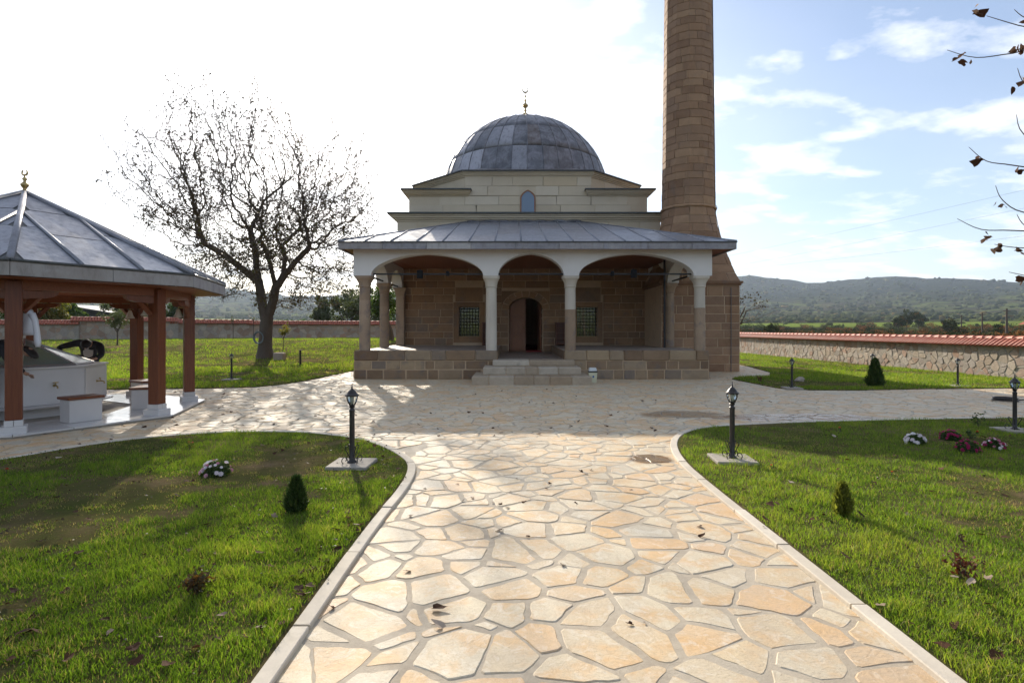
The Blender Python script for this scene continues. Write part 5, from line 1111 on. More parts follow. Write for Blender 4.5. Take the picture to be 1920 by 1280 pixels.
    for e in (-1, 1): m = MB(); m.sphere((e * .032, .083, .0), .012, 8, 5, (1, .6, .7)); m.v = [tuple(M @ Vector(p)) for p in m.v]; m.build('eye', hairm, t, smooth=True); m = MB(); m.sphere((e * .083, -.005, -.01), .03, 8, 5, (.35, .6, 1)); m.v = [tuple(M @ Vector(p)) for p in m.v]; m.build('ear', skin, t, smooth=True)
    m = MB(); m.tube([(0, .078, .005), (0, .10, -.028), (0, .082, -.036)], [.008, .014, .008], 6); m.v = [tuple(M @ Vector(p)) for p in m.v]; m.build('nose', skin, t, smooth=True)
    m = MB(); m.tube([(-.022, .082, -.058), (0, .09, -.058), (.022, .082, -.058)], [.003, .007, .003], 6); m.v = [tuple(M @ Vector(p)) for p in m.v]; m.build('mouth', simple('lip', (0.3, 0.12, 0.1), 0.5), t, smooth=True)
    return t
person('person in open black jacket and grey shirt bending over the far rim of the fountain', {
    'pelvis': (-9.26, 12.46, .98), 'chest': (-9.10, 12.24, 1.22), 'neck': (-8.99, 12.06, 1.29), 'head': (-8.93, 11.93, 1.27), 'face': (0.05, -.45, -1),
    'shol': (-8.84, 12.22, 1.24), 'elbl': (-8.70, 12.06, 1.04), 'wril': (-8.72, 11.90, .97), 'finl': (-8.80, 11.76, .965),
    'shor': (-9.26, 12.14, 1.30), 'elbr': (-9.58, 12.02, 1.20), 'wrir': (-9.42, 11.92, 1.01), 'finr': (-9.31, 11.80, .965),
    'hipl': (-9.17, 12.50, .92), 'knel': (-9.19, 12.44, .50), 'ankl': (-9.20, 12.56, .12), 'toel': (-9.18, 12.40, .09),
    'hipr': (-9.36, 12.50, .92), 'kner': (-9.40, 12.46, .50), 'ankr': (-9.44, 12.58, .12), 'toer': (-9.42, 12.42, .09)}, (-9.27, 12.5, .055), clothk, clothg, navy)
person('person in black bending low at the near side of the fountain beside the front post', {
    'pelvis': (-8.64, 9.28, 1.10), 'chest': (-8.38, 9.36, 1.33), 'neck': (-8.16, 9.40, 1.30), 'head': (-8.00, 9.42, 1.21), 'face': (.45, .1, -1),
    'shol': (-8.26, 9.20, 1.30), 'elbl': (-8.12, 9.24, 1.02), 'wril': (-8.08, 9.44, .86), 'finl': (-8.07, 9.57, .80),
    'shor': (-8.28, 9.55, 1.32), 'elbr': (-8.32, 9.50, 1.04), 'wrir': (-8.26, 9.46, .80), 'finr': (-8.20, 9.52, .70),
    'hipl': (-8.64, 9.20, 1.02), 'knel': (-8.42, 9.22, .60), 'ankl': (-8.52, 9.20, .13), 'toel': (-8.36, 9.22, .095),
    'hipr': (-8.70, 9.38, 1.02), 'kner': (-8.66, 9.36, .58), 'ankr': (-8.84, 9.34, .13), 'toer': (-8.68, 9.34, .095)}, (-8.55, 9.25, .055), clothk, None, clothk)
def hanging_shirt():
    x, y, _ = gp(2.69, 7); t = thing('white_shirt', 'white shirt hung on the inner side of the front pavilion post', 'shirt', (x, y + .12, 1.9)); rg = random.Random(3)
    m = MB(); n, k = 18, 9; V = []
    for j in range(k):
        f = j / (k - 1)
        for i in range(n): a = 2 * PI * i / n; w = .09 + .05 * min(1, f * 2.2); V.append((x + .02 + w * math.cos(a) * (1 + .06 * math.sin(5 * a + j)), y + .185 + .055 * math.sin(a) * (1 + .25 * math.sin(3 * a + j)), 1.92 - .42 * f - .05 * abs(math.cos(a)) * (1 - f)))
    m.loft([V[j * n:(j + 1) * n] for j in range(k)]); b = m.build('shirt_body', clothw, t, smooth=True)
    for s in (-1, 1):
        m = MB(); m.tube([(x + s * .11, y + .18, 1.83), (x + s * .15, y + .19, 1.72), (x + s * (.175 if s > 0 else .25), y + .2, 1.54), (x + s * (.185 if s > 0 else .22), y + .2, 1.40), (x + s * (.19 if s > 0 else .19), y + .2, 1.32)], [.05, .045, .04, .045, .03], 8); m.build('sleeve', clothw, t, smooth=True)
    m = MB(); m.tube([(x - .0, y + .10, 1.93), (x, y + .17, 1.92), (x, y + .18, 1.96)], .008, 5); m.build('hook', brass, t)
hanging_shirt()
# ------------------------------------------------------------------ garden lamps
def scroll(mb, base, d, pts, r=.0055): mb.tube([Vector(base) + Vector((d[0] * a, d[1] * a, b)) for a, b in pts], r, 5)
def spiral(cx, cz, r0, r1, a0, a1, n=12): return [(cx + (r0 + (r1 - r0) * i / n) * math.cos(rad(a0 + (a1 - a0) * i / n)), cz + (r0 + (r1 - r0) * i / n) * math.sin(rad(a0 + (a1 - a0) * i / n))) for i in range(n + 1)]
def make_lamp():
    t = thing('garden_lamp', 'x', 'garden lamp', (0, 0, 0), 'black lantern lamps along the lawns')
    m = MB(); m.bbox(-.235, .235, -.235, .235, -.02, .035, .008); m.build('pad', conc, t)
    m = MB(); m.lathe([(.055, .035), (.055, .045), (.036, .06), (.031, .07), (.030, .30), (.030, .62), (.034, .625), (.034, .638), (.024, .65), (.020, .665)], 14); m.build('post', black, t, smooth=False, auto=35)
    m = MB(); m.lathe([(.018, .660), (.030, .668), (.034, .680), (.026, .690), (.045, .70), (.03, .702)], 12); m.build('lantern_base', black, t, auto=35)
    g = MB(); g.loft([[(r * math.cos(2 * PI * i / 6), r * math.sin(2 * PI * i / 6), z) for i in range(6)] for r, z in ((.032, .702), (.046, .73), (.058, .765), (.063, .80))], cap=False); g.build('glass', glass, t)
    b = MB(); b.lathe([(.012, .705), (.018, .72), (.024, .755), (.018, .785), (.004, .795)], 10); b.build('bulb', frost, t, smooth=True)
    for i in range(6): a = 2 * PI * i / 6; r = MB(); r.tube([(q * math.cos(a), q * math.sin(a), z) for q, z in ((.034, .70), (.049, .73), (.061, .765), (.067, .803))], .004, 5); r.build('rib', black, t)
    m = MB(); m.lathe([(.070, .798), (.080, .803), (.080, .812), (.068, .822), (.056, .832), (.052, .842), (.040, .858), (.030, .868), (.016, .878), (.008, .895), (.010, .903), (.006, .912), (.003, .945)], 12); m.build('lantern_cap', black, t, auto=35)
    for i in range(4):
        a = rad(45 + 90 * i); d = (math.cos(a), math.sin(a)); m = MB(); scroll(m, (0, 0, 0), d, [(.03, .055)] + spiral(.088, .075, .055, .012, -150, 250)); scroll(m, (0, 0, 0), d, [(.033, .10), (.05, .135), (.075, .185), (.082, .205)] + spiral(.068, .215, .018, .007, 0, 230, 7)); m.build('scroll', iron, t)
    return t
lamp0 = make_lamp(); used = False
def lamp(px, py, lab, s=1.0, h=LAWN_Z, pos=None):
    global used
    x, y = pos or G(px, py, h); o = copy_tree(lamp0) if used else lamp0; used = True; place(o, (x, y, h), random.uniform(-.1, .1), s); o['label'] = lab; return o
lamp(660, 872, 'black garden lamp on a square pad in the front left lawn, left of the path', 1.0); lamp(1373, 863, 'black garden lamp on a square pad in the front right lawn, right of the path', 1.0); lamp(1903, 808, 'black garden lamp at the right edge of the photo by the paving', .93); lamp(1485, 728, 'black garden lamp on the side lawn near the minaret, beside the grey rock', .90); lamp(1796, 724, 'black garden lamp on the side lawn in front of the rubble wall', .87); lamp(434, 712, 'black garden lamp on the far left lawn in front of the bare tree', .92)
lamp(1636, 712, 'black garden lamp mostly hidden behind the dark conifer by the wall', .92)
bo = MB(); bx, by = G(563, 686); bz = float(near_z(bx, by)); bo.lathe([(.05, 0), (.045, .03), (.045, .62), (.06, .64), (.06, .66), (.03, .68)], 10, (bx, by, bz)); tag(bo.build('bollard', black), 'short black post without a lantern right of the bare tree', 'post')
# hose coil on the paving
hx, hy = G(1885, 752); hm = MB()
for k in range(4): hm.tube([(hx + (.20 + .012 * k) * math.cos(a), hy + (.18 + .01 * k) * math.sin(a), .03 + .022 * (k % 3)) for a in np.linspace(0, 2 * PI, 25)], .013, 6)
hm.tube([(hx + .3, hy, .03), (hx + 1.2, hy + .35, .02), (hx + 2.5, hy + .3, .02), (hx + 4, hy + .9, .02)], .013, 6); tag(hm.build('garden_hose', black, smooth=True), 'black hose coiled on the paving behind the rightmost lamp', 'hose')
# ------------------------------------------------------------------ garden walls with tile caps
TILE = None
def tile_meshes():
    t = MB(); n = 7; L = .42     # one barrel tile: x across, y down the slope
    for a0, a1, y in ((0, 1, 0),):
        V = []
        for yy, r in ((0, .062), (L, .075)):
            for q in (0, .012):
                for i in range(n): a = PI * i / (n - 1); V.append(((r - q) * math.cos(a), yy, (r - q) * math.sin(a) * .85))
        m = n; t.add(V, [(i, i + 1, 2 * m + i + 1, 2 * m + i) for i in range(m - 1)] + [(m + i + 1, m + i, 3 * m + i, 3 * m + i + 1) for i in range(m - 1)] + [(2 * m + i, 2 * m + i + 1, 3 * m + i + 1, 3 * m + i) for i in range(m - 1)])
    r = MB(); V = []
    for yy, rr in ((0, .085), (.40, .10)):
        for i in range(n): a = PI * i / (n - 1); V.append((rr * math.cos(a), yy, rr * math.sin(a) * .8))
    r.add(V, [(i + 1, i, n + i, n + i + 1) for i in range(n - 1)] + [tuple(range(n, 2 * n)), tuple(range(n - 1, -1, -1))])
    return t.mesh('roof_tile', tilem, True), r.mesh('ridge_tile', tilem, True)
TM, RM = tile_meshes()
def wall_run(label, p, q, zg0, zg1, h, near=True, thick=.42, seed=1, cap=True, nparts=300, group=None, stones=True):
    """p -> q along the base line of the face toward the garden; cap ridge at height h above the ground"""
    p, q = Vector((*p, 0)), Vector((*q, 0)); d = (q - p).normalized(); L = (q - p).length; n = Vector((d.y, -d.x, 0)); rg = random.Random(seed)
    mid = (p + q) / 2
    t = thing('garden_wall', label, 'wall', (mid.x, mid.y, (zg0 + zg1) / 2), group); hb = h - .27; ov = .13; sl = .24
    zz = lambda u: zg0 + (zg1 - zg0) * u / L; P = lambda u, o, z: tuple(p + d * u + n * o + Vector((0, 0, z)))
    m = MB(); m.add([P(0, 0, zg0 - .3), P(L, 0, zg1 - .3), P(L, -thick, zg1 - .3), P(0, -thick, zg0 - .3), P(0, 0, zg0 + hb), P(L, 0, zg1 + hb), P(L, -thick, zg1 + hb), P(0, -thick, zg0 + hb)], [(0, 1, 5, 4), (1, 2, 6, 5), (2, 3, 7, 6), (3, 0, 4, 7), (4, 5, 6, 7), (0, 3, 2, 1)]); w = m.build('wall_core', rubmort, t)
    if stones:
        s = .185 if near else .33; cs = power_cells(0, L, -.05, hb - .02, s, seed + 50, (.004, .018), .78, 1.75 if near else 1.2, .03); cs = [c for c in cs if min(p_[0] for p_ in c[0]) > -.05 and max(p_[0] for p_ in c[0]) < L + .05]
        camd = lambda u: (p + d * u).length; cs.sort(key=lambda c: camd(c[0][0][0])); rest = MB(); c_ = 0
        for poly, ar in cs:
            poly = [(a, min(max(b, -.08), hb - .015)) for a, b in poly]; ol = rough_outline(poly, rg, .12, .012)
            if not ol: continue
            z1 = .010 + rg.uniform(-.008, .012); tf = lambda a, b, c: P(a, c, zz(a) + b)
            if near and c_ < nparts: mm = MB(); mm.tint = rg.random(); slab(mm, ol, -.02, z1, rg, tf, .014, .008); mm.build('rubble_stone', rubble, w, tints=True)
            else: rest.tint = rg.random(); slab(rest, ol, -.02, z1, rg, tf, .014, .008)
            c_ += 1
        if rest.v: tag(rest.build('rubble_stones', rubble, w, tints=True), kind='stuff')
    # tiled cap
    mc = MB(); zc = hb; prof = [(ov, zc - .02), (ov, zc + .01), (-thick / 2, zc + sl - .01), (-thick - ov, zc + .01), (-thick - ov, zc - .02)]; V = [P(0, o, zg0 + z) for o, z in prof] + [P(L, o, zg1 + z) for o, z in prof]; k = len(prof); mc.add(V, [(i, i + k, (i + 1) % k + k, (i + 1) % k) for i in range(k)] + [tuple(range(k)), tuple(range(2 * k - 1, k - 1, -1))]); cp = mc.build('cap_bed', simple('cap_mortar', (0.30, 0.12, 0.08), 0.9) if 'cap_mortar' not in MATS else MATS['cap_mortar'], t)
    slope = math.atan2(sl - .02, thick / 2 + ov); nt = int(L / .165); far = MB(); tc = 0; order = sorted(range(nt), key=lambda i: camd((i + .5) * .165)) if stones else range(nt)
    camd = lambda u: (p + d * u).length
    for i in sorted(range(nt), key=lambda i: camd(i * .165)):
        u = (i + .5) * L / nt
        for sd in (1, -1):
            dn = (n * sd); top = p + d * u + n * (-thick / 2 + sd * .05) + Vector((0, 0, zz(u) + zc + sl - .035)); ydir = (dn * math.cos(slope) - Vector((0, 0, math.sin(slope)))); zdir = ydir.cross(d).normalized(); zdir = zdir if zdir.z > 0 else -zdir; xd = ydir.cross(zdir)
            M = Matrix(((xd.x, ydir.x, zdir.x, top.x), (xd.y, ydir.y, zdir.y, top.y), (xd.z, ydir.z, zdir.z, top.z), (0, 0, 0, 1))) @ rot_z(rg.uniform(-.02, .02))
            if near and sd > 0 and tc < 300: inst('roof_tile', TM, cp, M); tc += 1
            else: far.add([v.co for v in TM.vertices], [tuple(f.vertices) for f in TM.polygons], M)
    nr = int(L / .37)
    for i in range(nr):
        u = i * L / nr; o = p + d * u + n * (-thick / 2) + Vector((0, 0, zz(u) + zc + sl + .0)); M = Matrix(((n.x, d.x, 0, o.x), (n.y, d.y, 0, o.y), (0, 0, 1, o.z), (0, 0, 0, 1)))
        if near: inst('ridge_tile', RM, cp, M)
        else: far.add([v.co for v in RM.vertices], [tuple(f.vertices) for f in RM.polygons], M)
    if far.v: tag(far.build('roof_tiles', tilem, cp, smooth=True), kind='stuff')
    return t
wall_run('long rubble stone wall with red tile cap along the right side of the lawn', (14.55, 46), (16.35, 9), 0.0, 0.0, 1.32, True, seed=2)
wall_run('leftmost low stretch of tile capped wall behind the pavilion', (-47, 33.5), (-29.4, 38.6), .72, .80, 1.36, False, seed=3)
wall_run('short stretch of tile capped wall left of the sapling, one step higher', (-29.9, 38.5), (-24.4, 41.6), .82, .82, 1.56, False, seed=4)
wall_run('stretch of tile capped wall behind the two right pavilion posts', (-24.9, 41.4), (-20.3, 44.9), .82, .82, 1.44, False, seed=5)
wall_run('long far tile capped wall behind the bare tree, reaching behind the mosque', (-20.8, 44.6), (12.0, 53.5), .82, .82, 1.38, False, seed=6)
# ------------------------------------------------------------------ leaves as numpy meshes
def leaf_cards(C, size, name, mat, parent, tint=None, nrm=None, four=True, kind=None, flat=None):
    """one bent four-sided leaf per point"""
    n = len(C); u = RNG.normal(size=(n, 3)); u /= np.linalg.norm(u, axis=1)[:, None]
    if flat is not None: u[:, 2] *= flat; u /= np.linalg.norm(u, axis=1)[:, None]
    w = RNG.normal(size=(n, 3)); w -= (w * u).sum(1)[:, None] * u; w /= np.linalg.norm(w, axis=1)[:, None]
    s = (size * RNG.uniform(.6, 1.3, n))[:, None] if np.isscalar(size) else size[:, None]; nn = np.cross(u, w)
    V = np.stack([C - u * s * .5, C + w * s * .32 + nn * s * .10, C + u * s * .55, C - w * s * .32 + nn * s * .10], 1).reshape(-1, 3)
    b = (np.arange(n) * 4)[:, None]; idx = np.concatenate([b + [[0, 1, 2]], b + [[0, 2, 3]]], 1).ravel(); cnt = np.full(2 * n, 3)
    t = RNG.random(n) if tint is None else tint; o = bpy.data.objects.new(name, fast_mesh(name, V, cnt, idx, mat, {'tint': np.repeat(np.clip(t, 0, 1), 4)})); link(o, parent)
    if kind: o['kind'] = kind
    return o
def crown_points(clumps, n, hollow=.35):
    w = np.array([c[1] ** 2 for c in clumps]); k = RNG.choice(len(clumps), n, p=w / w.sum()); d = RNG.normal(size=(n, 3)); d /= np.linalg.norm(d, axis=1)[:, None]
    r = (hollow + (1 - hollow) * RNG.random(n) ** .6); C = np.array([c[0] for c in clumps])[k]; R = np.array([c[1] for c in clumps])[k]
    P = C + d * (r * R)[:, None] * np.array([1, 1, .8]); ct = RNG.random(len(clumps))[k]; return P, np.clip(ct * .6 + RNG.random(n) * .4, 0, 1)
def branch_mesh(mb, p, d, L, r, depth, rg, tips, spread=.6, up=.15):
    pts = [Vector(p)]; rs = [r]; n = 5; dd = Vector(d).normalized()
    for i in range(n):
        dd = (dd + Vector((rg.uniform(-1, 1), rg.uniform(-1, 1), rg.uniform(-.6, 1))) * .13 + Vector((0, 0, up * .2))).normalized(); pts.append(pts[-1] + dd * L / n); rs.append(r * (1 - .5 * (i + 1) / n))
    mb.tube(pts, rs, 6 if r > .03 else 4, cap=False)
    if depth == 0: tips.append(pts[-1]); tips.append(pts[-3]); return
    for i in range(rg.randint(2, 4)):
        j = rg.randint(2, n); q = (dd + Vector((rg.gauss(0, 1), rg.gauss(0, 1), rg.gauss(0, .6))).normalized() * spread * 1.5).normalized(); branch_mesh(mb, pts[j], q, L * rg.uniform(.55, .8), rs[j] * .65, depth - 1, rg, tips, spread, up)
def simple_tree(name, cat, label, x, y, H, trunk_h, R, mat, nleaf, lsize, seed, group=None, tr=.12, flatten=1.0, density=None, zb=None, lean=(0, 0), depth=2):
    z = float(ground_z(x, y)) if zb is None else zb; t = thing(name, label, cat, (x, y, z), group); rg = random.Random(seed); mb = MB(); tips = []
    top = Vector((x + lean[0], y + lean[1], z + trunk_h)); mb.tube([(x, y, z - .1), (x + lean[0] * .3, y + lean[1] * .3, z + trunk_h * .5), tuple(top)], [tr * 1.25, tr, tr * .85], 8, cap=False)
    for i in range(5): a = rg.uniform(0, 2 * PI); branch_mesh(mb, top + Vector((0, 0, -rg.uniform(0, .25) * trunk_h)), (math.cos(a) * rg.uniform(.3, 1), math.sin(a) * rg.uniform(.3, 1), rg.uniform(.5, 1.2)), (H - trunk_h) * rg.uniform(.4, .6), tr * .6, depth, rg, tips)
    mb.build('trunk', bark, t, smooth=True); cz = z + trunk_h + (H - trunk_h) * .5; cl = []
    for q in tips:
        e = ((q.x - top.x) / R) ** 2 + ((q.y - top.y) / R) ** 2 + ((q.z - cz) / ((H - trunk_h) * .62)) ** 2
        if e < 1.4: cl.append((tuple(q), R * rg.uniform(.14, .30)))
    for i in range(int(density or 14)):
        a = rg.uniform(0, 2 * PI); rr = R * rg.random() ** .5 * .85; h = rg.uniform(-1, 1); cl.append(((top.x + rr * math.cos(a) * math.sqrt(1 - h * h * .8), top.y + rr * math.sin(a) * math.sqrt(1 - h * h * .8), cz + h * (H - trunk_h) * .42 * flatten), R * rg.uniform(.16, .32)))
    P, ti = crown_points(cl, nleaf); P = P[P[:, 2] > z + .1]; leaf_cards(P, lsize, 'crown', mat, t, ti[:len(P)]); return t
# ------------------------------------------------------------------ the big bare tree (grown by space colonisation)
def big_tree():
    bx, by = G(500, 681); bz = float(near_z(bx, by)); bx, by = (497 - 960) / F * 27.4, 27.4; bz = float(near_z(bx, by)); base = np.array([bx, by, bz])
    t = thing('bare_tree', 'large spreading autumn tree with few leaves on the far left lawn', 'tree', tuple(base)); rg = np.random.default_rng(23)
    SIL = [(228, 398), (262, 330), (250, 285), (300, 240), (345, 275), (372, 165), (405, 215), (425, 150), (440, 118), (462, 150), (475, 200), (500, 140), (535, 190), (552, 250), (590, 290), (640, 232), (662, 268), (702, 262), (690, 330), (700, 395), (672, 440), (668, 500), (640, 556), (560, 585), (470, 575), (400, 560), (330, 500), (350, 452), (300, 420)]
    SW = [((p_[0] - 497) / F * 27.4, 1.6 - bz - (p_[1] - 616) / F * 27.4) for p_ in SIL]; A = []
    while len(A) < 8200:
        q = rg.uniform(-1, 1, (9000, 3)) * np.array([7.2, 5.0, 6.6]) + np.array([-.3, 0, 7.6]); ctr = np.exp(-((q[:, 0] + .1) / 3.6) ** 2 - ((q[:, 2] - 7.2) / 3.4) ** 2)
        wy = 4.6 * np.sqrt(np.clip(1 - ((q[:, 0] + .5) / 7.4) ** 2, .05, 1)) * np.sqrt(np.clip(1 - ((q[:, 2] - 7.2) / 7.2) ** 2, .05, 1)); cl_ = fbm(q[:, 0] * .8 + q[:, 1] * .5 + 40, q[:, 2] * .8 + 9, 3, 5)
        k = inpoly(q[:, 0], q[:, 2], SW) & (np.abs(q[:, 1]) < wy) & (rg.random(9000) < .16 + .9 * ctr) & (cl_ > .36); A += list(q[k])
    A = np.array(A[:8200])
    nodes = []; par = []
    def chain(pts, start):
        prev = start
        for q in pts: nodes.append(np.array(q, float)); par.append(prev); prev = len(nodes) - 1
        return prev
    nodes.append(np.array([0, 0, 0.])); par.append(-1); tk = chain([(.0, 0, .5), (.02, 0, 1.0), (.05, 0, 1.5), (.08, 0, 1.9)], 0)
    l1 = chain([(-.10, 0, 2.4), (-.22, .05, 3.0), (-.33, .05, 3.7), (-.42, .0, 4.4), (-.5, .1, 5.1), (-.75, .2, 5.9)], tk); r1 = chain([(.28, 0, 2.4), (.42, 0, 2.9), (.55, -.1, 3.4)], tk)
    chain([(1.0, -.1, 4.0), (1.6, -.2, 4.7), (2.2, -.2, 5.3)], r1); chain([(.75, .3, 4.1), (.8, .4, 4.9), (.6, .5, 5.5)], r1); chain([(-1.0, -.3, 4.3), (-1.7, -.4, 4.9), (-2.6, -.3, 5.4)], len(nodes) - 1 - 8 if False else l1 - 3); chain([(.5, -.5, 4.3), (.3, -.7, 5.2)], r1)
    step, infl, kill = .21, 1.9, .30; best = np.full(len(A), 1e9); bi = np.zeros(len(A), int); N0 = 0
    for it in range(120):
        new = np.array(nodes[N0:]); 
        if len(new) == 0: break
        for c0 in range(0, len(new), 400):
            D = np.linalg.norm(A[:, None] - new[None, c0:c0 + 400], axis=2); m = D.min(1); j = D.argmin(1); k = m < best; best[k] = m[k]; bi[k] = j[k] + N0 + c0
        N0 = len(nodes); keep = best > kill; A, best, bi = A[keep], best[keep], bi[keep]
        if len(A) == 0: break
        act = best < infl; added = 0
        if act.sum() == 0: break
        dirs = {}; dv = A[act] - np.array(nodes)[bi[act]]; dv /= np.linalg.norm(dv, axis=1)[:, None]
        acc = np.zeros((len(nodes), 3)); np.add.at(acc, bi[act], dv); ids = np.unique(bi[act])
        for i in ids:
            d = acc[i]; l = np.linalg.norm(d)
            if l < 1e-6: continue
            d = d / l + rg.normal(0, .26, 3); d /= np.linalg.norm(d); nodes.append(nodes[i] + d * step); par.append(int(i)); added += 1
        if len(nodes) > 15000: break
    n = len(nodes); P = np.array(nodes); ch = [[] for _ in range(n)]
    for i in range(1, n): ch[par[i]].append(i)
    R = np.zeros(n)
    for i in range(n - 1, -1, -1): R[i] = .0055 if not ch[i] else (sum(R[c] ** 2.0 for c in ch[i])) ** (1 / 2.0)
    sc = .30 / R[1]; R = np.where(R * sc < .010, .010, R * sc); P = P + base
    mb = MB(); starts = [(0, None)]
    stack = [(0, -1)]
    while stack:
        i, p0 = stack.pop(); chn = [i] if p0 < 0 else [p0, i]; cur = i
        while ch[cur]:
            c = sorted(ch[cur], key=lambda q: -R[q]); 
            for o in c[1:]: stack.append((o, cur))
            cur = c[0]; chn.append(cur)
        rr = [R[q] for q in chn]
        if p0 >= 0: rr[0] = min(rr[0], rr[1] * 1.15)
        if len(chn) > 1:
            mx = max(rr)
            if p0 < 0: rr[0] = .44; rr[1] = .33
            mb.tube([P[q] for q in chn], rr, 12 if mx > .15 else (7 if mx > .05 else (5 if mx > .018 else 3)), cap=False)
    tr = mb.build('trunk', bark, t, smooth=True)
    tb = MB(); tn = np.where(R < .03)[0]; rgp = random.Random(4); TW = []
    for i in tn:
        for _ in range(rgp.choice((1, 1, 2))):
            dd = Vector(P[i] - P[max(par[i], 0)]).normalized() if par[i] >= 0 else Vector((0, 0, 1)); dd = (dd + Vector((rgp.gauss(0, .6), rgp.gauss(0, .6), rgp.gauss(.15, .5)))).normalized(); l = rgp.uniform(.18, .5); a = Vector(P[i]); b = a + dd * l * .5; c = b + (dd + Vector((rgp.gauss(0, .3), rgp.gauss(0, .3), rgp.gauss(.1, .3)))).normalized() * l * .5; tb.tube([a, b, c], [.010, .008, .005], 3, cap=False); TW += [tuple(b), tuple(c), tuple(c)]
    tag(tb.build('twigs', bark, t, smooth=True), kind='stuff'); TW = np.array(TW)
    thin = np.where(R < .024)[0]; dens = fbm(P[thin, 0] * .7 + P[thin, 1] * .2, P[thin, 2] * .7, 3, 5); cnt = rg.poisson(np.clip((dens - .34) * 7, .15, 3)); idx = np.repeat(thin, cnt); C = P[idx] + rg.normal(0, .11, (len(idx), 3)) - np.array([0, 0, .04]); ti = rg.random(len(C)) * .75 + np.where(P[idx, 2] < 6.2, .28, 0); dn2 = fbm(TW[:, 0] * .6 + TW[:, 1] * .3, TW[:, 2] * .6, 3, 15); kk = rg.random(len(TW)) < np.clip((dn2 - .34) * 4.2, .08, .95) * np.where((np.abs(TW[:, 0] - base[0]) < 4) & (TW[:, 2] < 10), 1, .6); C = np.concatenate([C, TW[kk] + rg.normal(0, .05, (kk.sum(), 3))]); ti = np.concatenate([ti, rg.random(kk.sum()) * .75 + np.where(TW[kk][:, 2] < 6.2, .28, 0)])
    print('TREE', n, len(C))
    leaf_cards(C, .10, 'leaves', autumn, t, ti, kind='stuff'); return t, base, n
bt, bbase, bn = big_tree()
# coil hung on its trunk, stone block beside it
cb = MB(); cc = Vector((bbase[0] - .12, bbase[1] - .43, bbase[2] + 1.0)); 
for k in range(3): cb.tube([cc + Vector(((.20 + .018 * k) * math.cos(a), -.02 * k, (.25 + .018 * k) * math.sin(a))) for a in np.linspace(0, 2 * PI, 21)], .017, 6)
tag(cb.build('hose_coil', simple('faded_hose', (0.13, 0.17, 0.19), 0.6), smooth=True), 'faded blue grey hose coil hanging on the trunk of the bare tree', 'hose')
sx, sy = (524 - 960) / F * 26.6, 26.6; sz = float(near_z(sx, sy)); sb = MB(); sb.bbox(sx - .24, sx + .24, sy - .18, sy + .2, sz - .05, sz + .36, .05); tag(sb.build('stone_block', rockm), 'squared brown stone block on the grass beside the bare tree', 'stone')
rx, ry = G(1500, 716); rb = MB(); rb.sphere((rx, ry, .05), .14, 9, 6, (1, .8, .8)); rb.v = [(a + .03 * math.sin(c * 40 + b * 9), b, c + .02 * math.cos(a * 50)) for a, b, c in rb.v]; tag(rb.build('rock', rockm), 'small pale rock on the side lawn right of the lamp near the minaret', 'rock')
# ------------------------------------------------------------------ saplings and trees inside the garden
def at(px, Y): return (px - 960) / F * Y
simple_tree('sapling', 'tree', 'thin olive green sapling on the far left lawn between the pavilion posts', at(220, 33), 33, 2.5, 1.0, .95, oliveleaf, 1300, .10, 3, 'young trees on the far left lawn', .04, density=10, zb=float(near_z(at(220, 33), 33)), depth=1)
simple_tree('sapling', 'tree', 'small yellow green sapling just right of the bare tree trunk', at(531, 31), 31, 1.5, .7, .5, yellowleaf, 260, .10, 4, 'young trees on the far left lawn', .02, density=5, zb=float(near_z(at(531, 31), 31)), depth=1)
simple_tree('sapling', 'tree', 'bare whip of a sapling left of the bare tree, above the far lamp', at(437, 38), 38, 1.9, 1.3, .25, oliveleaf, 40, .07, 5, 'young trees on the far left lawn', .022, density=2, zb=.82, depth=1)
simple_tree('sapling', 'tree', 'bare whip of a sapling close to the left side of the bare tree', at(475, 38), 38, 1.9, 1.4, .2, oliveleaf, 25, .07, 6, 'young trees on the far left lawn', .022, density=2, zb=.82, depth=1)
simple_tree('leafy_tree', 'tree', 'small green tree with leaning trunk seen between the left porch columns', at(735, 37), 37, 3.9, 1.3, 1.25, greenleaf, 3800, .13, 7, None, .16, density=26, zb=.75, lean=(-.3, 0))
simple_tree('sparse_tree', 'tree', 'sparse small tree whose twigs show right of the minaret', at(1374, 29.5), 29.5, 5.0, 1.4, 1.75, autumn, 420, .12, 8, None, .09, density=10, zb=0.0, lean=(-.1, 0))
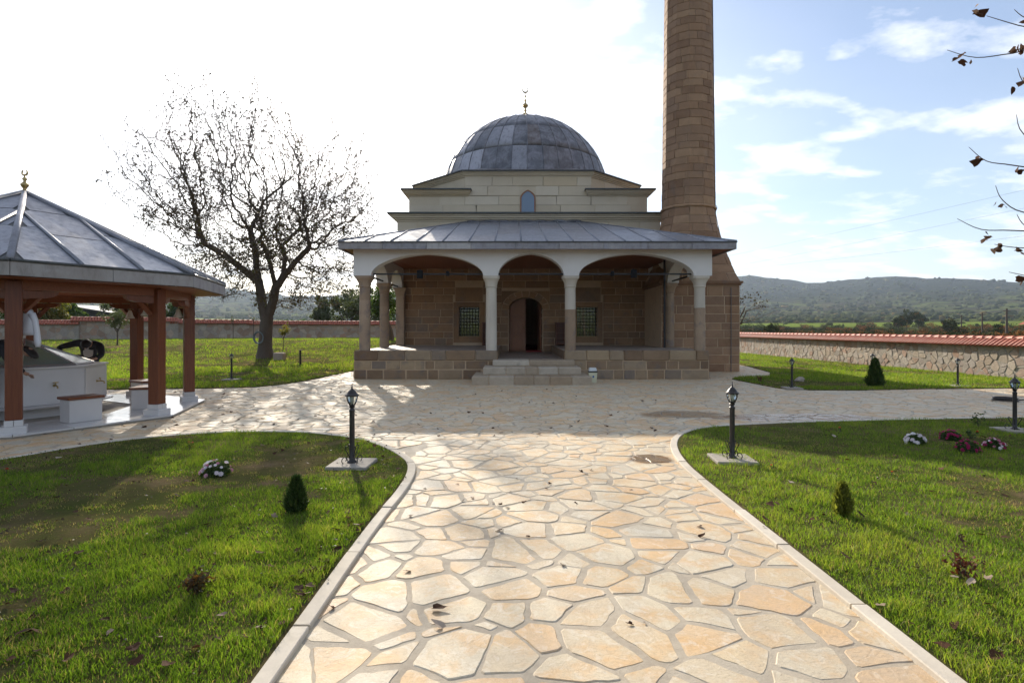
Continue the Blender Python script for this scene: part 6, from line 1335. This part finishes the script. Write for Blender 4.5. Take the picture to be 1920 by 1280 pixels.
# ------------------------------------------------------------------ conifers, flowers, small plants
def conifer(px, py, Hh, Rr, lab, mat=thujam, seed=1, pos=None, n=2600, ls=.05, egg=0.0):
    x, y = pos or G(px, py, LAWN_Z); t = thing('conifer', lab, 'conifer', (x, y, LAWN_Z), 'small conifers planted on the lawns'); rg = np.random.default_rng(seed)
    m = MB(); m.tube([(x, y, -.03), (x, y, Hh * .8)], [Rr * .12, Rr * .03], 6); m.build('stem', twig, t)
    h = rg.random(n) ** 1.25; prof = (np.power(np.clip(1 - h, 0, 1), .62 if egg == 0 else .75)) * np.clip(.72 + h * 2.2 if egg == 0 else .35 + h * 3.0, 0, 1); a = rg.uniform(0, 2 * PI, n); lob = 1 + .18 * np.sin(a * 5 + h * 9) + rg.normal(0, .13, n); r = Rr * prof * lob * (0.45 + .55 * rg.random(n) ** .4)
    C = np.stack([x + r * np.cos(a), y + r * np.sin(a), LAWN_Z + .01 + h * Hh], 1); u = np.stack([np.cos(a) * .5, np.sin(a) * .5, np.ones(n)], 1) + rg.normal(0, .3, (n, 3)); u /= np.linalg.norm(u, axis=1)[:, None]; w = np.cross(u, rg.normal(size=(n, 3))); w /= np.linalg.norm(w, axis=1)[:, None]; s = ls * rg.uniform(.6, 1.3, n)[:, None]
    V = np.stack([C - w * s * .22, C + w * s * .22, C + u * s], 1).reshape(-1, 3); o = bpy.data.objects.new('foliage', fast_mesh('foliage', V, np.full(n, 3), np.arange(3 * n), mat, {'tint': np.repeat(np.clip(rg.random(n) * .5 + (r / Rr / np.maximum(prof, .1) - .5) * .6, 0, 1), 3)})); link(o, t); return t
conifer(555, 958, .265, .082, 'small dark upright conifer in the middle of the front left lawn', seed=1, n=2600, ls=.05)
conifer(1580, 968, .255, .080, 'small yellow green egg shaped conifer on the sunny front right lawn', seed=2, n=2200, ls=.045, egg=1, mat=mk_leaf('young_thuja', [(0.0, (0.10, 0.12, 0.02)), (1.0, (0.24, 0.23, 0.05))], .45))
conifer(1641, 724, .72, .205, 'larger dark conical conifer on the side lawn before the rubble wall', seed=3, n=4200, ls=.075)
def pet_mesh(mat, nm, r=.5):
    m = MB(); n = 9
    for lay, (rr, z, cup) in enumerate(((1, 0, .18), (.72, .16, .34), (.40, .28, .46))):
        for i in range(n): a = 2 * PI * (i + lay * .5) / n; w = PI / n * 1.05; m.add([(0, 0, z), (rr * .7 * math.cos(a - w), rr * .7 * math.sin(a - w), z + cup * .5), (rr * math.cos(a), rr * math.sin(a), z + cup), (rr * .7 * math.cos(a + w), rr * .7 * math.sin(a + w), z + cup * .5)], [(0, 1, 2, 3)])
    return m.mesh(nm, mat)
PM = {k: pet_mesh(v, 'flower_head') for k, v in (('w', petw), ('p', petp), ('m', petm), ('r', petr))}
def mum(px, py, W_, Hh, kind, lab, nf=26, seed=1, fs=.030):
    x, y = G(px, py, LAWN_Z); t = thing('chrysanthemum', lab, 'flowers', (x, y, LAWN_Z), 'chrysanthemum clumps on the front lawns'); rg = np.random.default_rng(seed); n = 900; d = rg.normal(size=(n, 3)); d /= np.linalg.norm(d, axis=1)[:, None]; d[:, 2] = abs(d[:, 2]); r = rg.random(n) ** .4
    C = np.array([x, y, LAWN_Z]) + d * r[:, None] * np.array([W_ * .5, W_ * .5, Hh * .85]); leaf_cards(C, .030, 'foliage', greenleaf, t, rg.random(n) * .6)
    for i in range(nf):
        a = rg.uniform(0, 2 * PI); e = math.acos(rg.uniform(.15, 1)); q = Vector((math.sin(e) * math.cos(a), math.sin(e) * math.sin(a), math.cos(e))); o = Vector((x + q.x * W_ * .52, y + q.y * W_ * .52, LAWN_Z + q.z * Hh * .92)); s = fs * rg.uniform(.6, 1.25); M = Matrix.Translation(o) @ (q + Vector((0, -.15, .2))).to_track_quat('Z', 'Y').to_matrix().to_4x4() @ Matrix.Scale(s, 4); kk = kind if isinstance(kind, str) else rg.choice(kind); inst('flower_head', PM[kk], t, M)
    return t
mum(405, 890, .30, .17, ['w', 'w', 'm'], 'white and pale pink chrysanthemum clump on the front left lawn', 34, 1, .026)
mum(1716, 832, .24, .15, 'w', 'white chrysanthemum clump, leftmost flowers on the front right lawn', 34, 2, .032); mum(1783, 824, .27, .15, 'p', 'magenta chrysanthemum clump behind the others on the front right lawn', 44, 3, .022); mum(1815, 846, .27, .16, 'p', 'crimson magenta chrysanthemum clump nearest the camera on the front right lawn', 40, 4, .022); mum(1864, 841, .26, .15, ['w', 'm', 'm', 'p'], 'pink and white chrysanthemum clump, rightmost on the front right lawn', 28, 5, .024)
def small_plant(name, px, py, Hh, W_, mat, lab, nst=5, nl=60, ls=.035, flowers=None, seed=1, cat='plant', nf=3, fs=.018):
    x, y = G(px, py, LAWN_Z); t = thing(name, lab, cat, (x, y, LAWN_Z)); rg = random.Random(seed); m = MB(); L = []; tops = []
    for i in range(nst):
        a = rg.uniform(0, 2 * PI); w = W_ * .5 * rg.uniform(.2, 1); h = Hh * rg.uniform(.6, 1); pts = [Vector((x, y, 0)), Vector((x + math.cos(a) * w * .4, y + math.sin(a) * w * .4, LAWN_Z + h * .5)), Vector((x + math.cos(a) * w, y + math.sin(a) * w, LAWN_Z + h))]; m.tube(pts, [.004, .003, .002], 4); tops.append(pts[2])
        for j in range(nl // nst): f = rg.uniform(.25, 1); p = pts[0].lerp(pts[1], f * 2) if f < .5 else pts[1].lerp(pts[2], f * 2 - 1); L.append(p + Vector((rg.gauss(0, .02), rg.gauss(0, .02), rg.gauss(0, .012))))
    m.build('stem', twig, t); leaf_cards(np.array([tuple(p) for p in L]), ls, 'foliage', mat, t)
    if flowers:
        for q in tops[:nf]: inst('flower_head', PM[flowers], t, Matrix.Translation(q) @ Matrix.Rotation(rg.uniform(-.5, .5), 4, 'X') @ Matrix.Scale(fs, 4))
    return t
small_plant('rose_bush', 368, 1115, .17, .24, mk_leaf('bronze_leaf', [(0, (.05, .045, .02)), (.7, (.10, .055, .025)), (1, (.22, .09, .02))], .25), 'low bronze leaved rose bush on the front left lawn near the camera', 9, 240, .030, None, 1)
small_plant('rose_bush', 1806, 1085, .20, .22, redleaf, 'low dark red leaved rose bush on the front right lawn near the camera', 6, 110, .032, None, 2)
small_plant('rose_bush', 1835, 800, .24, .20, greenleaf, 'small upright green shoot at the back edge of the front right lawn', 4, 50, .045, None, 3)
small_plant('red_flower', 1447, 880, .06, .05, greenleaf, 'single red flower on the front right lawn beside the lamp pad', 2, 14, .02, 'r', 4, 'flower', 1, .022); small_plant('red_flower', 1576, 812, .10, .10, greenleaf, 'red flower at the shaded back of the front right lawn', 3, 24, .025, 'r', 5, 'flower', 1, .02); small_plant('red_flower', 1672, 892, .05, .05, greenleaf, 'tiny red flower in the sunny middle of the front right lawn', 2, 10, .018, 'r', 15, 'flower', 1, .016)
small_plant('red_flower', 1820, 822, .14, .22, greenleaf, 'leafy stem with an orange red bloom beside the magenta clumps', 5, 60, .035, 'r', 6, 'flower', 1, .028); small_plant('red_flower', 12, 892, .08, .06, greenleaf, 'red flower at the left edge of the front left lawn', 2, 12, .02, 'r', 7, 'flower', 1, .026); small_plant('red_flower', 355, 842, .12, .12, yellowleaf, 'small orange tipped plant behind the white chrysanthemums', 3, 30, .028, 'r', 8, 'flower', 1, .016)
small_plant('rose_bush', 1425, 716, .22, .22, redleaf, 'small reddish plant at the tip of the side lawn near the minaret', 5, 50, .045, None, 9)
# grass tufts and weeds far left
# ------------------------------------------------------------------ fallen leaves
def leaf_mesh(seed):
    rg = random.Random(seed); m = MB(); n = 10; V = [(0, 0, .10)]; curl = rg.uniform(.15, .55)
    for i in range(n): a = 2 * PI * i / n; r = (.42 + .10 * math.cos(3 * a + seed) + rg.uniform(-.07, .07)); x_, y_ = r * 1.15 * math.cos(a), r * .85 * math.sin(a); V.append((x_, y_, .08 + curl * (y_ * y_ * 1.8 + .5 * x_ * x_) + rg.uniform(-.04, .04)))
    V.append((.75, .03, .10)); m.add(V, [(0, i + 1, (i + 1) % n + 1) for i in range(n)] + [(1, 11, 2)]); return m.mesh('fallen_leaf', fallen)
LM = [leaf_mesh(i) for i in range(6)]
def drop_leaf(x, y, z, s, lab, grp):
    o = bpy.data.objects.new('fallen_leaf', random.choice(LM)); link(o); o.location = (x, y, z); o.rotation_euler = (random.uniform(-.5, .5), random.uniform(-.5, .5), random.uniform(0, 6.3)); o.scale = (s, s, s); tag(o, lab, 'leaf', grp)
for px, py, s, lab in ((1090, 883, .05, 'pair of dark leaves on the paving ahead of the wet patch, left one'), (1098, 887, .06, 'pair of dark leaves on the paving ahead of the wet patch, right one'), (937, 994, .055, 'dark curled leaf on the middle of the path left of the largest stone'), (822, 1140, .085, 'larger pale brown curled leaf on the left of the path near the camera'), (822, 1172, .075, 'dark round curled leaf just below the larger pale one on the path'), (1055, 1058, .05, 'dark leaf at the lower edge of the largest peach stone'), (1313, 986, .055, 'upper of two dark leaves on the right of the path'), (1316, 1004, .06, 'lower of two dark leaves on the right of the path'), (770, 966, .05, 'dark leaf on the path close to the left kerb'), (886, 933, .045, 'small dark leaf on the path left of the middle, far from the camera'), (765, 1070, .05, 'dark leaf on a long cream stone near the left kerb'), (1182, 1168, .04, 'small red brown leaf low on the right half of the path'), (622, 1138, .045, 'brown leaf on the left kerb near the camera'), (1232, 868, .06, 'brown leaves lying in the damp patch by the right kerb'), (1208, 1166, .025, 'tiny red brown leaf right of the small one low on the path'), (990, 1005, .035, 'tiny dark leaf on the largest peach stone')):
    x, y = G(px, py, .01); drop_leaf(x, y, .006, s, lab, None)
rl = random.Random(77)
LMK = [(660, 872, 'round the left lamp'), (555, 962, 'near the dark conifer'), (405, 890, 'near the white flowers'), (368, 1115, 'near the bronze rose bush'), (60, 950, 'at the left edge'), (120, 1200, 'in the lower left corner'), (640, 1060, 'near the kerb bend'), (1373, 863, 'round the right lamp'), (1580, 968, 'near the pale conifer'), (1806, 1085, 'near the red rose bush'), (1750, 840, 'near the magenta flowers'), (1850, 960, 'at the right edge'), (1600, 1180, 'at the lower right kerb'), (300, 790, 'beside the pavilion'), (520, 760, 'between pavilion and mosque'), (860, 760, 'left of the steps'), (1120, 760, 'right of the steps'), (1450, 760, 'behind the right lamp'), (900, 900, 'on its left side'), (1150, 900, 'on its right side'), (760, 800, 'right of the left lamp')]
def scatter(n, box, test, lab, grp, zf, smin, smax, bias=None):
    k = 0; tries = 0
    while k < n and tries < 20000:
        tries += 1; px = rl.uniform(box[0], box[1]); py = rl.uniform(box[2], box[3])
        x, y = G(px, py, 0)
        if not test(x, y): continue
        if bias and rl.random() > bias(x, y): continue
        nm = min(LMK, key=lambda q: math.hypot(G(q[0], q[1])[0] - x, G(q[0], q[1])[1] - y))[2]; drop_leaf(x, y, zf(x, y), rl.uniform(smin, smax), lab + ', ' + nm, grp + ' ' + nm); k += 1
sc_in = lambda A, m: (lambda x, y: inside1(x, y, A) and edge_dist(x, y, A) > m)
scatter(88, (0, 770, 825, 1270), sc_in(L1a, .08), 'dry brown leaf in the front left lawn', 'dry leaves on the front left lawn', lambda x, y: .040, .04, .068)
scatter(42, (560, 775, 825, 1200), lambda x, y: inside1(x, y, L1a) and .06 < edge_dist(x, y, L1a) < .30, 'dry brown leaf along the left kerb', 'dry leaves along the left kerb', lambda x, y: .04, .045, .08)
scatter(50, (1270, 1900, 810, 1270), sc_in(L2a, .08), 'dry brown leaf in the front right lawn', 'dry leaves on the front right lawn', lambda x, y: .05, .04, .075)
scatter(80, (0, 1600, 716, 835), lambda x, y: okplaza(x, y) and not inside1(x, y, L1a) and not inside1(x, y, L2a) and not inside1(x, y, L3a) and y < 17.6, 'dark dry leaf on the paved plaza', 'dry leaves on the plaza', lambda x, y: .006, .05, .085, bias=lambda x, y: 1.0 if x < 2 else .4)
scatter(16, (700, 1290, 860, 960), lambda x, y: -1 < x < 1.85, 'small dry leaf on the far half of the path', 'dry leaves on the path', lambda x, y: .006, .03, .05)
# tiny litter: chopped leaf and twig bits in the grass
def litter():
    n = 2600; x = RNG.uniform(-8, 9, n * 3); y = RNG.uniform(2, 10, n * 3); k = (inpoly(x, y, L1s) & (fbm(x, y, 3, 9) > .44)) | (inpoly(x, y, L2s) & (RNG.random(n * 3) < .18)); x, y = x[k][:n], y[k][:n]
    o = leaf_cards(np.stack([x, y, np.full(len(x), .045)], 1), .026, 'leaf_litter', autumn, None, flat=.35); tag(o, 'tiny dark leaf crumbs scattered in the front lawns', 'leaf litter', kind='stuff')
litter()
# ------------------------------------------------------------------ the tree off the right edge, its hanging twigs in view
def right_twigs():
    t = thing('twig_tree', 'young tree at the right edge with thin twigs and curled dark leaves', 'tree', (5.6, 4.7, LAWN_Z)); rg = random.Random(31); m = MB(); m.tube([(5.6, 4.7, -.05), (5.58, 4.68, 1.2), (5.45, 4.65, 2.6), (5.5, 4.6, 4.6), (5.4, 4.6, 5.6)], [.06, .05, .04, .022, .008], 8); tr = m.build('trunk', bark, t, smooth=True)
    def pp(px, py, Y=4.55): return Pt(px, py, Y)
    tw = [([(2150, 190), (2010, 75), (1910, 48), (1850, 30)], [(1833, 12), (1832, 20), (1837, 28), (1843, 24), (1905, 93), (1912, 99), (1915, 90)]), ([(2150, 230), (2000, 90), (1900, 100), (1830, 108), (1776, 94)], [(1792, 112), (1802, 118), (1803, 106), (1818, 116), (1898, 95)]), ([(2140, 400), (2000, 330), (1900, 310), (1850, 302), (1817, 276)], [(1831, 304), (1834, 297), (1912, 322), (1905, 318)]), ([(2140, 430), (2010, 400), (1920, 398), (1880, 375), (1867, 348)], [(1869, 382), (1884, 388), (1878, 386)]), ([(2150, 480), (2010, 440), (1900, 432), (1840, 430), (1795, 410)], [(1848, 438), (1851, 446), (1845, 452)]), ([(2150, 500), (2000, 470), (1905, 464), (1865, 458)], [(1866, 470), (1879, 462), (1870, 466), (1908, 470), (1916, 476)]), ([(2150, 560), (2000, 530), (1930, 518), (1892, 510)], [(1914, 522), (1918, 530)]), ([(2150, 300), (1990, 190), (1925, 160), (1908, 128)], [(1915, 158), (1903, 170), (1917, 150)]), ([(2140, 360), (1990, 290), (1920, 252), (1906, 215)], []), ([(2120, 120), (1990, 60), (1925, 35), (1902, 18)], [(1920, 40)]), ([(2130, 520), (1990, 455), (1925, 425), (1907, 402)], [])]
    rgn = np.random.default_rng(8); C = []
    tl = [pp(2150, q[0][0][1]) for q in tw]
    for k, (pl, lv) in enumerate(tw):
        Y = 4.55 + rg.uniform(-.2, .25); pts = [Vector((5.5, 4.65, max(1.5, pp(*pl[0], Y).z - .25)))] + [pp(a, b, Y) for a, b in pl]; q = MB(); ss = []
        for i in range(len(pts) - 1):
            for j in range(4):
                u = j / 4; p0, p1, p2, p3 = pts[max(i - 1, 0)], pts[i], pts[i + 1], pts[min(i + 2, len(pts) - 1)]
                ss.append(.5 * ((2 * p1) + (p2 - p0) * u + (2 * p0 - 5 * p1 + 4 * p2 - p3) * u * u + (3 * p1 - p0 - 3 * p2 + p3) * u ** 3))
        ss.append(pts[-1]); n = len(ss); q.tube(ss, [.007 * (1 - i / n) ** .9 + .0016 for i in range(n)], 5); q.build('twig', twig, tr, smooth=True)
        for (a, b) in lv:
            o = bpy.data.objects.new('leaf', rg.choice(LM)); link(o, tr); p = pp(a, b, Y); o.matrix_basis = Matrix.Translation(p) @ Matrix.Rotation(rg.uniform(0, 6), 4, 'Z') @ Matrix.Rotation(rg.uniform(.8, 1.9), 4, 'X') @ Matrix.Scale(rg.uniform(.045, .085), 4)
    return t
right_twigs()
# ------------------------------------------------------------------ things beyond the walls
def shed():
    Y = 60; x0, x1 = at(128, Y), at(212, Y); z = float(ground_z(x0, Y)); t = thing('shed', 'dark wooden shed with a sloping roof beyond the left wall', 'shed', ((x0 + x1) / 2, Y, z)); dk = mk_wood('old_dark_boards', (.03, .026, .022), (.06, .05, .042)); m = MB(); zt0, zt1 = Pt(0, 570, Y).z, Pt(0, 585, Y).z; n = 22
    for i in range(n):
        a, b = x0 + (x1 - x0) * i / n, x0 + (x1 - x0) * (i + 1) / n; f = (i + .5) / n; m = MB(); m.box(a + .01, b - .02, Y, Y + .03, z - .5, zt0 + (zt1 - zt0) * f - .15); m.build('wall_board', dk, t)
    m = MB(); m.add([(x0, Y + .04, z - .5), (x1, Y + .04, z - .5), (x1, Y + 5, z - .5), (x0, Y + 5, z - .5), (x0, Y + .04, zt0 - .1), (x1, Y + .04, zt1 - .1), (x1, Y + 5, zt1 - .1), (x0, Y + 5, zt0 - .1)], [(0, 1, 5, 4), (1, 2, 6, 5), (2, 3, 7, 6), (3, 0, 4, 7)]); m.build('frame', dk, t)
    m = MB(); m.add([(x0 - .5, Y - .7, zt0), (x1 + .5, Y - .7, zt1 - .1), (x1 + .5, Y + 5.5, zt1 - .1), (x0 - .5, Y + 5.5, zt0)] + [(x0 - .5, Y - .7, zt0 - .18), (x1 + .5, Y - .7, zt1 - .28), (x1 + .5, Y + 5.5, zt1 - .28), (x0 - .5, Y + 5.5, zt0 - .18)], [(0, 1, 2, 3), (7, 6, 5, 4), (0, 4, 5, 1), (1, 5, 6, 2), (2, 6, 7, 3), (3, 7, 4, 0)]); m.build('roof', dk, t)
shed()
def cottage(px, Y, w, h, lab, ridge_px):
    x = at(px, Y); z = float(ground_z(x, Y)); t = thing('cottage', lab, 'house', (x, Y, z)); wm_ = MATS.get('cottage_wall') or simple('cottage_wall', (0.55, 0.50, 0.44), 0.9); m = MB(); m.box(x - w / 2, x + w / 2, Y, Y + 3.6, z - .5, z + h); wl = m.build('wall', wm_, t); r = MB(); e = .5; r.add([(x - w / 2 - e, Y - e, z + h), (x + w / 2 + e, Y - e, z + h), (x + w / 2 + e, Y + 3.6 + e, z + h), (x - w / 2 - e, Y + 3.6 + e, z + h), (x - w / 2 - e, Y + 1.8, z + h + 1.0), (x + w / 2 + e, Y + 1.8, z + h + 1.0)], [(0, 1, 5, 4), (2, 3, 4, 5), (1, 2, 5), (3, 0, 4), (0, 3, 2, 1)]); r.build('roof', tilem if ridge_px else simple('pale_roof', (.50, .46, .42), .8), t)
    for i in (-1, 1): g = MB(); g.box(x + i * w * .25 - .4, x + i * w * .25 + .4, Y - .02, Y + .01, z + .9, z + 2.0); g.build('window', winglass, wl)
    return t
cottage(2020, 60, 4.2, 2.15, 'small house whose red tiled roof corner shows at the right edge', 1)
cottage(405, 150, 7, 2.6, 'distant low house with pale roof behind the hedge, left of the bare tree', 0)
cottage(312, 120, 6, 2.6, 'distant house with pale roof between the two rightmost pavilion posts', 0)
# trees and hedge beyond the left wall
tl_ = [(35, 47, 5.2, 2.6, greenleaf, 'dark green broad tree beyond the wall at the far left edge'), (98, 49, 4.0, 2.1, yellowleaf, 'yellowing bushy tree beyond the wall behind the fountain'), (128, 51, 3.0, 1.6, greenleaf, 'dark low bush tree in front of the shed'), (-40, 46, 5.6, 2.6, greenleaf, 'dark tree beyond the wall outside the left edge'), (232, 58, 4.6, 2.2, oliveleaf, 'grey green olive tree beyond the wall right of the shed'), (282, 64, 4.2, 2.0, oliveleaf, 'grey green tree beyond the wall seen between the pavilion posts'), (330, 66, 3.9, 2.0, greenleaf, 'green rounded tree beyond the wall behind the third pavilion post'), (655, 62, 5.0, 2.2, oliveleaf, 'grey green tree beyond the wall right of the bare tree'), (690, 58, 5.6, 2.4, oliveleaf, 'taller grey green tree beside the left porch column'), (722, 63, 5.4, 2.2, greenleaf, 'green tree beyond the wall behind the left porch columns'), (604, 70, 5.0, 1.5, oliveleaf, 'narrow pale tree rising over the hedge')]
for i, (px, Y, H, R_, mt, lab) in enumerate(tl_): simple_tree('leafy_tree', 'tree', lab, at(px, Y), Y, H, H * .22, R_, mt, 5200, .22, 100 + i, 'trees beyond the left garden wall', .15, density=30, depth=1)
hedge = [(372, 'bush in the hedge beyond the wall, leftmost, next to the third pavilion post'), (408, 'low olive bush in the hedge right of the lowest pavilion eave'), (450, 'rounded olive bush in the hedge just left of the bare tree'), (540, 'rounded bush in the hedge just right of the bare tree trunk'), (575, 'darker rounded bush in the hedge, second right of the bare tree trunk'), (622, 'wide dark bush in the hedge left of the mosque'), (645, 'dark bush in the hedge touching the left porch column')]
for i, (px, lab) in enumerate(hedge):
    Y = 60 + i % 3; x = at(px, Y); z = float(ground_z(x, Y)); t = thing('hedge_bush', lab, 'bush', (x, Y, z), 'rounded hedge bushes beyond the left wall'); m = MB(); m.tube([(x, Y, z - .2), (x, Y, z + 1)], [.06, .03], 5); m.build('stem', twig, t)
    cl = [((x + random.uniform(-.9, .9), Y + random.uniform(-.6, .6), z + random.uniform(.5, 1.35)), random.uniform(.55, .8)) for _ in range(16)]; P, ti = crown_points(cl, 3200, .6); leaf_cards(P[P[:, 2] > z], .14, 'foliage', oliveleaf if i < 3 else greenleaf, t, ti[:int((P[:, 2] > z).sum())])
# telegraph poles and wires
def pole(px, Y, ytop, lab, r=.10): x = at(px, Y); z = float(ground_z(x, Y)); zt = Pt(0, ytop, Y).z; t = thing('telegraph_pole', lab, 'pole', (x, Y, z), 'thin poles in the valley beyond the right wall'); m = MB(); m.tube([(x, Y, z - 1), (x, Y, zt)], [r * 1.15, r * .8], 8); m.build('pole', twig, t); c = MB(); c.box(x - .5, x + .5, Y - .05, Y + .05, zt - .4, zt - .3); c.build('cross_arm', twig, t); return t
pole(1888, 78, 578, 'tallest thin pole beyond the right wall', .14); pole(1842, 90, 586, 'middle thin pole beyond the right wall', .12); pole(1803, 120, 590, 'shortest and farthest thin pole beyond the right wall', .12)
for k, (ya, yb, lab) in enumerate(((350, 470, 'uppermost thin power line across the right sky'), (384, 492, 'middle thin power line across the right sky'), (436, 500, 'lowest thin power line across the right sky'))):
    f = lambda px: ya + (1920 - px) * (yb - ya) / 530.0; A, B = Pt(2500, f(2500), 40), Pt(1190, f(1190), 85); m = MB(); m.tube([A.lerp(B, s) - Vector((0, 0, 1.6 * 4 * s * (1 - s) * .25)) for s in np.linspace(0, 1, 17)], .008, 4); tag(m.build('power_line', cable), lab, 'cable', 'power lines over the valley')
def line_pole(px, Y, yt, lab): x = at(px, Y); z = float(ground_z(x, Y)); m = MB(); zt = Pt(0, yt, Y).z; m.tube([(x, Y, z - 1), (x, Y, zt)], [.17, .11], 8); return tag(m.build('power_pole', twig), lab, 'pole')
line_pole(2500, 40, 215, 'power pole outside the right edge carrying the lines'); line_pole(1190, 85, 535, 'power pole hidden behind the mosque carrying the lines')
# scrub and trees over the valley and the hills
def scrub():
    N = 11000; az = np.radians(RNG.uniform(-50, 50, N * 2)); d = 62 * (2700 / 62) ** (RNG.random(N * 2) ** .85); x = d * np.sin(az); y = d * np.cos(az)
    m = fbm(x * .012 + 5, y * .022, 4, 15); keep = (m > .46 - .06 * (d > 400)) & ~((np.abs(az) < .35) & (d < 100) & (x < 14)) & ~((x < -5) & (d < 85)); strip = ((y + .35 * x > 400) & (y + .35 * x < 640)); keep &= ~(strip & (RNG.random(N * 2) < .93)); keep &= ~((d > 120) & (d < 520) & (RNG.random(N * 2) < .55)); x, y, d = x[keep][:N], y[keep][:N], d[keep][:N]; n = len(x)
    z = ground_z(x, y); s = RNG.uniform(.5, 1.6, n) * np.interp(d, [60, 150, 500, 1500, 2700], [.6, 1.0, 1.9, 3.6, 5.5]); near = d < 420
    me = bpy.data.meshes.new('tmp'); bm = __import__('bmesh').new(); __import__('bmesh').ops.create_icosphere(bm, subdivisions=2, radius=1); bm.verts.ensure_lookup_table(); V0 = np.array([v.co[:] for v in bm.verts]); F0 = np.array([[v.index for v in f.verts] for f in bm.faces]); bm.free()
    farm = ~near; xi, yi, zi, si = x[farm], y[farm], z[farm], s[farm]; k = len(xi); V = V0[None] * si[:, None, None] * np.array([1.15, 1, .72]) * RNG.uniform(.62, 1.2, (k, len(V0), 1)) * (1 + .3 * RNG.normal(size=(k, 1, 3))) + np.stack([xi, yi, zi + si * .42], 1)[:, None]
    idx = (F0[None] + (np.arange(k) * len(V0))[:, None, None]).ravel(); t = RNG.random(k) * .82; o = bpy.data.objects.new('scrub', fast_mesh('scrub', V.reshape(-1, 3), np.full(k * len(F0), 3), idx, bushm, {'tint': np.repeat(t, len(V0))})); link(o); tag(o, 'dark scrub and woodland covering the far valley and hills', 'scrub', kind='stuff')
    xi, yi, zi, si = x[near], y[near], z[near], s[near]; k = len(xi); per = 300; d3 = RNG.normal(size=(k, per, 3)); d3 /= np.linalg.norm(d3, axis=2)[..., None]; lump = 1 + .35 * np.sin(d3[..., 0:1] * 4 + xi[:, None, None]) * np.cos(d3[..., 2:3] * 5 + yi[:, None, None]); C = np.stack([xi, yi, zi + si * .45], 1)[:, None] + d3 * lump * (RNG.random((k, per, 1)) ** .35) * si[:, None, None] * np.array([1.2, 1, .75])
    low = (RNG.random(k) < .35); tt = np.where(low, RNG.uniform(.85, 1, k), RNG.uniform(0, .8, k)); C = C.reshape(-1, 3); sz = np.repeat(si, per) * .22; T = np.repeat(tt, per) + RNG.normal(0, .06, k * per); ok = C[:, 2] > np.repeat(zi, per) - .2; o = leaf_cards(C[ok], sz[ok], 'scrub', bushm, None, T[ok]); tag(o, 'green and rusty scrub just beyond the garden walls', 'scrub', kind='stuff')
scrub()
def vtree(px, Y, s, lab, i, mt=None): simple_tree('valley_tree', 'tree', lab, at(px, Y), Y, s, s * .2, s * .5, mt or greenleaf, 2400, s * .07, 300 + i, 'single trees standing in the valley', .2, density=16, depth=1)
for i, (px, Y, s, lab) in enumerate(((1450, 95, 2.9, 'small bright green tree just beyond the wall near the minaret'), (1780, 170, 5.0, 'lone rounded tree in the field left of the three poles'), (1700, 260, 9, 'dark wide tree standing in the green field'), (1722, 270, 8, 'dark tree right of the wide one in the green field'), (1685, 230, 6, 'dark tree left of the wide one in the green field'), (1870, 105, 3.2, 'dark bush tree between the two tallest poles'), (1800, 112, 3.0, 'dark thicket tree at the foot of the shortest pole'))): vtree(px, Y, s, lab, i, bushm)
# ------------------------------------------------------------------ the air
hz = MB(); hz.box(-4300, 4300, -4300, 4300, -180, 420); hm_ = bpy.data.materials.new('haze'); hm_.use_nodes = True; nt = hm_.node_tree; nt.nodes.clear(); ho = nt.nodes.new('ShaderNodeOutputMaterial'); pv_ = nt.nodes.new('ShaderNodeVolumePrincipled'); pv_.inputs['Color'].default_value = (.68, .81, 1, 1); pv_.inputs['Density'].default_value = .00011; pv_.inputs['Anisotropy'].default_value = .35; nt.links.new(pv_.outputs[0], ho.inputs['Volume']); tag(hz.build('haze', hm_), 'thin pale haze lying over the whole valley', 'haze', kind='stuff')
